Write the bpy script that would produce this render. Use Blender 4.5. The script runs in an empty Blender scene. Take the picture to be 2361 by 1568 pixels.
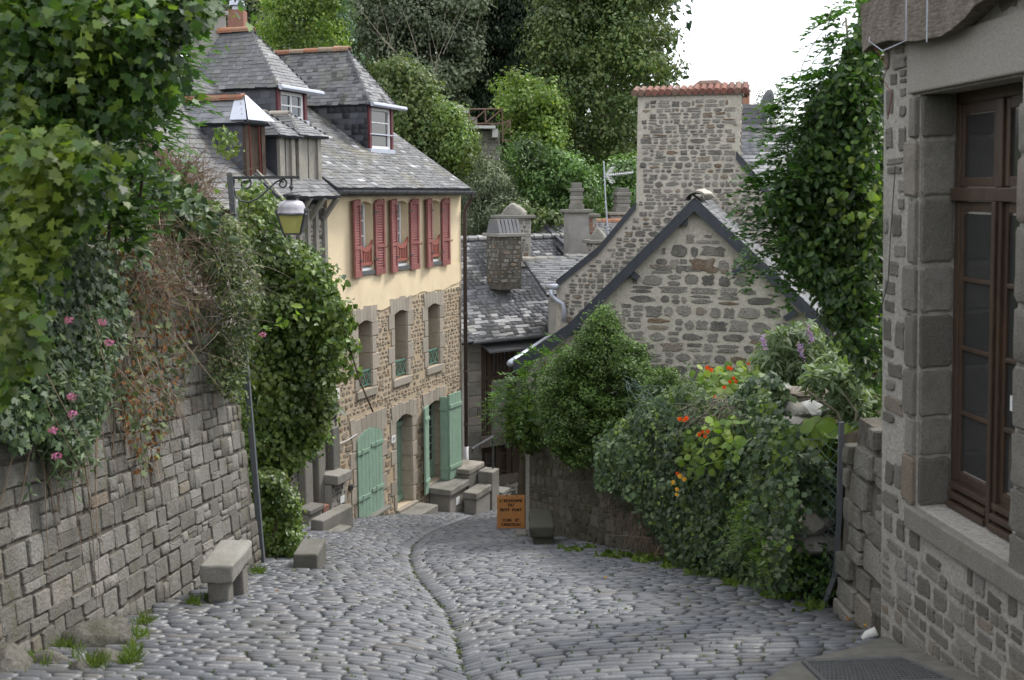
import bpy, math, random
import numpy as np
from mathutils import Vector, Matrix

random.seed(11)
rng = np.random.default_rng(11)
S = bpy.context.scene
COL = S.collection

# ---------------------------------------------------------------- camera, sky, sun, exposure
FPX = 2400.0                      # focal length in units of a 2361 px wide frame
TP = 344.0 / FPX
CP, SP = 1 / math.hypot(1, TP), TP / math.hypot(1, TP)
cam_d = bpy.data.cameras.new('camera')
cam_d.sensor_width = 36.0
cam_d.lens = 36.0 * FPX / 2361.0
cam_d.clip_start = 0.05
cam_d.clip_end = 2000
cam_d.dof.use_dof = True
cam_d.dof.focus_distance = 17.0
cam_d.dof.aperture_fstop = 3.4
cam = bpy.data.objects.new('camera', cam_d)
COL.objects.link(cam)
cam.location = (0, 0, 0)
cam.rotation_euler = (math.pi / 2 - math.atan(TP), 0, 0)
S.camera = cam

SUN_EL, SUN_AZ = 54.0, 58.0      # azimuth from +Y clockwise: soft light from the right
w = bpy.data.worlds.new('World')
S.world = w
w.use_nodes = True
nt = w.node_tree
nt.nodes.clear()
out = nt.nodes.new('ShaderNodeOutputWorld')
bg = nt.nodes.new('ShaderNodeBackground')
sky = nt.nodes.new('ShaderNodeTexSky')
sky.sky_type = 'NISHITA'
sky.sun_disc = False
sky.sun_elevation = math.radians(SUN_EL)
sky.sun_rotation = math.radians(SUN_AZ)
sc_ = nt.nodes.new('ShaderNodeVectorMath'); sc_.operation = 'SCALE'; sc_.inputs['Scale'].default_value = 0.13
tc = nt.nodes.new('ShaderNodeTexCoord')
nz = nt.nodes.new('ShaderNodeTexNoise'); nz.inputs['Scale'].default_value = 2.2; nz.inputs['Detail'].default_value = 5
rp = nt.nodes.new('ShaderNodeValToRGB')
rp.color_ramp.elements[0].position = 0.25; rp.color_ramp.elements[0].color = (0.86, 0.90, 0.98, 1)
rp.color_ramp.elements[1].position = 0.62; rp.color_ramp.elements[1].color = (1.0, 1.0, 1.0, 1)
mx = nt.nodes.new('ShaderNodeMix'); mx.data_type = 'RGBA'; mx.inputs[0].default_value = 0.86
nt.links.new(sky.outputs[0], sc_.inputs[0])
nt.links.new(tc.outputs['Generated'], nz.inputs['Vector'])
nt.links.new(nz.outputs[0], rp.inputs[0])
nt.links.new(sc_.outputs[0], mx.inputs['A'])
nt.links.new(rp.outputs[0], mx.inputs['B'])
nt.links.new(mx.outputs['Result'], bg.inputs['Color'])
bg.inputs['Strength'].default_value = 1.0
nt.links.new(bg.outputs[0], out.inputs[0])

sl = bpy.data.lights.new('sun', 'SUN')
sl.energy = 1.8
sl.angle = math.radians(14)
sl.color = (1.0, 0.96, 0.9)
so = bpy.data.objects.new('sun', sl)
COL.objects.link(so)
_az, _el = math.radians(SUN_AZ), math.radians(SUN_EL)
_d = Vector((math.sin(_az) * math.cos(_el), math.cos(_az) * math.cos(_el), math.sin(_el)))
so.rotation_euler = (-_d).to_track_quat('-Z', 'Y').to_euler()

S.view_settings.view_transform = 'Standard'
S.view_settings.look = 'None'
S.view_settings.exposure = 1.08
S.view_settings.gamma = 1.0
S.view_settings.use_curve_mapping = False
S.cycles.max_bounces = 6
S.cycles.diffuse_bounces = 3
S.cycles.glossy_bounces = 2
S.cycles.transmission_bounces = 3
S.cycles.transparent_max_bounces = 6

# ---------------------------------------------------------------- picture measurements -> points of the place
def ray(u, v):
    a = (u - 1180.5) / FPX; b = -(v - 784) / FPX
    y = CP + SP * b; z = -SP + CP * b
    return Vector((a / y, 1.0, z / y))
def at(u, v, Y):
    return ray(u, v) * Y
def hit(u, v, p0, n):
    r = ray(u, v); n = Vector(n)
    return r * (Vector(p0).dot(n) / r.dot(n))
def proj(p):
    f = p[1] * CP - p[2] * SP; g = p[1] * SP + p[2] * CP
    return 1180.5 + FPX * p[0] / f, 784 - FPX * g / f, f
_zy = [-30, 0, 4, 7, 10, 15, 19, 23, 28, 34, 45, 60]
_zz = [3.6, -1.6, -2.48, -3.17, -3.92, -5.2, -6.23, -7.25, -8.5, -9.95, -12.0, -12.5]
def zp(y):
    return (np.interp(y - .6, _zy, _zz) + np.interp(y, _zy, _zz) + np.interp(y + .6, _zy, _zz)) / 3
def gpt(u, v):
    r = ray(u, v)
    lo, hi = 2.0, 60.0
    for Y in np.arange(2.0, 60.0, .05):
        if r.z * Y <= zp(Y):
            return Vector((r.x * Y, Y, float(zp(Y))))
    return r * 40
_gp = [gpt(*q) for q in ((1090, 1568), (1054, 1458), (1036, 1393), (994, 1348), (956, 1306), (943, 1268), (952, 1243), (985, 1217), (1040, 1195), (1105, 1172))]
_gy = [3.0] + [p.y for p in _gp] + [45]
_gx = [_gp[0].x - .1] + [p.x for p in _gp] + [_gp[-1].x + 6]
def gx(y):
    return (np.interp(y - .5, _gy, _gx) + np.interp(y, _gy, _gx) + np.interp(y + .5, _gy, _gx)) / 3
def zs(x, y):                      # paving surface: a valley gutter along gx(y)
    d = np.abs(x - gx(y))
    return zp(y) - .11 + .14 * (1 - np.exp(-d / .42)) + .012 * np.minimum(d, 3)

# ---------------------------------------------------------------- object helpers
def tag(o, label=None, cat=None, group=None, kind=None):
    if label: o['label'] = label
    if cat: o['category'] = cat
    if group: o['group'] = group
    if kind: o['kind'] = kind
    return o
def thing(name, loc, label, cat, group=None):
    o = bpy.data.objects.new(name, None)
    o.empty_display_size = .2
    o.location = loc
    COL.objects.link(o)
    return tag(o, label, cat, group)
def parent_to(o, p):
    if p is not None:
        o.parent = p
        m = Matrix.Identity(4); q = p
        chain = []
        while q is not None:
            chain.append(q); q = q.parent
        for q in reversed(chain):
            m = m @ q.matrix_parent_inverse @ q.matrix_basis
        o.matrix_parent_inverse = m.inverted()
    return o
def link(name, me, parent=None, mat=None):
    o = bpy.data.objects.new(name, me)
    if mat is not None:
        me.materials.clear(); me.materials.append(mat)
    COL.objects.link(o)
    return parent_to(o, parent)
def mesh_raw(name, V, lv, lt, smooth=False):
    """V (n,3); lv flat loop vertex indices; lt loop totals"""
    me = bpy.data.meshes.new(name)
    V = np.ascontiguousarray(V, dtype=np.float32); lv = np.ascontiguousarray(lv, dtype=np.int32); lt = np.ascontiguousarray(lt, dtype=np.int32)
    me.vertices.add(len(V)); me.vertices.foreach_set('co', V.ravel())
    me.loops.add(len(lv)); me.loops.foreach_set('vertex_index', lv)
    ls = np.concatenate(([0], np.cumsum(lt)[:-1])).astype(np.int32)
    me.polygons.add(len(lt)); me.polygons.foreach_set('loop_start', ls)
    try: me.polygons.foreach_set('loop_total', lt)
    except Exception: pass
    if smooth: me.polygons.foreach_set('use_smooth', np.ones(len(lt), dtype=bool))
    me.update(calc_edges=True)
    return me
def mesh_k(name, V, F, smooth=False):
    F = np.asarray(F)
    return mesh_raw(name, V, F.ravel(), np.full(len(F), F.shape[1]), smooth)

class MB:
    def __init__(s): s.v = []; s.f = []
    def add(s, V, F):
        k = len(s.v); s.v += [tuple(p) for p in V]; s.f += [tuple(i + k for i in f) for f in F]; return s
    def hexa(s, p):                # 8 points: bottom 0-3 counter-clockwise, top 4-7
        return s.add(p, [(0, 3, 2, 1), (4, 5, 6, 7), (0, 1, 5, 4), (1, 2, 6, 5), (2, 3, 7, 6), (3, 0, 4, 7)])
    def obox(s, o, ax, ay, az):    # corner + three edge vectors
        o, ax, ay, az = map(Vector, (o, ax, ay, az))
        if ax.cross(ay).dot(az) < 0: o, ax = o + ax, -ax
        return s.hexa([o, o + ax, o + ax + ay, o + ay, o + az, o + ax + az, o + ax + ay + az, o + ay + az])
    def cbox(s, c, dx, dy, dz, rz=0):
        R = Matrix.Rotation(rz, 3, 'Z')
        ax, ay, az = R @ Vector((dx, 0, 0)), R @ Vector((0, dy, 0)), Vector((0, 0, dz))
        return s.obox(Vector(c) - (ax + ay + az) / 2, ax, ay, az)
    def bar(s, a, b, w, h, up=(0, 0, 1)):
        a, b = Vector(a), Vector(b); d = b - a; t = d.normalized(); up = Vector(up)
        x = t.cross(up)
        x = x.normalized() if x.length > 1e-4 else Vector((1, 0, 0)); y = x.cross(t).normalized()
        return s.obox(a - x * w / 2 - y * h / 2, x * w, y * h, d)
    def prism(s, pts, ext):        # planar polygon extruded by ext
        pts = [Vector(p) for p in pts]; ext = Vector(ext); n = len(pts)
        nn = Vector((0, 0, 0))
        for i in range(n): nn += (pts[i] - pts[0]).cross(pts[(i + 1) % n] - pts[0])
        if nn.dot(ext) > 0: pts = pts[::-1]
        V = pts + [p + ext for p in pts]
        F = [tuple(range(n)), tuple(range(2 * n - 1, n - 1, -1))] + [(i, i + n, (i + 1) % n + n, (i + 1) % n) for i in range(n)]
        return s.add(V, F)
    def tube(s, path, r, k=6, cap=True):
        path = [Vector(p) for p in path]; n = len(path)
        rs = r if isinstance(r, (list, tuple)) else [r] * n
        V, F = [], []
        ref = Vector((.3, .2, 1)).normalized()
        for i, p in enumerate(path):
            t = (path[min(i + 1, n - 1)] - path[max(i - 1, 0)]).normalized()
            x = t.cross(ref)
            if x.length < 1e-3: x = t.cross(Vector((1, 0, 0)))
            x.normalize(); y = t.cross(x)
            V += [p + (x * math.cos(2 * math.pi * j / k) + y * math.sin(2 * math.pi * j / k)) * rs[i] for j in range(k)]
        for i in range(n - 1):
            F += [(i * k + j, i * k + (j + 1) % k, (i + 1) * k + (j + 1) % k, (i + 1) * k + j) for j in range(k)]
        if cap: F += [tuple(range(k))[::-1], tuple((n - 1) * k + j for j in range(k))]
        return s.add(V, F)
    def lathe(s, c, prof, k=16, sx=1, sy=1):
        V, F = [], []
        for (r, z) in prof: V += [(c[0] + r * sx * math.cos(2 * math.pi * (j + .5) / k), c[1] + r * sy * math.sin(2 * math.pi * (j + .5) / k), c[2] + z) for j in range(k)]
        n = len(prof)
        for i in range(n - 1): F += [(i * k + j, i * k + (j + 1) % k, (i + 1) * k + (j + 1) % k, (i + 1) * k + j) for j in range(k)]
        F += [tuple(range(k))[::-1], tuple((n - 1) * k + j for j in range(k))]
        return s.add(V, F)
    def blob(s, c, r, seed=0, n=3, amp=.18, flat=1.0):
        import bmesh
        from mathutils import noise as mn
        bm = bmesh.new(); bmesh.ops.create_icosphere(bm, subdivisions=n, radius=1)
        rr = random.Random(seed); ph = [(Vector((rr.uniform(-1, 1), rr.uniform(-1, 1), rr.uniform(-.4, 1))).normalized(), rr.uniform(.55, .85)) for _ in range(9)]
        o = Vector((seed * 3.1, seed * 1.7, seed * .9)); V = []
        for v in bm.verts:
            d = v.co.normalized(); k = 1.0 + amp * 1.3 * mn.fractal(d * 1.3 + o, .8, 2.1, 5) + amp * .25 * mn.fractal(d * 6 + o, .7, 2.1, 3)
            for p, h in ph:
                t = d.dot(p) * k
                if t > h: k *= 1 - (1 - h / t) * .8
            V.append((c[0] + d.x * k * r[0], c[1] + d.y * k * r[1], c[2] + d.z * k * r[2]))
        F = [tuple(v.index for v in f.verts) for f in bm.faces]; bm.free()
        return s.add(V, F)
    def build(s, name, mat, parent=None, smooth=False, bev=0, seg=2):
        me = bpy.data.meshes.new(name); me.from_pydata(s.v, [], s.f)
        if smooth: me.polygons.foreach_set('use_smooth', [True] * len(me.polygons))
        o = link(name, me, parent, mat)
        if bev:
            m = o.modifiers.new('bevel', 'BEVEL'); m.width = bev; m.segments = seg; m.limit_method = 'ANGLE'; m.angle_limit = .6
        return o

# ---------------------------------------------------------------- materials
def newmat(name):
    m = bpy.data.materials.new(name); m.use_nodes = True
    n = m.node_tree; n.nodes.clear()
    o = n.nodes.new('ShaderNodeOutputMaterial')
    return m, n, o
def N(nt, t, **kw):
    x = nt.nodes.new(t)
    for k, v in kw.items():
        if k.startswith('i_'): x.inputs[k[2:].replace('_', ' ')].default_value = v
        else: setattr(x, k, v)
    return x
def rampn(nt, stops, src, interp='LINEAR'):
    r = nt.nodes.new('ShaderNodeValToRGB'); cr = r.color_ramp; cr.interpolation = interp
    while len(cr.elements) < len(stops): cr.elements.new(.5)
    for e, (p, c) in zip(cr.elements, stops):
        e.position = p; e.color = (*c, 1) if len(c) == 3 else c
    nt.links.new(src, r.inputs[0]); return r.outputs[0]
def mixn(nt, fac, a, b, mode='MIX'):
    m = nt.nodes.new('ShaderNodeMix'); m.data_type = 'RGBA'; m.blend_type = mode
    for sock, val in ((m.inputs[0], fac), (m.inputs['A'], a), (m.inputs['B'], b)):
        if hasattr(val, 'links') or hasattr(val, 'is_linked'): nt.links.new(val, sock)
        elif isinstance(val, (tuple, list)): sock.default_value = (*val, 1)
        else: sock.default_value = val
    return m.outputs['Result']
def randn(nt):                     # one number per loose piece, joined or not
    g = nt.nodes.new('ShaderNodeNewGeometry'); oi = nt.nodes.new('ShaderNodeObjectInfo')
    a = N(nt, 'ShaderNodeMath', operation='ADD'); f = N(nt, 'ShaderNodeMath', operation='FRACT')
    nt.links.new(g.outputs['Random Per Island'], a.inputs[0]); nt.links.new(oi.outputs['Random'], a.inputs[1]); nt.links.new(a.outputs[0], f.inputs[0])
    return f.outputs[0]
def geopos(nt):
    return nt.nodes.new('ShaderNodeNewGeometry').outputs['Position']
def noisen(nt, scale, detail=4, rough=.6, stretch=None, off=0):
    n = N(nt, 'ShaderNodeTexNoise'); n.inputs['Scale'].default_value = scale; n.inputs['Detail'].default_value = detail; n.inputs['Roughness'].default_value = rough
    src = geopos(nt)
    mp = nt.nodes.new('ShaderNodeMapping'); mp.inputs['Scale'].default_value = stretch or (1, 1, 1); mp.inputs['Location'].default_value = (off, off * .7, off * .3)
    nt.links.new(src, mp.inputs['Vector']); nt.links.new(mp.outputs[0], n.inputs['Vector'])
    return n.outputs[0]
def finish(nt, o, col, rough=.9, bump=None, bstr=.4, bdist=.01, spec=.3, metal=0):
    b = nt.nodes.new('ShaderNodeBsdfPrincipled')
    if isinstance(col, tuple): b.inputs['Base Color'].default_value = (*col, 1)
    else: nt.links.new(col, b.inputs['Base Color'])
    if isinstance(rough, (int, float)): b.inputs['Roughness'].default_value = rough
    else: nt.links.new(rough, b.inputs['Roughness'])
    b.inputs['Specular IOR Level'].default_value = spec
    b.inputs['Metallic'].default_value = metal
    if bump is not None:
        bn = nt.nodes.new('ShaderNodeBump'); bn.inputs['Strength'].default_value = bstr; bn.inputs['Distance'].default_value = bdist
        nt.links.new(bump, bn.inputs['Height']); nt.links.new(bn.outputs[0], b.inputs['Normal'])
    nt.links.new(b.outputs[0], o.inputs[0])
    return b
MULT = 'MULTIPLY'
def m_stone(name, stops, grain=60, big=3, dirt=None, dirt_amt=.5, bstr=.6, bdist=.02, moss=0, lo=.62, hi=1.3, rough=.92, streak=False, spec=.25):
    m, nt, o = newmat(name)
    c = rampn(nt, stops, randn(nt))
    g = noisen(nt, grain, 5, .7)
    c = mixn(nt, 1.0, c, rampn(nt, [(.25, (lo,) * 3), (.75, (hi,) * 3)], g), MULT)
    b = noisen(nt, big, 5, .65, (1, 1, .35) if streak else None)
    if dirt: c = mixn(nt, rampn(nt, [(.48, (0, 0, 0)), (.68, (dirt_amt,) * 3)], b), c, dirt)
    if moss:
        k = noisen(nt, big * 2.3, 6, .7, off=7)
        c = mixn(nt, rampn(nt, [(.56, (0, 0, 0)), (.70, (moss,) * 3)], k), c, (.09, .095, .03))
    finish(nt, o, c, rough, g, bstr, bdist, spec)
    return m
def m_plain(name, col, var=.25, scale=8, rough=.7, spec=.35, bump=0, stretch=None, dirt=None, metal=0, dscale=2.5, damt=.5, dst=(1, 1, .5)):
    m, nt, o = newmat(name)
    g = noisen(nt, scale, 5, .65, stretch)
    c = mixn(nt, 1.0, col, rampn(nt, [(.28, (1 - var,) * 3), (.72, (1 + var * .6,) * 3)], g), MULT)
    if dirt:
        k = noisen(nt, dscale, 6, .7, dst, off=3)
        c = mixn(nt, rampn(nt, [(.5, (0, 0, 0)), (.72, (damt,) * 3)], k), c, dirt)
    finish(nt, o, c, rough, g if bump else None, bump, .01, spec, metal)
    return m
def m_leaf(name, stops, big=.7, biglo=.6, bighi=1.35, trans=.35, rough=.5, spec=.35, yel=None, yamt=.5):
    m, nt, o = newmat(name)
    c = rampn(nt, stops, randn(nt))
    b = noisen(nt, big, 3, .6)
    c = mixn(nt, 1.0, c, rampn(nt, [(.3, (biglo,) * 3), (.7, (bighi,) * 3)], b), MULT)
    if yel:
        k = noisen(nt, big * 1.7, 3, .6, off=11)
        c = mixn(nt, rampn(nt, [(.5, (0, 0, 0)), (.7, (yamt,) * 3)], k), c, yel)
    p = nt.nodes.new('ShaderNodeBsdfPrincipled'); nt.links.new(c, p.inputs['Base Color'])
    p.inputs['Roughness'].default_value = rough; p.inputs['Specular IOR Level'].default_value = spec
    t = nt.nodes.new('ShaderNodeBsdfTranslucent')
    tcol = mixn(nt, 1.0, c, (1.5, 1.6, .7), MULT); nt.links.new(tcol, t.inputs['Color'])
    s = nt.nodes.new('ShaderNodeMixShader'); s.inputs[0].default_value = trans
    nt.links.new(p.outputs[0], s.inputs[1]); nt.links.new(t.outputs[0], s.inputs[2]); nt.links.new(s.outputs[0], o.inputs[0])
    return m
def m_slate(name, stops, lich=(.36, .36, .34), lamt=.38, moss=(.12, .12, .06), mamt=.5, rough=.55):
    m, nt, o = newmat(name)
    c = rampn(nt, stops, randn(nt))
    g = noisen(nt, 40, 5, .7)
    c = mixn(nt, 1.0, c, rampn(nt, [(.3, (.75,) * 3), (.7, (1.2,) * 3)], g), MULT)
    k = noisen(nt, 1.4, 6, .72)
    c = mixn(nt, rampn(nt, [(.5, (0, 0, 0)), (.7, (mamt,) * 3)], k), c, moss)
    l = noisen(nt, 9, 6, .75, off=5)
    c = mixn(nt, rampn(nt, [(.58, (0, 0, 0)), (.68, (lamt,) * 3)], l), c, lich)
    finish(nt, o, c, rough, g, .3, .01, .5)
    return m

M = {}
M['cobble'] = m_stone('worn_sett', [(0, (.075, .080, .093)), (.3, (.105, .111, .126)), (.7, (.14, .145, .16)), (.93, (.19, .193, .20)), (1, (.135, .125, .117))], 70, 1.1, (.10, .095, .085), .5, .25, .005, rough=.45, spec=.5)
M['joint'] = m_plain('sett_joint', (.055, .05, .038), .5, 9, .95, .1, .5, dirt=(.06, .08, .022), dscale=3.2, damt=.85)
M['soil'] = m_plain('soil', (.06, .05, .035), .5, 5, .95, .1, .8, dirt=(.05, .07, .02))
M['granite'] = m_stone('granite', [(0, (.17, .165, .15)), (.4, (.225, .215, .195)), (.75, (.27, .26, .235)), (1, (.31, .28, .245))], 85, 2.0, (.10, .098, .075), .6, .8, .012, moss=.35)
M['old_wall'] = m_stone('weathered_wall_stone', [(0, (.155, .147, .13)), (.35, (.20, .192, .173)), (.7, (.24, .231, .21)), (.93, (.295, .28, .255)), (1, (.225, .185, .145))], 45, 1.6, (.11, .105, .08), .75, 1.0, .02, moss=.5, lo=.5, hi=1.4, streak=True)
M['old_joint'] = m_plain('deep_joint', (.11, .10, .085), .5, 12, .97, .1, .8, dirt=(.20, .19, .165), damt=.8)
M['rubble'] = m_stone('rubble_stone', [(0, (.125, .12, .11)), (.25, (.175, .165, .15)), (.6, (.235, .222, .20)), (.86, (.30, .28, .245)), (.95, (.225, .165, .115)), (1, (.16, .115, .085))], 36, 5, (.33, .315, .28), .5, 1.2, .025, lo=.5, hi=1.4)
M['mortar'] = m_plain('lime_mortar', (.45, .42, .365), .28, 22, .95, .1, .8, dirt=(.31, .285, .24), dscale=1.2, damt=.7)
M['rubble_y'] = m_stone('tan_rubble', [(0, (.185, .16, .13)), (.3, (.26, .22, .17)), (.6, (.33, .285, .225)), (.8, (.30, .27, .23)), (.93, (.27, .19, .125)), (1, (.20, .13, .085))], 50, 4, (.36, .30, .21), .35, .8, .02)
M['mortar_y'] = m_plain('sandy_mortar', (.48, .395, .29), .25, 20, .95, .1, .5, dirt=(.40, .285, .16), dscale=.9, damt=.6)
M['dressed'] = m_stone('dressed_granite', [(0, (.30, .265, .22)), (.5, (.36, .325, .275)), (1, (.41, .36, .30))], 60, 2.5, (.24, .21, .165), .5, .5, .01)
M['render'] = m_plain('cream_render', (.75, .625, .43), .08, 3, .92, .15, .15, dirt=(.60, .48, .33), dscale=1.6, damt=.55, dst=(1.6, 1.6, .22))
M['house_stone'] = m_stone('grey_house_stone', [(0, (.15, .14, .125)), (.35, (.205, .195, .175)), (.7, (.25, .235, .21)), (.88, (.29, .28, .26)), (1, (.25, .20, .155))], 75, 5, (.12, .118, .10), .5, 1.0, .018)
M['house_mortar'] = m_plain('grey_mortar', (.37, .355, .325), .35, 40, .96, .1, 1.0, dirt=(.22, .21, .18), dscale=1.8, damt=.8)
M['lintel'] = m_stone('pale_granite', [(0, (.25, .238, .215)), (1, (.31, .295, .268))], 95, 2.5, (.24, .215, .17), .6, .7, .008)
M['slate'] = m_slate('slate', [(0, (.09, .092, .10)), (.5, (.115, .117, .126)), (.92, (.14, .142, .15)), (1, (.21, .21, .22))])
M['slate_pale'] = m_slate('pale_slate', [(0, (.12, .123, .134)), (.5, (.15, .154, .168)), (.9, (.185, .19, .205)), (1, (.25, .255, .27))], mamt=.45)
M['slate_moss'] = m_slate('mossy_slate', [(0, (.085, .087, .09)), (.5, (.125, .127, .13)), (.92, (.175, .175, .18)), (1, (.42, .42, .44))], moss=(.15, .135, .075), mamt=.7)
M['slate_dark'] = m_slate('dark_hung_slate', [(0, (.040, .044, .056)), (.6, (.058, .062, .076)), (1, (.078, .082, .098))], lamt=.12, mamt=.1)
M['barge'] = m_plain('slate_grey_board', (.042, .048, .060), .25, 10, .6)
M['tile'] = m_stone('ridge_tile', [(0, (.24, .115, .075)), (.5, (.33, .155, .095)), (.8, (.29, .20, .145)), (1, (.22, .19, .155))], 40, 6, (.16, .15, .11), .6, .5, .01)
M['red'] = m_plain('red_paint', (.265, .10, .093), .18, 9, .65, .3, dirt=(.34, .18, .16), dscale=5, damt=.5)
M['dark_red'] = m_plain('dark_red_paint', (.11, .022, .028), .15, 8, .5, .4)
M['balconet'] = m_plain('salmon_paint', (.33, .115, .09), .12, 6, .6)
M['green'] = m_plain('sage_green_paint', (.235, .35, .27), .14, 7, .6, .3, dirt=(.31, .405, .33), dscale=4, damt=.6, dst=(3, 3, .3))
M['green_dk'] = m_plain('teal_iron', (.10, .21, .17), .15, 6, .6)
M['white'] = m_plain('white_paint', (.72, .73, .74), .06, 5, .5, .4)
M['cream'] = m_plain('cream_paint', (.56, .44, .26), .1, 6, .6)
M['blind'] = m_plain('ochre_blind', (.42, .26, .08), .1, 8, .8)
M['greyrender'] = m_plain('grey_cement', (.29, .28, .265), .22, 4, .95, .1, .4, dirt=(.18, .175, .16), dscale=1.5)
M['oldwood'] = m_plain('weathered_wood', (.30, .285, .25), .4, 14, .9, .15, .6, (6, 6, .7), dirt=(.15, .14, .12))
M['darkwood'] = m_plain('dark_timber', (.075, .055, .042), .35, 14, .8, .2, .5, (5, 5, .6))
M['beam'] = m_plain('grey_brown_beam', (.19, .165, .14), .55, 22, .9, .15, 1.0, (.8, .8, 3), dirt=(.085, .07, .055), dscale=5, damt=.8)
M['casement'] = m_plain('varnished_brown', (.060, .040, .029), .35, 12, .45, .4, .2, (7, 7, .8), dirt=(.11, .062, .036), dscale=5)
M['boulder'] = m_stone('dark_boulder', [(0, (.13, .125, .11)), (1, (.165, .155, .135))], 30, 3, (.085, .085, .055), .7, 1.2, .02, moss=.5, lo=.5, hi=1.4)
M['boards'] = m_plain('brown_boards', (.17, .115, .07), .4, 12, .8, .2, .4, (8, 8, .5))
M['iron'] = m_plain('dark_iron', (.055, .058, .062), .25, 12, .5, .4)
M['galv'] = m_plain('grey_steel_post', (.12, .13, .14), .25, 12, .5, .4, .1)
M['zinc'] = m_plain('zinc', (.42, .45, .52), .12, 5, .38, .5, .1, metal=.35)
M['gutter'] = m_plain('grey_gutter', (.10, .105, .11), .2, 6, .5)
M['pipe_brown'] = m_plain('brown_pipe', (.075, .052, .046), .15, 8, .5)
M['pipe_white'] = m_plain('white_pipe', (.55, .55, .57), .12, 6, .5)
M['pipe_red'] = m_plain('red_pipe', (.17, .035, .028), .2, 8, .55)
M['rust'] = m_plain('rusty_rail', (.17, .11, .085), .3, 10, .8)
M['concrete'] = m_plain('pale_concrete', (.52, .52, .50), .15, 6, .9)
M['cap_tile'] = m_stone('weathered_cap_tile', [(0, (.16, .075, .06)), (.5, (.23, .105, .08)), (1, (.19, .13, .105))], 40, 6, (.12, .11, .09), .6, .5, .01)
M['brick'] = m_stone('brick', [(0, (.24, .12, .09)), (1, (.33, .165, .12))], 40, 6, (.2, .15, .1), .4, .4, .01)
M['sign'] = m_plain('varnished_sign_wood', (.52, .235, .075), .25, 16, .45, .4, .1, (9, 9, .6))
M['letter'] = m_plain('black_letters', (.045, .025, .015), .1, 6, .5)
M['bark'] = m_plain('bark', (.10, .08, .06), .4, 12, .95, .1, .8, (3, 3, .7))
M['twig'] = m_plain('dry_twig', (.25, .185, .13), .4, 6, .9, .15)
M['twig_grey'] = m_plain('grey_twig', (.30, .27, .22), .4, 6, .9, .15)
M['wire'] = m_plain('green_wire', (.11, .17, .155), .2, 8, .5, .4)
M['steel_plate'] = m_plain('cast_iron_plate', (.085, .087, .09), .3, 20, .6, .4, .4)
M['moss'] = m_plain('moss', (.10, .105, .025), .5, 30, 1, .05, 1)
def m_glass(name, tint=(.035, .036, .036), rough=.06):
    m, nt, o = newmat(name)
    g = noisen(nt, 1.6, 2, .5)
    b = finish(nt, o, tint, rough, g, .06, .02, 1.0)
    return m
M['glass'] = m_glass('window_glass')
M['glass_blue'] = m_glass('blue_window_glass', (.02, .035, .06))
m, nt, o = newmat('amber_lamp_glass')
p_ = N(nt, 'ShaderNodeBsdfPrincipled'); p_.inputs['Base Color'].default_value = (.72, .70, .32, 1); p_.inputs['Roughness'].default_value = .25
t_ = N(nt, 'ShaderNodeBsdfTransparent'); t_.inputs[0].default_value = (.9, .9, .6, 1)
x_ = N(nt, 'ShaderNodeMixShader'); x_.inputs[0].default_value = .65
nt.links.new(p_.outputs[0], x_.inputs[1]); nt.links.new(t_.outputs[0], x_.inputs[2]); nt.links.new(x_.outputs[0], o.inputs[0])
M['lamp_glass'] = m
# leaves
L = lambda *a: [(i / (len(a) - 1), c) for i, c in enumerate(a)]
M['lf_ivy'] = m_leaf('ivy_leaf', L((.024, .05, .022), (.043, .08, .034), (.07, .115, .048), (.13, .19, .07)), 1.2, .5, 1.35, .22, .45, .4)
M['lf_climb'] = m_leaf('climbing_hydrangea_leaf', L((.035, .075, .015), (.07, .125, .025), (.11, .175, .035), (.17, .24, .05)), .9, .45, 1.5, .3, .4, .45, yel=(.17, .19, .04), yamt=.6)
M['lf_vine'] = m_leaf('vine_leaf', L((.022, .058, .018), (.042, .095, .025), (.068, .14, .032), (.14, .23, .045)), 1.3, .45, 1.4, .38, .4, .45)
M['lf_maple'] = m_leaf('broad_leaf', L((.024, .06, .015), (.046, .10, .021), (.08, .15, .029), (.15, .215, .036)), .9, .4, 1.45, .42, .42, .4, yel=(.24, .27, .035), yamt=.5)
M['lf_sumac'] = m_leaf('pinnate_leaf', L((.03, .085, .018), (.055, .13, .03), (.09, .18, .045)), .8, .6, 1.3, .38, .45, .4)
M['lf_oak'] = m_leaf('oak_leaf', L((.04, .075, .024), (.07, .115, .036), (.11, .155, .05), (.165, .195, .07)), .35, .38, 1.55, .25, .5, .35, yel=(.15, .16, .055), yamt=.35)
M['lf_grey'] = m_leaf('grey_green_leaf', L((.07, .095, .055), (.115, .145, .09), (.165, .20, .125), (.23, .26, .17)), .35, .38, 1.55, .2, .55, .3)
M['lf_dark'] = m_leaf('conifer_needles', L((.02, .038, .022), (.036, .06, .036), (.058, .085, .052)), .4, .38, 1.55, .1, .6, .2)
M['lf_pine'] = m_leaf('pine_needles', L((.07, .14, .09), (.11, .19, .12), (.16, .24, .16)), .5, .6, 1.3, .2, .6, .2)
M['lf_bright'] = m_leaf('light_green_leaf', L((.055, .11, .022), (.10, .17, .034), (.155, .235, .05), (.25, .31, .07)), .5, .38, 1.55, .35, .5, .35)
M['lf_bay'] = m_leaf('glossy_round_bush_leaf', L((.035, .08, .02), (.06, .125, .03), (.10, .18, .045), (.15, .25, .07)), .5, .38, 1.55, .25, .4, .45)
M['lf_yew'] = m_leaf('cypress_leaf', L((.03, .06, .014), (.05, .095, .02), (.078, .14, .027), (.12, .19, .045)), 2.0, .45, 1.45, .2, .55, .3)
M['lf_fern'] = m_leaf('fern_leaf', L((.06, .12, .02), (.11, .19, .04), (.17, .27, .06)), 1, .6, 1.3, .35, .5, .35)
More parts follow.
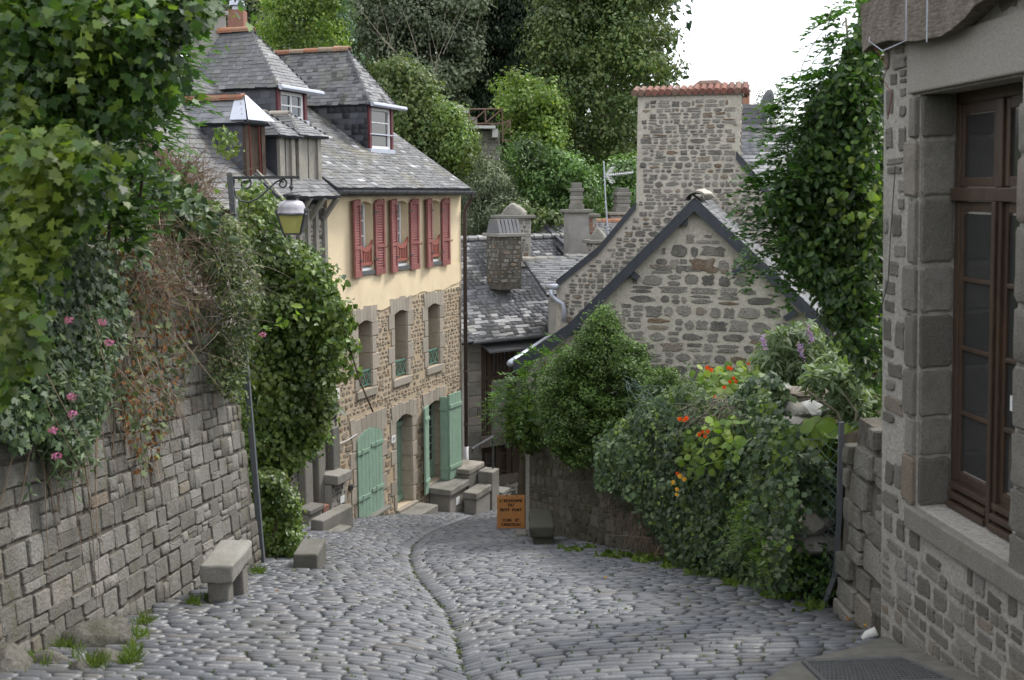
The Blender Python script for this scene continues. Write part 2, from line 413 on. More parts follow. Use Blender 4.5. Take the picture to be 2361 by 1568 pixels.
M['lf_bud'] = m_leaf('silvery_leaf', L((.065, .105, .05), (.11, .16, .08), (.19, .25, .14)), 1, .6, 1.3, .25, .55, .3)
M['lf_nast'] = m_leaf('nasturtium_leaf', L((.08, .16, .02), (.15, .25, .03), (.25, .34, .06)), 1.2, .6, 1.25, .4, .5, .35)
M['lf_bramble'] = m_leaf('bramble_leaf', L((.045, .07, .035), (.08, .115, .05), (.13, .17, .075), (.22, .24, .11)), 1.2, .55, 1.35, .25, .55, .3)
M['lf_brown'] = m_leaf('withered_leaf', L((.10, .045, .022), (.20, .085, .035), (.28, .14, .06)), 1.5, .6, 1.3, .3, .7, .15)
M['lf_straw'] = m_leaf('dry_stalk', L((.17, .12, .085), (.27, .20, .15), (.38, .31, .24)), 1.5, .6, 1.3, .15, .8, .1)
M['lf_grass'] = m_leaf('grass_blade', L((.06, .11, .02), (.11, .17, .03), (.17, .23, .06)), 1.5, .6, 1.3, .3, .6, .2)
M['lf_orange'] = m_leaf('fallen_leaf', L((.30, .10, .02), (.42, .24, .04), (.36, .05, .02)), 2, .8, 1.2, .25, .6, .2)
M['fl_red'] = m_leaf('orange_red_petal', L((.70, .07, .015), (.80, .13, .02)), 2, .8, 1.15, .3, .5, .2)
M['fl_yel'] = m_leaf('orange_yellow_petal', L((.80, .38, .04), (.82, .48, .09)), 2, .8, 1.15, .3, .5, .2)
M['fl_pink'] = m_leaf('pink_petal', L((.50, .15, .36), (.65, .28, .50)), 2, .8, 1.15, .3, .6, .2)
M['fl_purple'] = m_leaf('mauve_petal', L((.28, .17, .42), (.40, .28, .55)), 2, .8, 1.15, .3, .6, .2)
# ---------------------------------------------------------------- loose pieces: stones, setts, slates
def tpl_stone(seed, n=10, p=3.2, jit=.12, inset=.8, z0=.6, dome=.06):
    """angular block: a rectangle with knocked-off corners and bent edges"""
    r = random.Random(seed); ring = []; cc = [(-1, -1), (1, -1), (1, 1), (-1, 1)]
    for i in range(4):
        (x, y), (x1, y1) = cc[i], cc[(i + 1) % 4]
        c = r.uniform(.10, .10 + 1.6 * jit); d = r.uniform(.10, .10 + 1.6 * jit); hx, hy = (c, d)
        A = (x * .5, y * .5 - y * hy * .5) if i % 2 == 0 else (x * .5 - x * hx * .5, y * .5)
        B = (x * .5 - x * hx * .5, y * .5) if i % 2 == 0 else (x * .5, y * .5 - y * hy * .5)
        ring += [A, B]
        ring.append(((x + x1) * .25 + (y + y1) * 0 + (-(y1 - y)) * 0 + r.uniform(-.1, .1) * (x1 - x), (y + y1) * .25 + r.uniform(-.1, .1) * (y1 - y)))
        q = ring[-1]; ring[-1] = (q[0] * (1 - r.uniform(0, jit * .8)), q[1] * (1 - r.uniform(0, jit * .8)))
    ring = [(x + r.uniform(-.03, .03) * jit * 5, y + r.uniform(-.03, .03) * jit * 5) for x, y in ring]; n = len(ring)
    V = [(x, y, -.7) for x, y in ring] + [(x, y, z0 + r.uniform(-.1, .1)) for x, y in ring] + [(x * inset, y * inset, 1 + r.uniform(-.14, .1)) for x, y in ring] + [(r.uniform(-.1, .1), r.uniform(-.1, .1), 1 + dome)]
    F = []
    for q in (0, n): F += [(q + i, q + (i + 1) % n, q + n + (i + 1) % n, q + n + i) for i in range(n)]
    F += [(2 * n + i, 2 * n + (i + 1) % n, 3 * n) for i in range(n)]
    return np.array(V), F
def tpl_sett(seed):
    r = random.Random(seed); n = 8; ring = []
    for i in range(n):
        a = 2 * math.pi * (i + .5 + r.uniform(-.12, .12)) / n
        c, s_ = math.cos(a), math.sin(a); p = 9.0
        k = .5 / (abs(c) ** p + abs(s_) ** p) ** (1 / p) * (1 - .05 * r.random())
        ring.append((c * k, s_ * k))
    V = [(x, y, -1) for x, y in ring] + [(x, y, -.72) for x, y in ring] + [(x * .965, y * .64, -.13 + r.uniform(-.05, .03)) for x, y in ring] + [(x * .8, y * .26, .0) for x, y in ring]
    F = []
    for q in (0, n, 2 * n): F += [(q + i, q + (i + 1) % n, q + n + (i + 1) % n, q + n + i) for i in range(n)]
    F += [tuple(3 * n + i for i in range(n))]
    return np.array(V), F
def tpl_slate(seed):
    r = random.Random(seed); a, b, c = r.uniform(-.05, .05), r.uniform(-.05, .05), r.uniform(-.12, .12)
    lo = [(-.49, a, .35), (.49, b, .35), (.49, b, 1 + c), (-.49, a, 1 - c)]
    hi = [(-.49, 1.55, -.15), (.49, 1.55, -.15), (.49, 1.55, .2), (-.49, 1.55, .2)]
    return np.array(lo + hi), [(0, 1, 2, 3), (3, 2, 6, 7), (1, 5, 6, 2), (0, 3, 7, 4)]
def tpl_block(seed):
    r = random.Random(seed); V = []
    for z, k in ((-.7, 1), (.75, 1), (1, .93)):
        V += [(sx * (.5 - r.uniform(0, .02)) * k, sy * (.5 - r.uniform(0, .02)) * k, z + r.uniform(-.05, .05)) for sx, sy in ((-1, -1), (1, -1), (1, 1), (-1, 1))]
    F = []
    for q in (0, 4): F += [(q + i, q + (i + 1) % 4, q + 4 + (i + 1) % 4, q + 4 + i) for i in range(4)]
    return np.array(V), F + [(8, 9, 10, 11)]
def tpl_lens(seed, n, p, jit):
    r = random.Random(seed); ring = []
    for i in range(n):
        a = 2 * math.pi * (i + .5 + r.uniform(-.3, .3)) / n; c, s_ = math.cos(a), math.sin(a)
        k = .52 / (abs(c) ** p + abs(s_) ** p) ** (1 / p) * (1 - jit * r.random()); ring.append((c * k, s_ * k))
    V = [(x, y, -.7) for x, y in ring] + [(x, y, .7 + r.uniform(-.1, .1)) for x, y in ring] + [(x * .9, y * .9, 1 + r.uniform(-.15, .1)) for x, y in ring] + [(r.uniform(-.1, .1), r.uniform(-.1, .1), 1.02)]
    F = []
    for q in (0, n): F += [(q + i, q + (i + 1) % n, q + n + (i + 1) % n, q + n + i) for i in range(n)]
    return np.array(V), F + [(2 * n + i, 2 * n + (i + 1) % n, 3 * n) for i in range(n)]
T_RUB = [tpl_stone(i, 8, 4.0, .34, .90, .7, .02) for i in range(9)] + [tpl_lens(100 + i, 7 + i % 4, 2.9, .26) for i in range(12)]
T_BLK = [tpl_stone(40 + i, 12, 8, .07, .93, .72, .02) for i in range(12)]
T_BIG = [tpl_stone(60 + i, 11 + i % 4, 4.0, .24, .88, .6, .03) for i in range(14)]
T_SET = [tpl_sett(i) for i in range(10)]
T_SLT = [tpl_slate(i) for i in range(8)]
T_ASH = [tpl_block(i) for i in range(6)]
_mc = {}
class Pieces:
    def __init__(s, tpl, smooth=False): s.t = tpl; s.i = []; s.smooth = smooth
    def add(s, c, ax, ay, az, size):
        m = np.eye(4); m[:3, 0] = ax; m[:3, 1] = ay; m[:3, 2] = az; m[:3, 3] = c
        s.i.append((random.randrange(len(s.t)), m, size)); return s
    def finish(s, name, parent, mat, limit=300, stuff=None):
        sc = []
        for k, (t, m, sz) in enumerate(s.i):
            u, v, f = proj(m[:3, 3]); ins = f > .3 and -30 < u < 2391 and -30 < v < 1598
            sc.append((-(sz / f) if ins else 1.0 + (0 if f > 0 else 1), k))
        sc.sort(); one = [k for q, k in sc[:limit] if q < 0]; rest = [k for q, k in sc if k not in set(one)]
        for k in one:
            t, m, sz = s.i[k]; key = (id(s.t), t, mat.name)
            if key not in _mc:
                V, F = s.t[t]; me = bpy.data.meshes.new(name); me.from_pydata([tuple(p) for p in V], [], F)
                me.materials.append(mat)
                if s.smooth: me.polygons.foreach_set('use_smooth', [True] * len(me.polygons))
                _mc[key] = me
            o = link(name, _mc[key], parent); o.matrix_basis = Matrix([list(r) for r in m])
        if rest:
            Vs, lv, lt, off = [], [], [], 0
            for k in rest:
                t, m, sz = s.i[k]; V, F = s.t[t]
                Vs.append(V @ m[:3, :3].T + m[:3, 3])
                for f in F: lv += [i + off for i in f]; lt.append(len(f))
                off += len(V)
            o = link(stuff or (name + 's'), mesh_raw(name, np.concatenate(Vs), lv, lt, s.smooth), parent, mat); o['kind'] = 'stuff'

class Frame:                       # a wall plane: s along A, z up, n outwards
    def __init__(s, O, A, Nn, U=(0, 0, 1)):
        s.O = Vector(O); s.A = Vector(A).normalized(); s.U = Vector(U).normalized(); s.N = Vector(Nn).normalized()
    def p(s, a, z, n=0): return s.O + s.A * a + s.U * z + s.N * n
    def uv(s, u, v, n=0):
        q = hit(u, v, s.O + s.N * n, s.N) - s.O
        return q.dot(s.A), q.dot(s.U)
    def box(s, mb, a0, a1, z0, z1, n0, n1):
        return mb.obox(s.p(a0, z0, n0), s.A * (a1 - a0), s.U * (z1 - z0), s.N * (n1 - n0))

def rubble(pc, fr, s0, s1, z0, z1, hr, wr, inside, proud=.02, joint=.88, split=.25, tilt=.05, slope=0, skip=0, n0=0):
    z = z0
    while z < z1:
        h = random.uniform(*hr); a = s0 - random.uniform(0, wr[0])
        while a < s1:
            wd = random.uniform(*wr) * random.choice((.7, 1, 1, 1.2)); parts = [(z, h)]
            if random.random() < split:
                q = random.uniform(.35, .65); parts = [(z, h * q), (z + h * q, h * (1 - q))]
            for zz, hh in parts:
                ws, hs = wd * joint * random.uniform(.86, 1), hh * joint * random.uniform(.8, 1)
                if len(parts) == 1 and wd < hh * .6: hs *= .9
                ca, cz = a + wd / 2, zz + hh / 2 + slope * (a - s0) + random.uniform(-.08, .08) * hh
                if random.random() < skip: continue
                for _ in range(3):
                    if all(inside(ca + i * ws * .5, cz + j * hs * .5) for i, j in ((0, 0), (1, 1), (-1, 1), (1, -1), (-1, -1))): break
                    ws *= .62; hs *= .85
                else: continue
                t = random.uniform(-tilt, tilt) + math.atan(slope)
                ax = fr.A * math.cos(t) + fr.U * math.sin(t); ay = fr.U * math.cos(t) - fr.A * math.sin(t)
                k = fr.A.cross(fr.U).dot(fr.N)
                if k < 0: ax = -ax
                pc.add(fr.p(ca, cz, n0), ax * ws, ay * hs, fr.N * proud * random.uniform(.5, 1.25), max(ws, hs))
            a += wd
        z += h
def in_poly(P):
    P = [tuple(q) for q in P]
    def f(x, y):
        c = False; j = len(P) - 1
        for i in range(len(P)):
            if (P[i][1] > y) != (P[j][1] > y) and x < (P[j][0] - P[i][0]) * (y - P[i][1]) / (P[j][1] - P[i][1]) + P[i][0]: c = not c
            j = i
        return c
    return f
def pip(P, X, Y):                  # vectorised
    P = np.asarray(P, float); c = np.zeros(len(X), bool); j = len(P) - 1
    for i in range(len(P)):
        xi, yi, xj, yj = *P[i], *P[j]
        if yi != yj: c ^= ((yi > Y) != (yj > Y)) & (X < (xj - xi) * (Y - yi) / (yj - yi) + xi)
        j = i
    return c
def slates(pc, poly, sw=.22, sh=.13, thick=.016, jit=.12, flip=False):
    """cover the planar polygon (first edge = eave) with rows of overlapping slates"""
    P = [Vector(p) for p in poly]; A = (P[1] - P[0]).normalized(); nn = A.cross(P[-1] - P[0]).normalized()
    if nn.z < -1e-3 or (abs(nn.z) <= 1e-3 and nn.y > 0): nn = -nn
    if flip: nn = -nn
    U = nn.cross(A)
    if U.dot(P[-1] - P[0]) < 0: U = -U
    ax = A if A.cross(U).dot(nn) > 0 else -A
    Q = [((p - P[0]).dot(A), (p - P[0]).dot(U)) for p in P]
    tmax = max(q[1] for q in Q); t = 0; row = 0
    while t < tmax - .02:
        tm = t + sh * .5; xs = []
        for i in range(len(Q)):
            (x0, y0), (x1, y1) = Q[i], Q[(i + 1) % len(Q)]
            if (y0 > tm) != (y1 > tm): xs.append(x0 + (x1 - x0) * (tm - y0) / (y1 - y0))
        if len(xs) >= 2:
            a0, a1 = min(xs), max(xs); a = a0 - random.uniform(0, .9) * sw
            while a < a1 - .01:
                wd = sw * random.uniform(.8, 1.2); b0, b1 = max(a, a0), min(a + wd, a1)
                if b1 - b0 > .02:
                    jt = random.uniform(-jit, jit) * sh
                    pc.add(P[0] + A * (b0 + b1) / 2 + U * (t + jt) + nn * .004, ax * (b1 - b0), U * sh, nn * thick * random.uniform(.8, 1.4), max(b1 - b0, sh))
                a += wd
        t += sh; row += 1
def roof_slab(mb, poly, th=.06):   # boarding under the slates
    P = [Vector(p) for p in poly]; n = (P[1] - P[0]).cross(P[-1] - P[0]).normalized()
    if n.z < 0: n = -n
    return mb.prism(P, -n * th)
def wall_holes(fr, s0, s1, z0, z1, holes, thick=.4, mat=None, name='wall', parent=None):
    """a thick wall with rectangular openings (a0, a1, za, zb): front, reveals, back and rim"""
    xs = sorted({s0, s1, *[h[0] for h in holes], *[h[1] for h in holes]}); zz = sorted({z0, z1, *[h[2] for h in holes], *[h[3] for h in holes]})
    mb = MB(); k = fr.A.cross(fr.U).dot(fr.N) > 0
    def q(a, b, c, d): mb.add([a, b, c, d] if k else [d, c, b, a], [(0, 1, 2, 3)])
    for i in range(len(xs) - 1):
        for j in range(len(zz) - 1):
            cx, cz = (xs[i] + xs[i + 1]) / 2, (zz[j] + zz[j + 1]) / 2
            if any(h[0] < cx < h[1] and h[2] < cz < h[3] for h in holes): continue
            q(fr.p(xs[i], zz[j]), fr.p(xs[i + 1], zz[j]), fr.p(xs[i + 1], zz[j + 1]), fr.p(xs[i], zz[j + 1]))
            q(fr.p(xs[i], zz[j + 1], -thick), fr.p(xs[i + 1], zz[j + 1], -thick), fr.p(xs[i + 1], zz[j], -thick), fr.p(xs[i], zz[j], -thick))
    def ring(a0, a1, za, zb, inv):
        c = [(a0, za), (a1, za), (a1, zb), (a0, zb)]
        if inv: c = c[::-1]
        for i in range(4):
            (a, b), (c_, d) = c[i], c[(i + 1) % 4]
            q(fr.p(c_, d), fr.p(a, b), fr.p(a, b, -thick), fr.p(c_, d, -thick))
    ring(s0, s1, z0, z1, False)
    for h in holes: ring(*h, True)
    return mb.build(name, mat, parent)

# ---------------------------------------------------------------- foliage
LT = {
    'diamond': ([(0, 0, 0), (.36, .45, .07), (0, 1, -.05), (-.36, .45, .07)], [(0, 1, 2, 3)]),
    'oval': ([(0, 0, 0), (.27, .28, .09), (.25, .66, .07), (0, 1, -.1), (-.25, .66, .07), (-.27, .28, .09)], [(0, 1, 2, 3), (0, 3, 4, 5)]),
    'heart': ([(0, .06, 0), (.22, -.05, .03), (.43, .2, .1), (.33, .6, .06), (0, 1, -.14), (-.33, .6, .06), (-.43, .2, .1), (-.22, -.05, .03)], [(0, 1, 2, 3), (0, 3, 4, 4), (0, 4, 5, 5), (0, 5, 6, 7)]),
    'ivy': ([(0, 0, 0), (.42, .05, .05), (.28, .36, .02), (.46, .62, .06), (.16, .66, 0), (0, 1, -.06), (-.16, .66, 0), (-.46, .62, .06), (-.28, .36, .02), (-.42, .05, .05)], [(0, 1, 2, 3, 4, 5, 6, 7, 8, 9)]),
    'lobed': ([(0, 0, 0), (.25, -.06, .03), (.5, .12, .08), (.36, .32, .03), (.56, .6, .08), (.24, .6, .02), (.16, .82, 0), (0, 1.02, -.08), (-.16, .82, 0), (-.24, .6, .02), (-.56, .6, .08), (-.36, .32, .03), (-.5, .12, .08), (-.25, -.06, .03)], [tuple(range(14))]),
    'lance': ([(0, 0, 0), (.14, .4, .05), (0, 1, -.12), (-.14, .4, .05)], [(0, 1, 2, 3)]),
    'blade': ([(-.03, 0, 0), (.03, 0, 0), (.02, .6, .05), (0, 1, .2)], [(0, 1, 2, 3)]),
    'round': ([(0.5 * math.cos(i * math.pi / 4), .5 + .5 * math.sin(i * math.pi / 4), .06 * (i % 2)) for i in range(8)], [tuple(range(8))]),
}
class Leaves:
    def __init__(s): s.V = []; s.lv = []; s.lt = []; s.n = 0
    def add(s, C, Nr, size, tpl='diamond', droop=.5, jit=.5, T=None):
        C = np.asarray(C, float).reshape(-1, 3); n = len(C)
        if n == 0: return s
        Nr = np.broadcast_to(np.asarray(Nr, float), (n, 3)) + rng.normal(0, jit, (n, 3))
        Nr = Nr / np.maximum(np.linalg.norm(Nr, axis=1, keepdims=True), 1e-6)
        if T is None: T = rng.normal(0, .6, (n, 3)) + np.array([0, 0, -droop])
        else: T = np.broadcast_to(np.asarray(T, float), (n, 3)) + rng.normal(0, .12, (n, 3))
        T = T - Nr * (T * Nr).sum(1, keepdims=True); T /= np.maximum(np.linalg.norm(T, axis=1, keepdims=True), 1e-6)
        B = np.cross(T, Nr)
        size = np.broadcast_to(np.asarray(size, float), (n,))
        tv, tf = LT[tpl]; tv = np.array(tv)
        V = C[:, None] + size[:, None, None] * (tv[None, :, 0:1] * B[:, None] + tv[None, :, 1:2] * T[:, None] + tv[None, :, 2:3] * Nr[:, None])
        k = len(tv); base = s.n + np.arange(n)[:, None] * k
        fl = []
        for f in tf:
            ff = [f[0]]
            for q in f[1:]:
                if q != ff[-1]: ff.append(q)
            fl.append(ff)
        one = np.array([q for f in fl for q in f])
        s.V.append(V.reshape(-1, 3)); s.lv.append((base + one[None]).ravel()); s.lt.append(np.tile([len(f) for f in fl], n)); s.n += n * k
        return s
    def pinnate(s, P, D, length, nl=6, size=.07, tpl='lance', droop=.5):
        """compound leaves: leaflets in pairs along drooping stalks"""
        P = np.asarray(P, float); D = np.asarray(D, float); n = len(P)
        D = D / np.linalg.norm(D, axis=1, keepdims=True)
        side = np.cross(D, [0, 0, 1.0]); side /= np.maximum(np.linalg.norm(side, axis=1, keepdims=True), 1e-3)
        up = np.cross(side, D); length = np.broadcast_to(length, (n,))
        for i in range(nl):
            t = (i + 1) / nl
            Q = P + D * (length * t)[:, None] + np.array([0, 0, -1.0]) * (length * droop * t * t)[:, None]
            for sg in (-1, 1):
                s.add(Q, up + np.array([0, 0, .25]), size * (1 - .35 * abs(t - .5)), tpl, T=side * sg + D * .55 + np.array([0, 0, -.35]), jit=.18)
        s.add(P + D * length[:, None] + np.array([0, 0, -1.0]) * (length * droop)[:, None], up, size, tpl, T=D + np.array([0, 0, -.6]), jit=.15)
        return s
    def build(s, name, mat, parent=None, kind=None):
        o = link(name, mesh_raw(name, np.concatenate(s.V), np.concatenate(s.lv), np.concatenate(s.lt)), parent, mat)
        if kind: o['kind'] = kind
        return o
def rdir(n):
    d = rng.normal(0, 1, (n, 3)); return d / np.linalg.norm(d, axis=1, keepdims=True)
def clumps(lv, centers, cr, per, size, tpl='diamond', droop=.5, jit=.45, up=.35, shell=.45, flat=.8, out=None, mask=None, loose=.10):
    centers = np.asarray(centers, float); n = len(centers)
    cr = np.broadcast_to(np.asarray(cr, float), (n,))
    idx = np.repeat(np.arange(n), per); d = rdir(len(idx))
    r = shell + (1 - shell) * rng.random(len(idx)) ** .6
    sc = np.array([1, 1, flat])
    C = centers[idx] + d * sc * (r * cr[idx])[:, None]
    nr = d + np.array([0, 0, up])
    if out is not None: nr = nr + np.asarray(out)
    if mask is not None:           # keep the crown within its silhouette
        f = C[:, 1] * CP - C[:, 2] * SP; g = C[:, 1] * SP + C[:, 2] * CP
        k = pip(mask, 1180.5 + FPX * C[:, 0] / f, 784 - FPX * g / f) | (rng.random(len(C)) < loose)
        C, nr, idx = C[k], nr[k], idx[k]
    lv.add(C, nr, size * rng.uniform(.6, 1.25, len(idx)), tpl, droop, jit)
    return lv
def px_points(poly, n, Y, thick=0.0, front=1.0):
    """n points of the volume seen as poly (photo pixels), at distance Y, reaching thick metres back"""
    P = np.asarray(poly, float); lo, hi = P.min(0), P.max(0); out = []
    while sum(len(o) for o in out) < n:
        X = rng.uniform(lo[0], hi[0], n * 2); V = rng.uniform(lo[1], hi[1], n * 2); k = pip(P, X, V)
        out.append(np.stack([X[k], V[k]], 1))
    q = np.concatenate(out)[:n]
    a = (q[:, 0] - 1180.5) / FPX; b = -(q[:, 1] - 784) / FPX
    y = CP + SP * b; z = -SP + CP * b
    d = Y + thick * rng.random(n) ** front
    return np.stack([a / y * d, d, z / y * d], 1)
def hz(x, y):                      # the wooded slope behind the town
    k = min(1, max(0, (y - 40) / 45)); k = k * k * (3 - 2 * k)
    e = min(1, max(0, (14 - x) / 16))
    return -10.0 + k * (6 + 14 * e)
def limbs(mb, base, top, r, spread, n=5, seed=0):
    rr = random.Random(seed); base, top = Vector(base), Vector(top); L_ = (top - base).length
    mid = base.lerp(top, .5) + Vector((rr.uniform(-.04, .04) * L_, 0, 0))
    mb.tube([base, base.lerp(mid, .5), mid, mid.lerp(top, .6), top], [r, r * .85, r * .7, r * .45, r * .15], 7)
    for i in range(n):
        t = rr.uniform(.35, .85); p = base.lerp(top, t); a = rr.uniform(0, 6.28)
        d = Vector((math.cos(a), math.sin(a) * .6, rr.uniform(.3, 1.0))) * spread * rr.uniform(.5, 1)
        mb.tube([p, p + d * .5 + Vector((0, 0, .06 * spread)), p + d], [r * .4 * (1.1 - t * .6), r * .22, r * .05], 5)
    return mb
def tree(name, label, cat, poly, Y, thick, mat, ncl, cr, per, size, tpl='diamond', group=None, trunk=.2, droop=.5, shell=.45, up=.35, flat=.8, extra=None, base=None, nl=6, tm=None):
    if min(q[1] for q in poly) <= 10:   # crowns run on above the frame
        poly = [(q[0] + (8 if i % 2 else -8), q[1] - 70 - 35 * (i % 3)) if q[1] <= 40 else q for i, q in enumerate(poly)]; ncl = int(ncl * 1.22)
    P = px_points(poly, ncl, Y, thick, 1.3); c = P.mean(0)
    bx, by = float(c[0]), float(Y + thick * .6)
    bz = hz(bx, by) if base is None else base
    bz = min(bz, float(P[:, 2].min()) - .3)
    t = thing(name, (bx, by, bz), label, cat, group)
    mb = MB(); limbs(mb, (bx, by, bz), (float(np.median(P[:, 0])), by, float(np.percentile(P[:, 2], 88))), trunk, float(P[:, 0].std() * 1.5), nl, seed=int(abs(bx) * 100))
    mb.build('trunk', tm or M['bark'], t, True)
    lv = Leaves(); out = (P - c) / (np.abs(P - c).max() + 1e-6) * .5
    clumps(lv, P, cr * rng.uniform(.55, 1.5, ncl), per, size, tpl, droop, shell=shell, up=up, flat=flat, out=np.repeat(out, per, 0), mask=poly, loose=.45)
    lv.build('crown', mat, t)
    return t
# ================================================================ ground, street, banks, hill
def grid(name, xs, ys, fz, mat, kind='structure', smooth=True):
    X, Y = np.meshgrid(xs, ys); Z = np.array([[fz(float(x), float(y)) for x in xs] for y in ys])
    V = np.stack([X, Y, Z], -1).reshape(-1, 3); nx = len(xs)
    F = [(j * nx + i, j * nx + i + 1, (j + 1) * nx + i + 1, (j + 1) * nx + i) for j in range(len(ys) - 1) for i in range(nx - 1)]
    o = link(name, mesh_k(name, V, F, smooth), None, mat); o['kind'] = kind
    return o
def wig(x, y, f=1.0): return .5 * math.sin(1.7 * f * x + .6 * f * y) + .3 * math.sin(3.1 * f * y - 1.3 * f * x + 1) + .2 * math.sin(6.3 * f * x + 5.1 * f * y)
M['hillsoil'] = m_plain('dark_undergrowth', (.045, .055, .028), .5, 2, .95, .1, .5)  # dark green-brown of the ground and hill undergrowth
grid('ground', np.concatenate([np.linspace(-300, -14, 12), np.linspace(-12, 16, 29), np.linspace(18, 300, 12)]),
     np.concatenate([np.linspace(-120, -4, 8), np.linspace(-2, 42, 45), np.linspace(46, 100, 12), np.linspace(120, 700, 10)]),
     lambda x, y: float(zp(y)) - .25 if y < 40 else hz(x, y) - .3, M['hillsoil'])
grid('hillside', np.linspace(-70, 60, 66), np.linspace(43, 110, 35), lambda x, y: hz(x, y) + .3 * wig(x, y, .4), M['hillsoil'])

def wt(y): return float(zp(y)) + 3.05            # top of the left wall
grid('left_bank', np.concatenate([np.linspace(-30, -9, 6), np.linspace(-8, -3.5, 12)]), np.linspace(-6, 11.4, 24),
     lambda x, y: wt(y) - .05 + min(2.6, max(0, -3.5 - x) * .55) + .1 * wig(x, y) + (-.02 if x < -3.6 else -.1), M['soil'])
_wy = [7.95, 9.6, 12.5, 16.8, 19]; _wx = [2.64, 2.64, 1.74, .29, -.2]
def wx(y): return float(np.interp(y, _wy, _wx))
def garden(x, y): return float(zp(y)) + 1.5 + .36 * min(3.6, max(0, x - wx(y) - .2)) + .05 * wig(x, y, 2)
grid('garden_bed', np.concatenate([np.linspace(0, 7, 40), np.linspace(7.5, 30, 14)]), np.linspace(8.0, 18.5, 40),
     lambda x, y: garden(x, y) if x > wx(y) + .12 else float(zp(y)) - .4, M['soil'], smooth=False)

_ly = [3, 7.5, 11.6, 12.0, 14.8, 15.6, 19.5, 24.7, 26, 40]; _lx = [-3.15, -3.02, -2.92, -3.3, -4.2, -4.9, -3.36, -1.14, -1.7, -2.6]
_ry = [3, 7, 9.6, 12.5, 16.8, 17.4, 20, 40]; _rx = [3.0, 2.58, 2.6, 1.7, .25, .3, 1.3, 8.5]
XL = lambda y: float(np.interp(y, _ly, _lx)); XR = lambda y: float(np.interp(y, _ry, _rx))
ys_ = np.concatenate([np.arange(2.5, 26, .22), np.arange(26, 41, .8)]); nk = 48
V = []
for y in ys_:
    for i in range(nk):
        x = XL(y) - .25 + (XR(y) - XL(y) + .5) * i / (nk - 1); V.append((x, y, float(zs(x, y)) - .034))
F = [(j * nk + i, j * nk + i + 1, (j + 1) * nk + i + 1, (j + 1) * nk + i) for j in range(len(ys_) - 1) for i in range(nk - 1)]
street = link('cobbled_street', mesh_k('cobbled_street', V, F, True), None, M['joint']); street['kind'] = 'structure'

# concrete apron and cast iron plate at the foot of the house on the right
apron_px = [(1760, 1590), (1835, 1545), (1975, 1513), (2070, 1478), (2420, 1580), (2420, 1640), (1760, 1640)]
apron = [gpt(u, min(v, 1640)) for u, v in apron_px]
in_apron = in_poly([(p.x, p.y) for p in apron])
M['apron'] = m_plain('worn_cement', (.15, .145, .13), .3, 9, .9, .15, .5, dirt=(.10, .10, .075))
mb = MB(); mb.prism([Vector((p.x, p.y, float(zs(p.x, p.y)) - .02)) for p in apron], (0, 0, .022)); o = mb.build('cement_apron', M['apron']); o['kind'] = 'structure'
pl_ = [gpt(u, v) for u, v in ((1852, 1552), (2078, 1545), (2190, 1600), (1905, 1605))]
t = thing('iron_access_plate', pl_[0], 'dark cast iron access plate let into cement beside the stone house', 'access plate')
pl_ = [Vector((p.x, p.y, float(zs(p.x, p.y)) + .012)) for p in pl_]
mb = MB(); mb.prism(pl_, (0, 0, -.02)); mb.build('plate', M['steel_plate'], t)
mb = MB(); e1, e2 = pl_[1] - pl_[0], pl_[3] - pl_[0]
for i in range(26):
    for j in range(12):
        c = pl_[0] + e1 * ((i + .5 + .5 * (j % 2)) / 27) + (e2 + (pl_[2] - pl_[3] - e1) * (i / 26)) * ((j + .5) / 12)
        mb.obox(c, e1 * .024, e2 * .03, (0, 0, .005))
o = mb.build('raised_studs', M['steel_plate'], t); o['kind'] = 'stuff'
mb = MB()
for i in range(4): mb.bar(pl_[i], pl_[(i + 1) % 4], .03, .012)
mb.build('rim', M['steel_plate'], t)

pc = Pieces(T_SET, True)
y0 = 4.5
def cob_y(y0, d, sl): return y0 - .16 * math.exp(-abs(d) / .55) - sl * d * .35 + .02 * math.sin(d * 2.1 + y0 * .35)
while y0 < 30:
    pitch = random.uniform(.076, .097); sl = max(-.5, min(.9, float(gx(y0 + .3) - gx(y0 - .3)) / .6))
    for sg in (-1, 1):
        dd = random.uniform(-.035, .012)
        while dd < 7:
            Lc = random.uniform(.13, .26); d = sg * (dd + Lc / 2); dd += Lc
            yy = cob_y(y0, d, sl); cx = float(gx(yy)) + d
            if cx < XL(yy) + .02 or cx > XR(yy) - .02:
                if abs(d) > 5: break
                continue
            if in_apron(cx, yy): continue
            e = .05
            def sp(q): yq = cob_y(y0, q, sl); xq = float(gx(yq)) + q; return Vector((xq, yq, float(zs(xq, yq))))
            ax = (sp(d + e) - sp(d - e)).normalized(); p = Vector((cx, yy, float(zs(cx, yy))))
            ay = Vector((0, .1, float(zs(cx, yy + .05) - zs(cx, yy - .05)))).normalized()
            n = ax.cross(ay).normalized(); n = (n + Vector((random.uniform(-.03, .03), random.uniform(-.08, .0), 0))).normalized()
            ay = n.cross(ax).normalized()
            pc.add(p + n * random.uniform(-.003, .004), ax * Lc * .972, ay * pitch * .955, n * .05, Lc)
    y0 += pitch
pc.finish('cobble', street, M['cobble'], 300)

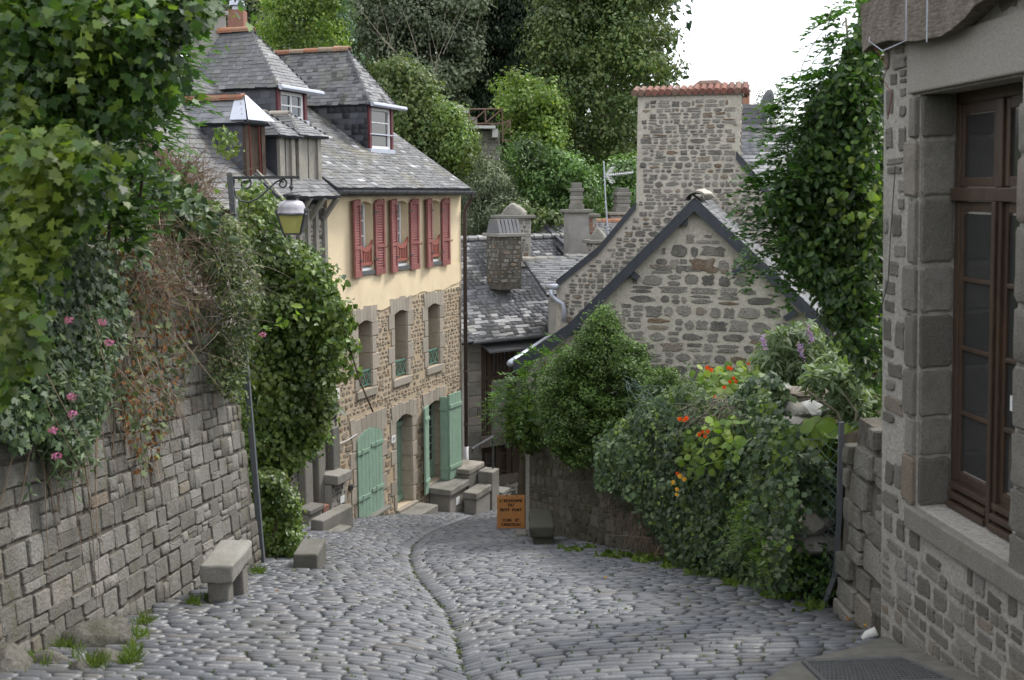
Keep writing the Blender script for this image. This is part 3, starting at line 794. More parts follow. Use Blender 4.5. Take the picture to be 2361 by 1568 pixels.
# ================================================================ left retaining wall
LW = Frame((-3.5, 4, 0), (.02, 1, 0), (1, -.02, .1), (-.1, 0, 1))
t = thing('retaining_wall', (-3.1, 7.5, float(zp(7.5))), 'tall weathered granite retaining wall behind the stone bench on the left', 'wall')
lo = [(a, float(zp(4 + a)) - .5) for a in np.linspace(-1.5, 7.6, 14)]; hi = [(a, wt(4 + a)) for a in np.linspace(7.6, -1.5, 14)]
mb = MB(); mb.prism([LW.p(a, z, .0) for a, z in lo + hi], LW.N * -.7); mb.build('wall_core', M['old_joint'], t)
pc = Pieces(T_BLK)
def lw_in(a, z): return -1.4 < a < 7.62 and float(zp(4 + a)) - .22 < z < wt(4 + a) + .02
rubble(pc, LW, -1.5, 7.7, -4.7, 2.6, (.09, .215), (.11, .35), lw_in, .024, .985, .22, .02, -.13)
# far return of the wall
EW = Frame((-3.345, 11.6, 0), (-1, .05, 0), (0, 1, 0), (-.1, 0, 1))
pc.finish('stone', t, M['old_wall'], 300)
tag(t)
# moss and weeds on the wall handled with the plants

# boulders at its foot
def rocks(lst):
    for (u, v, ru, rv, rz, lab, sd) in lst:
        g = gpt(u, v); sz = g.y / FPX
        t = MB().blob((g.x, g.y, g.z + rz * .35), (ru * sz, rv * sz * 1.6, rz), sd, 4, .2).build('boulder', M['boulder'], None, True)
        tag(t, lab, 'boulder', 'boulders at the foot of the left wall')
rocks([(205, 1500, 105, 52, .17, 'broad flat grey boulder reaching out onto the cobbles', 1), (75, 1510, 42, 30, .20, 'upright rounded boulder standing in the wall gap', 2),
       (20, 1560, 60, 40, .15, 'rounded boulder at the very left bottom corner', 3), (115, 1545, 70, 30, .10, 'low ledge of rock between the bigger boulders', 4),
       (250, 1540, 50, 26, .10, 'sloping grey boulder nearest the cobbles', 5), (185, 1560, 40, 22, .09, 'small boulder in front of the broad flat one', 6), (130, 1480, 55, 26, .12, 'lumpy boulder pressed against the wall base', 7)])

# ================================================================ right garden wall
M['mossy_mortar'] = m_plain('mossy_old_mortar', (.115, .105, .078), .4, 14, .97, .1, .9, dirt=(.17, .155, .125), dscale=1.8, damt=.7, stretch=(1, 1, .5))
t = thing('garden_wall', (1.74, 12.5, float(zp(12.5))), 'mossy rubble garden wall under the hanging ivy on the right', 'wall')
pcw = Pieces(T_RUB)
for (xa, ya, xb, yb) in ((2.64, 9.6, 1.74, 12.5), (1.74, 12.5, .29, 16.8)):
    A = Vector((xb - xa, yb - ya, 0)); Lw = A.length; A.normalize()
    fr = Frame((xa, ya, 0), A, (-A.y, A.x, 0))
    top = lambda a: float(zp(ya + (yb - ya) * a / Lw)) + 1.62
    bot = lambda a: float(zp(ya + (yb - ya) * a / Lw)) - .4
    k = np.linspace(0, Lw, 8)
    mb = MB(); mb.prism([fr.p(a, bot(a)) for a in k] + [fr.p(a, top(a)) for a in k[::-1]], fr.N * -.45); mb.build('wall_core', M['mossy_mortar'], t)
    rubble(pcw, fr, 0, Lw, -6.2, -2.0, (.10, .22), (.14, .36), lambda a, z: .03 < a < Lw - .03 and bot(a) < z < top(a) - .02, .014, .9, .25, .06, -.2)
M['mossy_stone'] = m_stone('mossy_wall_stone', [(0, (.075, .072, .055)), (.5, (.12, .112, .09)), (1, (.165, .155, .13))], 50, 2.2, (.09, .095, .045), .7, .8, .015, streak=True)
pcw.finish('stone', t, M['mossy_stone'], 300)

# ================================================================ low dry-stone pier next to the house
t = thing('dry_stone_pier', (2.66, 7.5, float(zp(7.5))), 'stump of rough dry stone wall against the house corner', 'wall')
PW = Frame((2.60, 8.02, 0), (.02, -1, 0), (-1, -.02, 0))
mb = MB()
mb.prism([PW.p(0, -3.9, -.05), PW.p(.98, -3.9, -.05), PW.p(.98, -1.72, -.05), PW.p(.22, -1.72, -.05), PW.p(.22, -1.95, -.05), PW.p(0, -1.97, -.05)], PW.N * -.5)
mb.build('wall_core', M['old_joint'], t)
pcp = Pieces(T_BLK)
rubble(pcp, PW, 0, 1.0, -3.75, -1.6, (.13, .36), (.16, .5), lambda a, z: 0 < a < .99 and z < (-1.70 if a > .22 else -1.95), .055, .96, .3, .05, n0=-.05)
PF = Frame((2.60, 8.02, 0), (1, 0, 0), (0, 1, 0))
pcp.finish('stone', t, M['old_wall'])

# ================================================================ the stone house on the right
RH = Frame((2.472, 7.0, 0), (.106, -1, 0), (-1, -.106, -.045), (-.045, 0, 1))
R = thing('stone_house', (2.61, 7.0, -3.17), 'grey stone house at the right edge with a tall brown window', 'house')
wa0 = (RH.uv(2124, 217)[0] + RH.uv(2108, 1163)[0]) / 2; wa1 = (RH.uv(2345, 176)[0] + RH.uv(2345, 1320)[0]) / 2
wz1 = RH.uv(2124, 217)[1]; wz0 = RH.uv(2108, 1163)[1]
wall_holes(RH, 0, 5.0, -4.0, 2.4, [(wa0, wa1, wz0, wz1)], .55, M['house_mortar'], 'wall', R)
mb = MB(); CF = Frame(RH.p(0, 0), (1, 0, 0), (0, 1, 0), RH.U)
mb.obox(RH.p(0.002, -4, -.56), (4, 0, 0), RH.A * .45, RH.U * 6.3); mb.build('end_wall', M['house_mortar'], R)
def rz_of(u, v): return RH.uv(u, v)[1]
jw = wa0 - .045
jamb_a0 = RH.uv(2092, 700)[0]
lint_z1 = rz_of(2108, 95)
pcj = Pieces(T_BIG)
ring_holes = lambda a, z: not (jamb_a0 - .03 < a < wa0 + .01 and wz0 - .03 < z < lint_z1) and not (wa0 - .1 < a < wa1 + .42 and wz0 - .17 < z < lint_z1 + .02) and 0.015 < a < 4.9 and z < 2.2
def base_ok(a, z): p = RH.p(a, z); return z > float(zp(p.y)) - .12
rubble(pcj, RH, 0, 4.9, -3.9, 2.2, (.09, .24), (.09, .30), lambda a, z: ring_holes(a, z) and base_ok(a, z), .013, .86, .3, .08)
pcj.finish('stone', R, M['house_stone'], 200)
# window jamb blocks: one dressed block above the other, both sides
pca = Pieces(T_BLK)
cuts = [rz_of(2124, 217)] + [RH.uv(u, v)[1] for u, v in ((2118, 320), (2114, 455), (2112, 610), (2110, 722), (2108, 850), (2107, 960), (2106, 1048), (2105, 1163))]
for i in range(len(cuts) - 1):
    za, zb = cuts[i + 1], cuts[i]
    a0 = jamb_a0 + (.0 if i % 2 else .05) - random.uniform(0, .04); a1 = wa0 - .002
    pca.add(RH.p((a0 + a1) / 2, (za + zb) / 2), RH.A * -(a1 - a0), RH.U * (zb - za - .02), RH.N * .030, .4) if RH.A.cross(RH.U).dot(RH.N) < 0 else pca.add(RH.p((a0 + a1) / 2, (za + zb) / 2), RH.A * (a1 - a0), RH.U * (zb - za - .02), RH.N * .030, .4)
    # the reveal faces of the same blocks
    pca.add(RH.p(wa0, (za + zb) / 2, -.115), RH.N * .21, RH.U * (zb - za - .02), RH.A * .022, .3) if RH.N.cross(RH.U).dot(RH.A) > 0 else pca.add(RH.p(wa0, (za + zb) / 2, -.115), RH.N * -.21, RH.U * (zb - za - .02), RH.A * .022, .3)
    zc, zd = za - .13, zb - .13
    b0, b1 = wa1 + .002, wa1 + .34 + .06 * (i % 2)
    pca.add(RH.p((b0 + b1) / 2, (zc + zd) / 2), RH.A * ((b1 - b0) * (1 if RH.A.cross(RH.U).dot(RH.N) > 0 else -1)), RH.U * (zd - zc - .02), RH.N * .030, .4)
pca.finish('jamb_stone', R, M['house_stone'])
# rendered bed of the jambs and the big lintel
mb = MB(); RH.box(mb, jamb_a0 + .03, wa1 + .5, wz1 + .012, lint_z1 - .01, -.2, .035); mb.build('lintel', M['lintel'], R, bev=.012)
mb = MB(); RH.box(mb, wa0 - .06, wa1 + .30, wz0 - .15, wz0 - .004, -.25, .055); mb.build('window_sill', M['granite'], R, bev=.012)
# the brown window
fr_n = -.22
wn = bpy.data.objects.new('window', None); COL.objects.link(wn); wn.location = RH.p((wa0 + wa1) / 2, wz0, fr_n); parent_to(wn, R)
mb = MB(); fw = .055
RH.box(mb, wa0 + .02, wa0 + .02 + fw, wz0, wz1, fr_n - .06, fr_n); RH.box(mb, wa1 - fw, wa1, wz0, wz1, fr_n - .06, fr_n)
RH.box(mb, wa0 + .02, wa1, wz1 - .07, wz1 - .002, fr_n - .06, fr_n)
zt0, zt1 = RH.uv(2198, 462, fr_n)[1], RH.uv(2198, 432, fr_n)[1]
RH.box(mb, wa0 + .02, wa1, zt0, zt1, fr_n - .05, fr_n + .03)
am = wa0 + .02 + (wa1 - wa0 - .02) * .47
RH.box(mb, am - .035, am + .035, zt1, wz1 - .07, fr_n - .05, fr_n + .012)
RH.box(mb, am - .05, am + .05, wz0 + .02, zt0, fr_n - .045, fr_n + .02)
RH.box(mb, am - .018, am + .018, wz0 + .02, zt0, fr_n + .02, fr_n + .04)
mb.build('frame', M['casement'], wn, bev=.006)
zbars = [RH.uv(2200, v, fr_n)[1] for v in (640, 797, 945)]
zpan = RH.uv(2195, 1100, fr_n)[1]
for (a, b) in ((wa0 + .02 + fw, am - .035), (am + .035, wa1 - fw)):
    mb = MB(); r = .045
    for (z0_, z1_) in ((zpan, zt0 - .005), (zt1 + .005, wz1 - .075)):
        RH.box(mb, a, a + r, z0_, z1_, fr_n - .04, fr_n - .005); RH.box(mb, b - r, b, z0_, z1_, fr_n - .04, fr_n - .005)
        RH.box(mb, a + r, b - r, z1_ - .06, z1_, fr_n - .04, fr_n - .006); RH.box(mb, a + r, b - r, z0_, z0_ + .055, fr_n - .04, fr_n - .006)
    for z in zbars: RH.box(mb, a + r, b - r, z - .014, z + .014, fr_n - .035, fr_n - .004)
    RH.box(mb, a, b, wz0 + .005, zpan - .002, fr_n - .045, fr_n - .01)
    for k in range(3): RH.box(mb, a - .01, b + .01, wz0 + .01 + k * (zpan - wz0) / 3, wz0 + .01 + (k + .62) * (zpan - wz0) / 3, fr_n - .01, fr_n + .055 - k * .012)
    mb.build('casement', M['casement'], wn, bev=.005)
    zz = [zpan + .055] + sorted(zbars) + [zt0 - .065]
    for k in range(4):
        mb = MB(); RH.box(mb, a + r, b - r, zz[k] + .014, zz[k + 1] - .014, fr_n - .03, fr_n - .022); mb.build('pane', M['glass'], wn)
    mb = MB(); RH.box(mb, a + r, b - r, zt1 + .06, wz1 - .14, fr_n - .03, fr_n - .022); mb.build('pane', M['glass'], wn)
mb = MB(); RH.box(mb, am + .12, am + .22, zbars[2] + .12, zbars[2] + .21, fr_n - .021, fr_n - .018)
mb.build('paper_notice', M['white'], wn)
# beam, boards
bz0, bz1 = rz_of(2032, 118), rz_of(2032, 70)
mb = MB(); n_ = 40; V = []
bj = [random.uniform(-.012, .012) for _ in range(90)]
def brow(off_b, off_t, nn):
    return [RH.p(-.06 + 5 * i / n_, bz0 + off_b + .02 * math.sin(i * .5) + bj[i] + .10 / (1 + math.exp(-(i - 10.5) * 1.2)) - .03 * math.exp(-((i - 6.5) / 2.4) ** 2), nn + bj[i + 41]) for i in range(n_ + 1)], [RH.p(-.06 + 5 * i / n_, bz0 + .30 + off_t + .015 * math.sin(i * .4) + bj[i + 20] * .7, nn + bj[i + 30]) for i in range(n_ + 1)]
(b1_, t1_), (b2_, t2_) = brow(0, 0, .13), brow(.02, 0, -.1)
for i in range(n_): mb.hexa([b1_[i], b1_[i + 1], b2_[i + 1], b2_[i], t1_[i], t1_[i + 1], t2_[i + 1], t2_[i]])
mb.build('jetty_beam', M['beam'], R)
for i in range(14):
    mb = MB(); a = .0 + i * .2; RH.box(mb, a, a + .19 - random.uniform(0, .02), bz0 + .28, bz0 + 2.0, .0, .03 + random.uniform(0, .02)); mb.build('board', M['boards'], R)
mb = MB(); RH.box(mb, -.02, .12, bz0 + .25, 2.4, .0, .06); mb.build('corner_render', M['house_mortar'], R)
p0 = RH.p(.32, bz0 + .10, .17)
mb = MB(); mb.tube([RH.p(.62, bz0 + .30, .16), RH.p(.62, bz0 - .02, .16), RH.p(.40, bz0 - .05, .20), RH.p(.34, bz0 + .02, .26), RH.p(.22, bz0 + .06, .2)], .004, 5); mb.build('bent_bracket', M['zinc'], R)
mb = MB(); mb.tube([RH.p(.85, bz0 + .3, .15), RH.p(.85, bz0 - .06, .15)], .004, 5); mb.build('iron_strap', M['zinc'], R)
mb = MB(); mb.tube([RH.p(.16, bz0 - .0, .14), RH.p(.2, bz0 - .12, .07), RH.p(.12, bz0 - .2, .06), RH.p(.22, bz0 - .3, .05), RH.p(.16, bz0 - .45, .05)], .0035, 4); mb.build('loose_cable', M['pipe_red'], R)
mb = MB(); mb.tube([RH.p(.26, bz0 - .75, .045), RH.p(.2, bz0 - 1.2, .045), RH.p(.17, bz0 - 1.5, .045), RH.p(.05, bz0 - 1.75, .05)], .0035, 4); mb.build('loose_cable', M['iron'], R)
mb = MB(); p = RH.p(.1, -3.05, .05); mb.tube([p + Vector((-.02, .02, 0)), p + Vector((-.08, .03, -.03)), p + Vector((-.13, .02, -.08))], [.035, .03, .018], 8); 
tag(mb.build('crumpled_bag', M['concrete'], None, True), 'crumpled pale scrap of packaging lying at the house corner', 'litter')
g = gpt(2340, 1560); mb = MB(); mb.blob((g.x + .05, g.y - .15, g.z + .12), (.24, .42, .34), 5, 3, .12)
tag(mb.build('corner_block', M['granite'], None, True), 'rough granite block at the foot of the stone house', 'stone block')
# ================================================================ building helpers
def part(name, parent, loc=(0, 0, 0)):
    o = bpy.data.objects.new(name, None); COL.objects.link(o); o.location = loc; o.empty_display_size = .1
    return parent_to(o, parent)
def casement(fr, par, a0, a1, z0, z1, n, cols, rows, mat, glass, fw=.05, bw=.025, d=.05, back=None):
    mb = MB()
    fr.box(mb, a0, a0 + fw, z0, z1, n - d, n); fr.box(mb, a1 - fw, a1, z0, z1, n - d, n)
    fr.box(mb, a0 + fw, a1 - fw, z1 - fw, z1, n - d, n - .002); fr.box(mb, a0 + fw, a1 - fw, z0, z0 + fw, n - d, n - .002)
    A = [a0 + fw + (a1 - a0 - 2 * fw) * i / cols for i in range(cols + 1)]; Z = [z0 + fw + (z1 - z0 - 2 * fw) * i / rows for i in range(rows + 1)]
    for a in A[1:-1]: fr.box(mb, a - bw, a + bw, z0 + fw, z1 - fw, n - d, n - .004)
    for z in Z[1:-1]: fr.box(mb, a0 + fw, a1 - fw, z - bw * .7, z + bw * .7, n - d * .8, n - .008)
    mb.build('frame', mat, par)
    for i in range(cols):
        for j in range(rows):
            mb = MB(); fr.box(mb, A[i] + bw * .8, A[i + 1] - bw * .8, Z[j] + bw * .5, Z[j + 1] - bw * .5, n - d * .75, n - d * .6); mb.build('pane', glass, par)
    if back:
        mb = MB(); fr.box(mb, a0 + fw * .5, a1 - fw * .5, z0 + fw * .5, z1 - fw * .5, n - d - .06, n - d - .04); mb.build('blind', back, par)
def ridge_tiles(par, a, b, mat, r=.11, n=None, name='ridge_tile'):
    a, b = Vector(a), Vector(b); L_ = (b - a).length; n = n or max(2, int(L_ / .36)); t = (b - a) / n; d = t.normalized()
    side = d.cross(Vector((0, 0, 1))).normalized(); up = side.cross(d)
    for i in range(n):
        p = a + t * i; mb = MB(); V = []
        for q, (off, rr) in enumerate(((-.02, r * 1.12), (t.length * .96, r * .94))):
            for j in range(7):
                an = math.pi * j / 6; V.append(p + d * off + side * math.cos(an) * rr + up * (math.sin(an) * rr * .85 - .03 + (random.uniform(-.012, .012) if q == 0 else 0)))
        V += [v - up * .03 for v in V]
        F = [(j, j + 1, 8 + j, 7 + j) for j in range(6)] + [(14 + j, 21 + j, 22 + j, 15 + j) for j in range(6)] + [(j, 14 + j, 15 + j, j + 1) for j in range(6)] + [(7 + j, 8 + j, 22 + j, 21 + j) for j in range(6)]
        mb.add(V, F); mb.build(name, mat, par)
def dormer(root, fr, s0, s1, k, zb, ze, zr, hb, D, o, roof_mat, frame_mat, glass, cols, rows, tile_mat, back=None, sw=.16, sh=.085, win=True, rail=False, gut=False, post_mat=None, zsill=None):
    d = part('dormer', root, fr.p((s0 + s1) / 2, zb, k)); sc = (s0 + s1) / 2
    mb = MB(); fr.box(mb, s0, s0 + .07, zb - .6, ze, k - D, k - .02); mb.build('cheek', M['slate_dark'], d)
    mb = MB(); fr.box(mb, s1 - .07, s1, zb - .6, ze, k - D, k - .02); mb.build('cheek', M['slate_dark'], d)
    pc = Pieces(T_SLT)
    slates(pc, [fr.p(s0 - .003, zb - .5, k - .03), fr.p(s0 - .003, zb - .5, k - D), fr.p(s0 - .003, ze, k - D), fr.p(s0 - .003, ze, k - .03)], .2, .12, .009, .05, flip=False)
    pc.finish('hung_slate', d, M['slate_dark'], 120)
    E = lambda s, kk: fr.p(s, ze - .02, kk)
    Lf = [E(s0 - o, k + o), E(s0 - o, k - D), fr.p(sc, zr, k - D), fr.p(sc, zr, k - hb)]
    Rt = [E(s1 + o, k + o), E(s1 + o, k - D), fr.p(sc, zr, k - D), fr.p(sc, zr, k - hb)]
    Fh = [E(s0 - o, k + o), E(s1 + o, k + o), fr.p(sc, zr, k - hb)]
    mb = MB(); roof_slab(mb, Lf, .04); roof_slab(mb, Rt, .04); roof_slab(mb, Fh, .04); mb.build('roof', M['barge'], d)
    pc = Pieces(T_SLT); slates(pc, Lf, sw, sh, .012); slates(pc, Fh, sw, sh, .012); pc.finish('slate', d, roof_mat, 230)
    pc = Pieces(T_SLT); slates(pc, Rt, sw, sh, .012); pc.finish('slate', d, roof_mat, 0)
    if tile_mat: ridge_tiles(d, fr.p(sc, zr + .02, k - D), fr.p(sc, zr + .02, k - hb + .08), tile_mat, .09)
    zw = zsill if zsill is not None else zb
    if win:
        pm = post_mat or M['dark_red']
        mb = MB(); fr.box(mb, s0, s0 + .08, zw, ze, k - .06, k + .02); fr.box(mb, s1 - .08, s1, zw, ze, k - .06, k + .02); fr.box(mb, s0 + .08, s1 - .08, ze - .06, ze, k - .06, k + .015); mb.build('post', pm, d)
        casement(fr, d, s0 + .085, s1 - .085, zw, ze - .07, k - .02, cols, rows, frame_mat, glass, .06, .02, .06, back)
        mb = MB(); fr.box(mb, s0 - .02, s1 + .02, zw - .12, zw - .003, k - .1, k + .05); mb.build('sill', M['zinc'], d)
    if rail:
        mb = MB(); mb.tube([fr.p(s0 - .05, zw + .3, k + .06), fr.p(s1 + .08, zw + .3, k + .06)], .014, 6); mb.build('rail', M['zinc'], d)
    if gut:
        mb = MB(); mb.tube([fr.p(s0 - o, ze - .02, k + o + .05), fr.p(s1 + o + .25, ze - .03, k + o + .05)], .05, 8); mb.build('gutter', M['zinc'], d)
    return d

# ================================================================ the cream and stone house with red shutters
Y = Frame((-3.44, 19.5, 0), (.397, .918, 0), (.918, -.397, 0))
YL = Y.uv(1062, 440)[0]
YH = thing('shuttered_house', Y.p(0, float(zp(19.5))), 'stone house with cream upper storey, red louvred shutters and sage green doors', 'house')
zj = Y.uv(900, 695)[1]                            # where the render ends and the rubble begins
yz = lambda u, v: Y.uv(u, v)[1]
ys = lambda u, v: Y.uv(u, v)[0]
UW = []                                           # upper windows
for (ul, ur) in ((827, 859), (911, 941), (992, 1014)):
    UW.append((ys(ul, 550), ys(ur, 550), yz(845, 630), yz(845, 464)))
LWn = []
for (ul, ur, vt, vb) in ((826, 857, 738, 897), (910, 939, 714, 870), (987, 1013, 699, 843)):
    LWn.append((ys(ul, 810), ys(ur, 810), yz((ul + ur) / 2, vb), yz((ul + ur) / 2, vt)))
GS = (ys(822, 1090), ys(879, 1080), yz(850, 1187), yz(850, 985))
GD = (ys(914, 1060), ys(950, 1050), yz(930, 1166), yz(930, 955))
GG = (ys(985, 1020), ys(1019, 1010), yz(1000, 1112), yz(1000, 924))
zg0 = -8.6
wall_holes(Y, 0, YL, zj, -.02, UW, .5, M['render'], 'rendered_wall', YH)
wall_holes(Y, 0.002, YL - .002, zg0, zj - .003, LWn + [GS, GD, GG], .5, M['mortar_y'], 'stone_wall', YH)
mb = MB(); Y.box(mb, .01, YL - .01, zg0, -.05, -5.0, -.505); mb.build('house_body', M['greyrender'], YH)
# uneven lower edge of the render
mb = MB(); n_ = 30; zc = lambda a: zj - .12 + .32 * (a / YL) ** 1.5 - .03 + .05 * math.sin(a * 2.3) + .02 * math.sin(a * 9)
for i in range(n_):
    a, b = YL * i / n_, YL * (i + 1) / n_
    mb.hexa([Y.p(a, zc(a), .004), Y.p(b, zc(b), .004), Y.p(b, zj + .6, .004), Y.p(a, zj + .6, .004), Y.p(a, zc(a) + .01, .022), Y.p(b, zc(b) + .01, .022), Y.p(b, zj + .6, .012), Y.p(a, zj + .6, .012)])
mb.build('render_skirt', M['render'], YH)
def clear(h, m, a, z): return h[0] - m < a < h[1] + m and h[2] - .16 < z < h[3] + .34
def y_in(a, z):
    if not (.03 < a < YL - .03) or z > zc(a) - .03 or z < float(zp(Y.p(a, 0).y)) - .3: return False
    if any(clear(h, .17, a, z) for h in LWn): return False
    if clear(GS, .12, a, z) or clear(GG, .14, a, z) or clear(GD, .14, a, z): return False
    return True
pc = Pieces(T_RUB)
rubble(pc, Y, 0, YL, zg0, yz(900, 955), (.10, .26), (.13, .36), y_in, .014, .84, .3, .06)
rubble(pc, Y, 0, YL, yz(900, 955), zj + .6, (.065, .14), (.08, .24), y_in, .012, .76, .25, .08, skip=.06)
pc.finish('stone', YH, M['rubble_y'], 300)
# dressed surrounds: jambs of alternating blocks, voussoirs overhead
pcd = Pieces(T_ASH)
SG = 1 if Y.A.cross(Y.U).dot(Y.N) > 0 else -1
def block(a0, a1, z0, z1, pr=.02):
    pcd.add(Y.p((a0 + a1) / 2, (z0 + z1) / 2), Y.A * (a1 - a0) * SG, Y.U * (z1 - z0), Y.N * pr, max(a1 - a0, z1 - z0))
def surround(h, rise, jw=.16, nb=4, depth=.3):
    a0, a1, z0, z1 = h
    for i in range(nb):
        za, zb = z0 + (z1 - z0 - .02) * i / nb, z0 + (z1 - z0 - .02) * (i + 1) / nb
        wl = jw + (.10 if i % 2 else 0) + random.uniform(-.02, .02)
        block(a0 - wl, a0 - .004, za + .006, zb - .006); block(a1 + .004, a1 + wl, za + .006, zb - .006)
        pcd.add(Y.p(a1, (za + zb) / 2, -depth * .5), (Y.N * depth if Y.N.cross(Y.U).dot(-Y.A) > 0 else Y.N * -depth), Y.U * (zb - za - .012), -Y.A * .015, .3)
    nv = 7; c = (a0 + a1) / 2; hw = (a1 - a0) / 2 + .17
    arc = lambda a: z1 - rise * ((a - c) / ((a1 - a0) / 2)) ** 2 if abs(a - c) < (a1 - a0) / 2 else z1 - rise
    for i in range(nv):
        p, q = c - hw + 2 * hw * i / nv, c - hw + 2 * hw * (i + 1) / nv
        tp = z1 + .26 + random.uniform(-.03, .03); fan = .10
        P = [(p + .004, arc(p)), (q - .004, arc(q)), (c + (q - c) * (1 + fan), tp), (c + (p - c) * (1 + fan) + .006, tp)]
        mb = MB(); mb.prism([Y.p(a, z, .024) for a, z in P], Y.N * -.22); mb.build('voussoir', M['dressed'], YH)
for h in LWn: surround(h, .08)
surround(GS, .16, .12, 5, .06); surround(GD, .12, .14, 6); surround(GG, .10, .14, 6)
for h in LWn:
    mb = MB(); Y.box(mb, h[0] - .12, h[1] + .14, h[2] - .17, h[2] - .004, -.3, .045); mb.build('window_sill', M['dressed'], YH, bev=.015)
pcd.finish('jamb_stone', YH, M['dressed'])
# upper windows with curved heads, louvred shutters and balconets
def uwindow(h):
    a0, a1, z0, z1 = h; c = (a0 + a1) / 2
    wn = part('window', YH, Y.p(c, z0, -.2))
    mb = MB(); n_ = 8                              # arched head of the opening
    for i in range(n_):
        p, q = a0 + (a1 - a0) * i / n_, a0 + (a1 - a0) * (i + 1) / n_
        f = lambda a: z1 - .075 * ((a - c) / ((a1 - a0) / 2)) ** 2
        mb.hexa([Y.p(p, f(p), -.4), Y.p(q, f(q), -.4), Y.p(q, f(q), .006), Y.p(p, f(p), .006), Y.p(p, z1 + .05, -.4), Y.p(q, z1 + .05, -.4), Y.p(q, z1 + .05, .006), Y.p(p, z1 + .05, .006)])
    mb.build('arched_head', M['render'], wn)
    casement(Y, wn, a0 + .01, a1 - .01, z0 + .06, z1 - .02, -.16, 2, 4, M['white'], M['glass'], .06, .022)
    mb = MB(); Y.box(mb, a0 - .02, a1 + .03, z0 - .03, z0 + .05, -.2, .05); mb.build('sill', M['gutter'], wn)
    mb = MB(); Y.box(mb, a0 + .1, a1 - .02, z0 + .052, z0 + .10, -.15, -.02); mb.build('flower_ledge', M['white'], wn)
    bc = part('balconet', YH, Y.p(c, z0, 0))
    mb = MB(); zb_ = z0 + .16; Y.box(mb, a0 + .01, a1 - .01, zb_, zb_ + .05, -.03, .01)
    n_ = 8
    for i in range(n_):
        p, q = a0 + .01 + (a1 - a0 - .02) * i / n_, a0 + .01 + (a1 - a0 - .02) * (i + 1) / n_
        f = lambda a: zb_ + .26 + .16 * abs((a - c) / ((a1 - a0) / 2)) ** 2.5
        mb.hexa([Y.p(p, f(p), -.03), Y.p(q, f(q), -.03), Y.p(q, f(q), .01), Y.p(p, f(p), .01), Y.p(p, f(p) + .09, -.03), Y.p(q, f(q) + .09, -.03), Y.p(q, f(q) + .09, .01), Y.p(p, f(p) + .09, .01)])
    mb.build('rail', M['balconet'], bc)
    for i in range(7):
        a = a0 + .05 + (a1 - a0 - .1) * i / 6; mb = MB(); Y.box(mb, a - .014, a + .014, zb_ + .05, zb_ + .27 + .14 * abs((a - c) / ((a1 - a0) / 2)) ** 2.5, -.022, .002); mb.build('baluster', M['balconet'], bc)
    wdt = .345
    for sd in (-1, 1):
        hx = a0 - .01 if sd < 0 else a1 + .015
        ang = math.radians(11 if sd < 0 else 4)
        Ad = (Y.A * sd * math.cos(ang) + Y.N * math.sin(ang)).normalized()
        Nd = Vector((0, 0, 1)).cross(Ad); Nd = Nd if Nd.dot(Y.N) > 0 else -Nd
        SF = Frame(Y.p(hx, z0 - .05, .03), Ad, Nd)
        sh_ = part('shutter', YH, SF.p(0, 0)); H = z1 - z0 + .09
        mb = MB(); SF.box(mb, 0, .055, 0, H - .07, 0, .04); SF.box(mb, wdt - .055, wdt, 0, H - .0, 0, .04)
        if sd < 0: mb = MB(); SF.box(mb, 0, .055, 0, H, 0, .04); SF.box(mb, wdt - .055, wdt, 0, H - .02, 0, .04)
        SF.box(mb, .055, wdt - .055, 0, .12, 0, .038); SF.box(mb, .055, wdt - .055, H * .36, H * .36 + .07, 0, .038)
        mb.prism([SF.p(.055, H - .12, 0), SF.p(wdt - .055, H - .12, 0), SF.p(wdt - .055, H - .02, 0), SF.p(wdt * .5, H - .0, 0), SF.p(.055, H - .03, 0)], SF.N * .038)
        mb.build('frame', M['red'], sh_)
        mb = MB(); z = .14
        while z < H - .14:
            if not H * .35 < z < H * .36 + .07:
                mb.obox(SF.p(.055, z, .004), SF.A * (wdt - .11), SF.U * .034 - SF.N * .0 + SF.N * -.012 + SF.N * .0, SF.N * .012 + SF.U * .012 if False else SF.N * .022 - SF.U * .014)
            z += .052
        o = mb.build('slats', M['red'], sh_); o['kind'] = 'stuff'
        mb = MB(); SF.box(mb, .055, wdt - .055, .12, H - .12, .002, .008); mb.build('backing', M['red'], sh_)
        mb = MB(); SF.box(mb, -.06, .07, H * .2, H * .2 + .03, .04, .05); mb.build('hinge', M['iron'], sh_)
        mb = MB(); SF.box(mb, -.06, .07, H * .82, H * .82 + .03, .04, .05); mb.build('hinge', M['iron'], sh_)
        if sd > 0:
            mb = MB(); mb.tube([SF.p(wdt - .01, H * .36, .04), SF.p(wdt + .05, H * .35, .05), SF.p(wdt + .055, H * .38, .05)], .012, 5); mb.build('shutter_catch', M['pipe_red'], sh_)
for h in UW: uwindow(h)
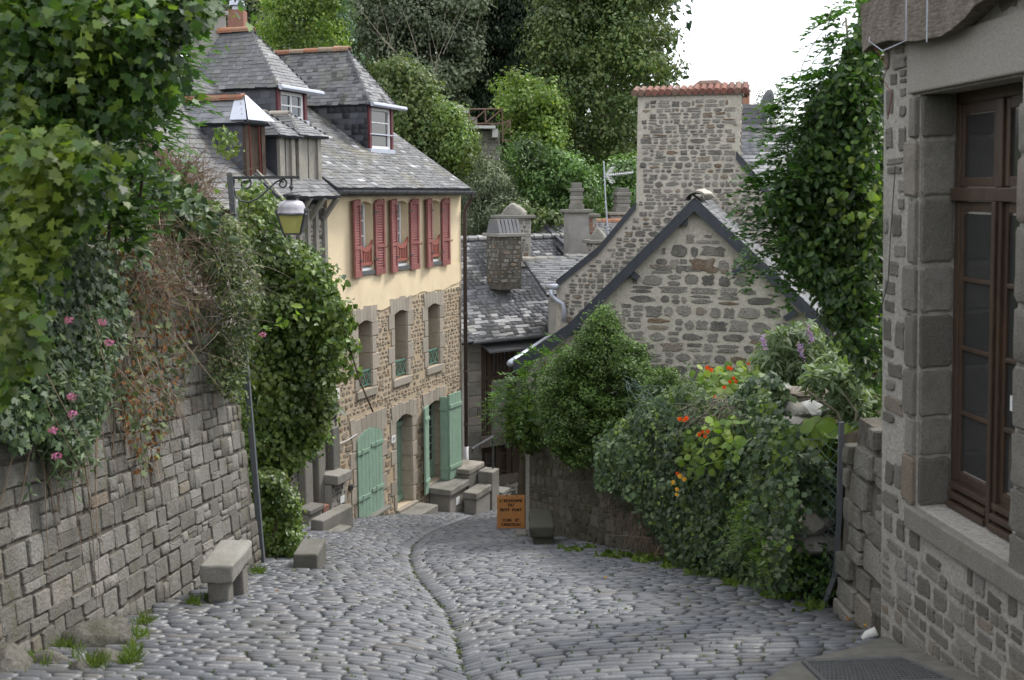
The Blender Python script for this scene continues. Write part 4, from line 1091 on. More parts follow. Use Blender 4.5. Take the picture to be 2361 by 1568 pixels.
# lower windows: cream frames, teal guard rails
for h in LWn:
    a0, a1, z0, z1 = h; wn = part('window', YH, Y.p((a0 + a1) / 2, z0, -.3))
    casement(Y, wn, a0 + .004, a1 - .004, z0 + .02, z1 - .01, -.31, 2, 6, M['cream'], M['glass'], .05, .022)
    rl = part('guard_rail', YH, Y.p((a0 + a1) / 2, z0, -.02)); H = .36
    mb = MB(); mb.bar(Y.p(a0, z0 + .06, -.04), Y.p(a1, z0 + .06, -.04), .025, .025); mb.bar(Y.p(a0, z0 + H, -.04), Y.p(a1, z0 + H, -.04), .035, .03); mb.build('rail', M['green_dk'], rl)
    mb = MB(); k = (a1 - a0) / 3
    for i in range(3):
        p = a0 + k * i
        mb.bar(Y.p(p, z0 + .06, -.04), Y.p(p + k, z0 + H, -.04), .018, .018); mb.bar(Y.p(p + k, z0 + .06, -.035), Y.p(p, z0 + H, -.035), .018, .018)
    o = mb.build('lattice', M['green_dk'], rl); o['kind'] = 'stuff'
# arched plank shutter of the ground floor
a0, a1, z0, z1 = GS; c = (a0 + a1) / 2
sh_ = part('plank_shutter', YH, Y.p(c, z0, 0)); npk = 7
arc = lambda a: z1 + .0 - .16 * min(1, abs((a - c) / ((a1 - a0) / 2))) ** 2
for i in range(npk):
    p, q = a0 + (a1 - a0) * i / npk, a0 + (a1 - a0) * (i + 1) / npk
    mb = MB(); mb.prism([Y.p(p + .003, z0, .0), Y.p(q - .003, z0, .0), Y.p(q - .003, arc(q) - .01, .0), Y.p((p + q) / 2, arc((p + q) / 2) - .01, .0), Y.p(p + .003, arc(p) - .01, .0)], Y.N * .042)
    mb.build('plank', M['green'], sh_)
mb = MB(); Y.box(mb, a0, a1, z0, z1 - .17, -.06, -.012); mb.build('backing', M['green'], sh_)
for zf in (.22, .74):
    for sd in (0, 1):
        zz = z0 + (z1 - z0) * zf + (.0 if sd == 0 else .06)
        mb = MB(); b0, b1 = (a0 - .02, a0 + (a1 - a0) * .46) if sd == 0 else (a0 + (a1 - a0) * .54, a1 + .03)
        Y.box(mb, b0, b1, zz, zz + .07, .043, .062); Y.box(mb, b0 + .15, b0 + .2, zz - .015, zz + .085, .0425, .075); mb.build('strap_hinge', M['green'], sh_)
mb = MB(); mb.prism([Y.p(a0 - .1, z0 - .10, -.1), Y.p(a1 + .16, z0 - .02, -.1), Y.p(a1 + .16, z0 + .03, -.1), Y.p(a0 - .1, z0 - .02, -.1)], Y.N * .26); mb.build('threshold', M['granite'], YH, bev=.015)
# narrow plank door
a0, a1, z0, z1 = GD
dr = part('door', YH, Y.p((a0 + a1) / 2, z0, -.2)); n0 = -.26; ztr = yz(925, 990)
for i in range(4):
    p, q = a0 + (a1 - a0) * i / 4, a0 + (a1 - a0) * (i + 1) / 4
    mb = MB(); Y.box(mb, p + .003, q - .003, z0 + .12, ztr, n0 - .04, n0); mb.build('plank', M['green'], dr)
mb = MB(); Y.box(mb, a0, a1, z0 + .02, z0 + .14, n0 - .03, n0 + .05); mb.build('kick_board', M['green'], dr)
mb = MB(); Y.box(mb, a0, a1, ztr, ztr + .09, n0 - .04, n0 + .07); Y.box(mb, a0, a0 + .05, ztr, z1, n0 - .04, n0 + .01); Y.box(mb, a1 - .06, a1, z0, z1, n0 - .05, n0 + .012); mb.build('frame', M['green'], dr)
mb = MB(); Y.box(mb, a0 + .05, a1 - .06, ztr + .09, z1, n0 - .03, n0 - .02); mb.build('transom_pane', M['glass'], dr)
mb = MB(); mb.tube([Y.p(a0 + .14, z0 + .95, n0), Y.p(a0 + .14, z0 + .95, n0 + .05), Y.p(a0 + .25, z0 + .94, n0 + .06)], .012, 6); mb.build('handle', M['iron'], dr)
mb = MB(); Y.box(mb, a0 + .2, a0 + .36, z0 + 1.25, z0 + 1.37, n0, n0 + .012); mb.build('letter_plate', M['galv'], dr)
mb = MB(); Y.box(mb, a0 - .08, a1 + .1, z0 - .3, z0 - .004, -.3, .10); mb.build('door_step', M['dressed'], YH, bev=.02)
mb = MB(); Y.box(mb, a0 - .22, a0 - .06, z1 - .52, z1 - .36, .002, .022); mb.build('house_number_plate', M['white'], YH)
def text_mesh(txt, size, mat, name, parent, mtx, ext=.004, off=0):
    cu = bpy.data.curves.new(name, 'FONT'); cu.body = txt; cu.size = size; cu.extrude = ext; cu.offset = off; cu.align_x = 'CENTER'; cu.resolution_u = 3
    tmp = bpy.data.objects.new('tmp_text', cu); COL.objects.link(tmp)
    dg = bpy.context.evaluated_depsgraph_get(); me = bpy.data.meshes.new_from_object(tmp.evaluated_get(dg))
    bpy.data.objects.remove(tmp); bpy.data.curves.remove(cu)
    o = link(name, me, parent, mat); o.matrix_basis = mtx
    return o
def fr_mtx(fr, a, z, n):
    X = fr.A if fr.A.cross(fr.U).dot(fr.N) > 0 else -fr.A; p = fr.p(a, z, n)
    return Matrix(((X.x, fr.U.x, fr.N.x, p.x), (X.y, fr.U.y, fr.N.y, p.y), (X.z, fr.U.z, fr.N.z, p.z), (0, 0, 0, 1)))
text_mesh('27', .09, M['letter'], 'house_number', YH, fr_mtx(Y, a0 - .14, z1 - .475, .024), .002)
# glazed door with folded plank shutters
a0, a1, z0, z1 = GG
gd = part('glazed_door', YH, Y.p((a0 + a1) / 2, z0, -.2))
casement(Y, gd, a0 + .01, a1 - .01, z0 + .38, z1 - .02, -.2, 3, 7, M['green'], M['glass'], .06, .012)
mb = MB(); Y.box(mb, a0 + .01, a1 - .01, z0, z0 + .378, -.25, -.2); Y.box(mb, a0 + .08, a1 - .08, z0 + .08, z0 + .3, -.2, -.18); mb.build('lower_panel', M['green'], gd)
def leaf(hx, ang, wd, npl, zlo, zhi, sd, n=.03):
    Ad = (Y.A * sd * math.cos(ang) + Y.N * math.sin(ang)).normalized(); Nd = Vector((0, 0, 1)).cross(Ad); Nd = Nd if Nd.y < 0 else -Nd
    SF = Frame(Y.p(hx, zlo, n), Ad, Nd); pp = part('plank_shutter', YH, SF.p(0, 0))
    for i in range(npl):
        mb = MB(); SF.box(mb, wd * i / npl + .003, wd * (i + 1) / npl - .003, 0, zhi - zlo, -.02, .02); mb.build('plank', M['green'], pp)
    for zf in (.12, .84):
        mb = MB(); SF.box(mb, .0, wd, (zhi - zlo) * zf, (zhi - zlo) * zf + .08, .021, .045); mb.build('ledge', M['green'], pp)
    return SF
leaf(a0 - .0, math.radians(15), .36, 3, z0 - .12, z1 - .04, -1)
hx_ = ys(1013, 1010); leaf(hx_, math.radians(84), .19, 1, z0 - .0, z1 + .05, 1)
Sf2 = leaf(hx_ + .03, math.radians(3), .56, 4, z0 + .0, z1 + .10, 1, .235)
mb = MB(); Y.box(mb, a0 - .1, a1 + .12, z0 - .2, z0 - .004, -.25, .07); mb.build('threshold', M['granite'], YH, bev=.02)
# roof, slates, dormers
ra = math.radians(33); RU = (-Y.N * math.cos(ra) + Vector((0, 0, 1)) * math.sin(ra)); 
e0, e1 = Y.p(-.02, .05, .24), Y.p(YL + .06, .05, .24); rl_ = 3.9
main = [e0, e1, e1 + RU * rl_, e0 + RU * rl_]
bk = -Y.N * 6.6
mb = MB(); roof_slab(mb, main, .07); roof_slab(mb, [e0 + RU * rl_, e1 + RU * rl_, Y.p(YL + .06, .05, -6.4), Y.p(-.02, .05, -6.4)], .07); mb.build('roof', M['barge'], YH)
mb = MB(); mb.prism([Y.p(YL - .02, -.05, -.5), Y.p(YL - .02, -.05, -5), Y.p(YL - .02, .05, -6), e1 + RU * rl_ - Y.A * .08 - Vector((0, 0, .12)), Y.p(YL - .02, -.1, 0)], -Y.A * .3); mb.build('gable', M['greyrender'], YH)
pc = Pieces(T_SLT); slates(pc, main, .2, .105, .014); pc.finish('slate', YH, M['slate_moss'], 300)
rn = RU.cross(Y.A).normalized()
Q = hit(882, 352, e0, rn); kq = (Q - Y.O).dot(Y.N)
DF = lambda u, v: (hit(u, v, Y.p(0, 0, kq), Y.N) - Y.O)
s0_, s1_ = DF(851, 300).dot(Y.A), DF(905, 300).dot(Y.A); zb_, ze_ = DF(880, 350).z, DF(880, 243).z; cs = (s0_ + s1_) / 2
apx = hit(800, 113, Y.p(cs, 0), Y.A) - Y.O
dormer(YH, Y, s0_, s1_, kq, zb_ + .0, ze_, apx.z, kq - apx.dot(Y.N), (kq - apx.dot(Y.N)) + 2.6, .10, M['slate'], M['white'], M['glass'], 1, 3, M['tile'], M['blind'], rail=True, gut=True, zsill=zb_ + .06)
s0b, s1b = DF(640, 240).dot(Y.A), DF(706, 240).dot(Y.A); zeb = DF(675, 205).z; cs = (s0b + s1b) / 2
apx = hit(577, 68, Y.p(cs, 0), Y.A) - Y.O
dormer(YH, Y, s0b, s1b, kq, DF(672, 300).z, zeb, apx.z, kq - apx.dot(Y.N), (kq - apx.dot(Y.N)) + 1.1, .10, M['slate'], M['white'], M['glass_blue'], 2, 2, M['tile'], gut=True, zsill=DF(672, 275).z)
mb = MB(); c_ = at(548, 52, 23.5); mb.cbox(c_, .34, .34, .5); mb.build('chimney_stack', M['brick'], YH); mb = MB(); mb.lathe(c_ + Vector((0, 0, .25)), [(.1, 0), (.1, .08), (.17, .1), (.15, .2), (.02, .24)], 10); mb.build('chimney_cowl', M['zinc'], YH)
# gutter and downpipe
mb = MB(); gp0, gp1 = Y.p(.0, .0, .30), Y.p(YL + .10, -.02, .30); n_ = 8; V = []
for p in (gp0, gp1):
    for j in range(n_ + 1):
        an = math.pi + math.pi * j / n_; V.append(p + Y.N * math.cos(an) * .075 + Vector((0, 0, math.sin(an) * .085 + .02)))
mb.add(V, [(j, j + 1, n_ + 2 + j, n_ + 1 + j) for j in range(n_)] + [tuple(range(n_ + 1)), tuple(range(2 * n_ + 1, n_, -1))]); g_ = mb.build('gutter', M['gutter'], YH)
for i in range(13):
    p = gp0.lerp(gp1, (i + .5) / 13); mb = MB(); mb.tube([p + Y.N * math.cos(math.pi + math.pi * j / 6) * .08 + Vector((0, 0, math.sin(math.pi + math.pi * j / 6) * .09 + .02)) for j in range(7)], .008, 4); mb.build('gutter_bracket', M['gutter'], YH)
mb = MB(); Y.box(mb, 0, YL, -.10, -.015, 0.0, .16); mb.build('eaves_board', M['gutter'], YH)
dp = lambda z, n=.07, a=.07: Y.p(YL + a, z, n)
mb = MB(); mb.tube([Y.p(YL + .05, -.06, .28), Y.p(YL + .06, -.16, .26), Y.p(YL + .07, -.38, .10), dp(-.5), dp(yz(1066, 1035))], .048, 8); mb.build('downpipe', M['pipe_brown'], YH, True)
mb = MB(); mb.tube([dp(yz(1066, 1030)), dp(yz(1066, 1130))], .055, 8); mb.build('lower_downpipe', M['pipe_white'], YH, True)
for z in (-1.3, -2.9, -4.3, -5.6): 
    mb = MB(); mb.lathe(dp(z), [(.058, -.03), (.062, 0), (.058, .03)], 8); mb.build('pipe_collar', M['pipe_brown'], YH)
mb = MB(); mb.tube([Y.p(YL - .12, yz(1050, 690), .02), Y.p(YL - .10, -5.0, .03), Y.p(YL - .08, -6.6, .03)], .009, 5); mb.build('cable', M['iron'], YH)
mb = MB(); mb.tube([Y.p(.05, yz(772, 880), .05), Y.p(.04, yz(773, 1060), .05), Y.p(.05, yz(774, 1190), .05)], .02, 6); mb.build('drain_cable', M['galv'], YH)
mb = MB(); mb.tube([Y.p(.1, yz(785, 1020), .03), Y.p(.5, yz(805, 1012), .03), Y.p(GS[0], yz(822, 1000), .03)], .010, 5); mb.build('white_cable', M['pipe_white'], YH)
mb = MB(); Y.box(mb, .02, .16, yz(775, 918), yz(775, 895), .02, .08); mb.build('meter_box', M['white'], YH)
mb = MB(); Y.box(mb, .06, .24, yz(779, 1160), yz(779, 1118), .02, .04); mb.build('notice_panel', M['white'], YH)
mb = MB(); Y.box(mb, .09, .21, yz(779, 1143), yz(779, 1133), .0405, .044); Y.box(mb, .09, .21, yz(779, 1154), yz(779, 1150), .0405, .044); o = mb.build('notice_print', M['glass_blue'], YH); o['kind'] = 'stuff'
mb = MB(); mb.lathe(Y.p(.55, yz(800, 1126), .03), [(.05, -.05), (.05, .05)], 8); mb.build('iron_ring', M['iron'], YH)

# steps beside the house
ST = thing('stone_steps', gpt(1035, 1175), 'worn granite steps with a small landing at the far house corner', 'steps')
def slab(u0, v0, u1, v1, u2, v2, th, name, mat, par, Yd, drop=.0, bev=.025):
    a, b, c = at(u0, v0, Yd[0]), at(u1, v1, Yd[1]), at(u2, v2, Yd[2])
    z = (a.z + b.z + c.z) / 3; a.z = b.z = c.z = z; d = a + (c - b)
    mb = MB(); mb.prism([a, b, c, d], (0, 0, -th)); return mb.build(name, mat, par, bev=bev)
def ystep(a0, a1, n0, n1, zt, zb, name, par, mat='granite', bev=.025):
    mb = MB(); Y.box(mb, a0, a1, zb, zt, n0, n1); return mb.build(name, M[mat], par, bev=bev)
gz = lambda a, n: float(zp(Y.p(a, 0, n).y))
sa = ys(995, 1125)
zt_ = yz(1010, 1128) + .12
ystep(3.75, 4.75, .03, .62, gz(4.2, .5) + .62, gz(4.2, .5) + .47, 'tread', ST); ystep(3.85, 4.72, .03, .55, gz(4.2, .5) + .468, gz(4.2, .5) - .3, 'riser', ST, 'granite')
ystep(4.35, 5.2, .63, .98, gz(4.8, .9) + .52, gz(4.8, .9) + .36, 'tread', ST); ystep(4.42, 5.2, .62, .94, gz(4.8, .9) + .358, gz(4.8, .9) - .3, 'riser', ST)
ystep(4.76, 5.62, .03, .60, gz(4.8, .9) + .93, gz(4.8, .9) + .80, 'landing', ST); ystep(4.78, 5.6, .03, .58, gz(4.8, .9) + .798, gz(4.8, .9) - .3, 'riser', ST)
ystep(5.22, 5.64, .60, .98, gz(4.8, .9) + .80, gz(4.8, .9) - .3, 'parapet', ST)
mb = MB(); Y.box(mb, 4.15, 4.32, gz(4.2, .5) + .15, gz(4.2, .5) + .32, .551, .565); mb.build('vent_plate', M['white'], ST)
tag(ystep(6.0, 6.5, .35, .9, gz(6, .5) + .40, gz(6, .5) - .2, 'corner_stone', None), 'squat granite guard stone beyond the far steps', 'stone block')
tag(ystep(2.25, 3.15, .15, .62, gz(2.9, .5) + .16, gz(2.9, .5) - .3, 'door_slab', None), 'low stone slab step in front of the narrow green door', 'step')
HR = thing('handrail', Y.p(5.5, gz(5.2, .9), .9), 'black iron handrail with curled end on the far steps', 'handrail')
zr_ = Y.uv(1070, 1040, .8)[1]
mb = MB(); mb.tube([Y.p(4.4, zr_ - .12, .85), Y.p(4.42, zr_ - .03, .85), Y.p(4.55, zr_, .85), Y.p(5.55, zr_ + .02, .85)], .026, 6); mb.build('top_rail', M['iron'], HR)
mb = MB(); mb.tube([Y.p(5.55, zr_ + .04, .85), Y.p(5.56, gz(4.8, .9) + .7, .85)], .026, 6); mb.build('post', M['iron'], HR)
# ================================================================ half-timbered house with the twin dormers
B0, B1 = -1.95, -.02
TH = thing('timber_house', Y.p(B0, float(zp(17.7))), 'grey half-timbered house with twin slate dormers beside the cream facade', 'house')
mb = MB(); Y.box(mb, B0, B1, -8.2, -.28, -4.6, -.06); mb.build('wall', M['mortar'], TH)
pc = Pieces(T_RUB)
rubble(pc, Frame(Y.p(0, 0, -.06), Y.A, Y.N), B0, B1, -7.6, -.3, (.08, .16), (.08, .22), lambda a, z: B0 + .05 < a < B1 - .05, .014, .8, .2, .06)
pc.finish('stone', TH, M['rubble'], 150)
for a in (-.06, -.34, -.60, -.86, -1.3, -1.75):
    mb = MB(); Y.box(mb, a - .045, a + .045, -1.95 if a > -.9 else -3.2, -.32, -.1, .012 + .004 * (a % .1)); mb.build('timber_post', M['oldwood'], TH)
mb = MB(); Y.box(mb, B0, B1, -2.1, -1.94, -.1, .03); mb.build('timber_beam', M['oldwood'], TH)
mb = MB(); Y.box(mb, B0, B1, -4.45, -4.2, -.1, .05); mb.build('timber_beam', M['oldwood'], TH)
rb = math.radians(38); RB = -Y.N * math.cos(rb) + Vector((0, 0, 1)) * math.sin(rb)
b0, b1 = Y.p(B0, -.10, .34), Y.p(B1 - .03, -.10, .34)
rbm = [b0, b1, b1 + RB * 3.6, b0 + RB * 3.6]
mb = MB(); roof_slab(mb, rbm, .07); mb.build('roof', M['barge'], TH)
pc = Pieces(T_SLT); slates(pc, rbm, .2, .11, .014); pc.finish('slate', TH, M['slate'], 200)
for i in range(5):
    a = B0 + .12 + (B1 - B0 - .2) * i / 4; mb = MB(); mb.bar(Y.p(a, -.12, .30), Y.p(a, -.52, -.02), .07, .09, Y.A); mb.build('eaves_bracket', M['oldwood'], TH)
nB = RB.cross(Y.A).normalized()
Qb = hit(660, 415, b0, nB); kb = (Qb - Y.O).dot(Y.N); FB = Frame(Y.p(0, 0, 0), Y.A, Y.N)
DB = lambda u, v: (hit(u, v, Y.p(0, 0, kb), Y.N) - Y.O)
for (ul, ur, ue) in ((643, 678, 590), (687, 738, 640)):
    s0_, s1_ = DB(ul, 370).dot(Y.A), DB(ur, 370).dot(Y.A)
    zb_ = DB((ul + ur) / 2, 432).z; ze_ = DB((ul + ur) / 2, 312).z; cs = (s0_ + s1_) / 2; zr_ = ze_ + .40
    d = dormer(TH, Y, s0_, s1_, kb, zb_ + .02, ze_, zr_, .42, 1.6, .13, M['slate'], M['oldwood'], M['glass'], 1, 1, None, sw=.2, sh=.075, win=False)
    for a in (s0_ + .05, s1_ - .05):
        mb = MB(); Y.box(mb, a - .055, a + .055, zb_ - .05, ze_, kb - .06, kb + .03); mb.build('post', M['oldwood'], d)
    mb = MB(); Y.box(mb, s0_ + .105, s1_ - .105, zb_, ze_ - .03, kb - .05, kb - .02); mb.build('board_shutter', M['oldwood'], d)
    mb = MB(); Y.box(mb, (s0_ + s1_) / 2 - .008, (s0_ + s1_) / 2 + .008, zb_, ze_ - .03, kb - .0199, kb - .012); mb.build('gap_shade_strip', M['barge'], d)  # dark strip on the boards stands in for the shade of a gap
    ridge_tiles(d, Y.p(cs, zr_ + .01, kb - 1.6), Y.p(cs, zr_ + .01, kb - .38), M['granite'], .085)
# ground floor: granite posts, counter slab, low wall, tiled step
mb = MB()
for (u0, u1, vt, vb) in ((757, 773, 890, 1100), (722, 737, 985, 1180), (690, 708, 1000, 1160)):
    a0, a1 = ys(u0, 1050), ys(u1, 1050); mb = MB(); Y.box(mb, a0, a1, yz(u0, vb) - .8, -4.46, -.05, .12); mb.build('granite_post', M['granite'], TH, bev=.02)
a0, a1 = ys(736, 1150), ys(771, 1150)
mb = MB(); Y.box(mb, a0, a1, yz(750, 1108), yz(750, 1086), -.05, .42); mb.build('counter_slab', M['granite'], TH, bev=.02)
mb = MB(); Y.box(mb, a0 + .02, a1, -8, yz(750, 1110), -.04, .26); mb.build('counter_wall', M['house_mortar'], TH)
pc = Pieces(T_RUB); CWF = Frame(Y.p(0, 0, .26), Y.A, Y.N); rubble(pc, CWF, a0 + .03, a1, -7.2, yz(750, 1115), (.08, .14), (.09, .2), lambda a, z: a0 + .03 < a < a1, .014, .82, .2, .05); pc.finish('stone', TH, M['house_stone'], 60)
mb = MB(); Y.box(mb, a0 + .28, a0 + .42, yz(750, 1160), yz(750, 1145), .275, .29); mb.build('notice_panel', M['white'], TH)
mb = MB(); Y.box(mb, ys(708, 1165), ys(722, 1165), -8, yz(715, 1160), -.02, .36); mb.build('tiled_step', M['brick'], TH, bev=.01)
mb = MB(); Y.box(mb, ys(672, 1165), ys(707, 1165), yz(690, 1163) - .10, yz(690, 1163), -.02, .40); mb.build('counter_slab', M['granite'], TH, bev=.02)
mb = MB(); Y.box(mb, ys(674, 1165), ys(706, 1165), -8, yz(690, 1163) - .102, -.02, .34); mb.build('counter_wall', M['house_mortar'], TH)
def road_block(u0, v0, u1, dep, h, name, label, cat, along=None, mat='granite'):
    a = gpt(u0, v0); b = at(u1, v0, a.y); L_ = b.x - a.x
    dv = Vector((0, 1, 0)) if along is None else Vector(along).normalized(); xv = Vector((dv.y, -dv.x, 0))
    zt = float(zp(a.y)) + h
    p = Vector((a.x, a.y, zt)); mb = MB(); z0 = float(zp(a.y + dep)) - .25 - zt
    q = [p, p + xv * L_, p + xv * L_ + dv * dep, p + dv * dep]
    mb.hexa([c + Vector((0, 0, z0)) for c in q] + q)
    return tag(mb.build(name, M[mat], None, bev=.025), label, cat)
road_block(716, 1229, 750, .95, .24, 'step_slab', 'long granite slab step in front of the tiled doorstep', 'step', Y.A)
road_block(752, 1231, 786, .40, .05, 'paving_step', 'flat stone flag at the foot of the long granite slab', 'step', Y.A)
road_block(676, 1317, 733, .55, .20, 'mounting_block', 'plain granite block step beside the ivy bush on the left', 'step')

# ================================================================ old house behind the vine, with the zinc-edged dormer
A0_, A1_ = -4.5, -1.98
AH = thing('old_house', Y.p(A0_, float(zp(15.5))), 'old slate-roofed house half hidden by the climbing vine', 'house')
mb = MB(); Y.box(mb, A0_, A1_, -7.8, -.62, -4.2, -.05); mb.build('wall', M['mortar'], AH)
pc = Pieces(T_RUB); rubble(pc, Frame(Y.p(0, 0, -.05), Y.A, Y.N), A0_, A1_, -6, -.7, (.10, .2), (.12, .3), lambda a, z: True, .014, .82, .2, .06); pc.finish('stone', AH, M['rubble'], 60)
rb2 = math.radians(42); RA = -Y.N * math.cos(rb2) + Vector((0, 0, 1)) * math.sin(rb2)
ea = hit(660, 480, Y.p(0, 0, .45), Y.N) - Y.O; zea = ea.z
a_r = ea.dot(Y.A)
q0, q1 = Y.p(-3.7, zea, .45), Y.p(a_r, zea, .45)
ra_ = [q0, q1, q1 + RA * 3.6, q0 + RA * 3.6]
mb = MB(); roof_slab(mb, ra_, .09); mb.build('roof', M['darkwood'], AH)
pc = Pieces(T_SLT); slates(pc, ra_, .22, .12, .015); pc.finish('slate', AH, M['slate'], 200)
mb = MB(); mb.bar(q1 + Y.A * .03, q1 + Y.A * .03 + RA * 2.4, .05, .16, Y.A.cross(RA)); mb.build('verge_board', M['oldwood'], AH)
mb = MB(); mb.bar(q1 - Y.A * .22 - Vector((0, 0, .12)), q1 - Y.A * .22 + RA * 2.4 - Vector((0, 0, .12)), .10, .12, Y.A.cross(RA)); mb.build('rafter', M['darkwood'], AH)
nA = RA.cross(Y.A).normalized()
Qa = hit(585, 408, q0, nA); ka = (Qa - Y.O).dot(Y.N)
DA = lambda u, v: (hit(u, v, Y.p(0, 0, ka), Y.N) - Y.O)
s0_, s1_ = DA(565, 340).dot(Y.A), DA(608, 340).dot(Y.A); zb_, ze_ = DA(585, 405).z, DA(585, 283).z; cs = (s0_ + s1_) / 2
zr_ = ze_ + .42
d = dormer(AH, Y, s0_, s1_, ka, zb_, ze_, zr_, .22, 1.9, .10, M['slate_pale'], M['darkwood'], M['glass'], 1, 1, M['tile'], sw=.24, sh=.12, win=False)
for a in (s0_ + .04, s1_ - .04):
    mb = MB(); Y.box(mb, a - .05, a + .05, zb_ - .1, ze_, ka - .05, ka + .03); mb.build('post', M['darkwood'], d)
mb = MB(); Y.box(mb, s0_ + .09, s1_ - .09, zb_ - .1, ze_, ka - .06, ka - .02); mb.build('board_shutter', M['darkwood'], d)
for a in (s0_ + .10, s1_ - .14):
    mb = MB(); mb.tube([Y.p(a, zb_ - .05, ka + .035), Y.p(a - .02, ze_, ka + .035)], .012, 5); mb.build('conduit', M['pipe_red'], d)
E_ = lambda s, kk, dz=0: Y.p(s, ze_ + dz, kk)
n1 = (E_(s0_ - .1, ka + .1) - Y.p(cs, zr_, ka - .22)); up_ = Vector((0, 0, .025))
mb = MB(); mb.prism([E_(s0_ - .12, ka - .20) + up_, E_(s0_ - .12, ka + .14) + up_, Y.p(cs, zr_ + .03, ka - .18), Y.p(cs, zr_ + .03, ka - .36)], (0, 0, .012)); mb.build('zinc_flashing', M['zinc'], d)
mb = MB(); mb.prism([E_(s0_ - .10, ka + .16) + up_, E_(s1_ + .12, ka + .16) + up_, Y.p(cs + .03, zr_ + .02, ka - .14), Y.p(cs - .03, zr_ + .02, ka - .14)], (0, 0, .012)); mb.build('zinc_flashing', M['zinc'], d)
c_ = at(482, 130, 21.0); GC = thing('rendered_chimney', c_ - Vector((0, 0, 2)), 'broad grey cement-rendered chimney rising beside the tall left dormer', 'chimney')
mb = MB(); mb.cbox(c_ + Vector((0, 0, -.9)), .62, .55, 3.3, .4); mb.build('shaft', M['greyrender'], GC, bev=.015)
mb = MB(); mb.cbox(c_ + Vector((0, 0, .79)), .72, .64, .08, .4); mb.build('cap', M['greyrender'], GC, bev=.015)

# ================================================================ the cottage with the stone gable
ga = math.radians(14); ce, cr = Vector((math.cos(ga), -math.sin(ga), 0)), Vector((math.sin(ga), math.cos(ga), 0))
AP = at(1603, 452, 16.3)
CT = Frame((AP.x, AP.y, 0), ce, -cr)
CG = thing('stone_cottage', CT.p(0, -3.2), 'low stone cottage whose pointed gable rises behind the flower garden', 'house')
cu = lambda u, v, n=0: CT.uv(u, v, n)
fl = cu(1312, 752); lf = cu(1188, 836); rg = cu(1905, 742)
apz = AP.z - .05
gp = [(lf[0] + .18, -6.0), (rg[0] - .15, -4.2), (rg[0] - .15, rg[1] - .05), (0, apz - .12), (fl[0] + .03, fl[1] - .08), (lf[0] + .18, lf[1] + .05)]
mb = MB(); mb.prism([CT.p(a, z) for a, z in gp], CT.N * -.4); mb.build('gable_wall', M['mortar'], CG)
mb = MB(); mb.prism([CT.p(a_, z_, -.41) for a_, z_ in ((lf[0] + .2, -6.0), (lf[0] + .2, lf[1]), (fl[0], fl[1] - .1), (0, apz - .2), (rg[0] - .2, rg[1] - .1), (rg[0] - .2, -4.2))], CT.N * -3.6); mb.build('house_body', M['greyrender'], CG)
ing = in_poly(gp)
pc = Pieces(T_RUB)
def g_in(a, z): return ing(a, z) and ing(a + .09, z) and ing(a - .09, z) and ing(a, z + .12) and z > -3.6
rubble(pc, CT, lf[0], rg[0], -3.4, -1.25, (.12, .24), (.14, .46), g_in, .014, .91, .28, .04)
rubble(pc, CT, lf[0], rg[0], -1.25, apz, (.12, .23), (.14, .42), g_in, .014, .91, .25, .04)
pc.finish('stone', CG, M['rubble'], 300)
rd = cr * 3.4; fo = -cr * .12
def ctp(a, z): return CT.p(a, z) + fo
R_, Fm, Lw_ = ctp(0, apz + .02), ctp(fl[0], fl[1] + .03), ctp(lf[0], lf[1] + .03); Rr = ctp(rg[0] + .1, rg[1] - .08)
lp = [Fm, Fm + rd, R_ + rd, R_]; lp2 = [Lw_, Lw_ + rd, Fm + rd, Fm]; rp_ = [Rr, Rr + rd, R_ + rd, R_]
mb = MB(); roof_slab(mb, lp, .05); roof_slab(mb, lp2, .05); roof_slab(mb, rp_, .05); mb.build('roof', M['barge'], CG)
pc = Pieces(T_SLT)
for q in (rp_, lp2, lp): slates(pc, q, .17, .10, .012)
pc.finish('slate', CG, M['slate'], 260)
for (p, q, nm) in ((R_, Fm, 'bargeboard'), (Fm, Lw_, 'bargeboard'), (R_, Rr, 'bargeboard')):
    dd = (q - p).normalized(); n_ = 9 if nm and (q - p).length > 2 else 3
    for i in range(n_):
        a, b = p.lerp(q, i / n_), p.lerp(q, (i + 1) / n_ + .004); mb = MB(); dn = Vector((0, 0, -1))
        mb.prism([a + dn * .03, b + dn * .03, b + dn * .20, a + dn * .20], -cr * (.022 + .006 * (i % 2))); mb.build('verge_slate', M['barge'], CG)
for (u, v, sd) in ((1580, 490, 0), (1450, 622, -1), (1325, 748, -1), (1715, 612, 1), (1835, 716, 1)):
    a, z = cu(u, v); p = CT.p(a, z, .06)
    mb = MB(); mb.bar(p, p + (ce * -.08 * sd if sd else Vector((0, 0, 0))) * 2 + Vector((0, 0, -.13 if sd else -.2)), .085, .09, -cr); mb.build('purlin_end', M['barge'], CG)
ridge_tiles(CG, R_ + Vector((0, 0, .02)), R_ + cr * .8 + Vector((0, 0, .02)), M['granite'], .13)
mb = MB(); mb.blob(R_ + cr * 1.2 + ce * .05 + Vector((0, 0, .06)), (.17, .42, .10), 3, 3, .3); mb.build('mortar_cap', M['mortar'], CG, True)
mb = MB(); gl = [Lw_ + ce * -.06 + Vector((0, 0, -.03)), Lw_ + rd * .9 + ce * -.06 + Vector((0, 0, -.03))]; mb.tube(gl, .06, 8); mb.build('gutter', M['zinc'], CG, True)
g = gpt(1207, 1195); mb = MB(); zq = lambda v: hit(1207, v, (g.x, g.y, 0), (0, -1, 0)).z
mb.tube([(g.x + .02, g.y, zq(1000)), (g.x, g.y, zq(1130))], .055, 8); mb.build('downpipe', M['pipe_white'], CG, True)
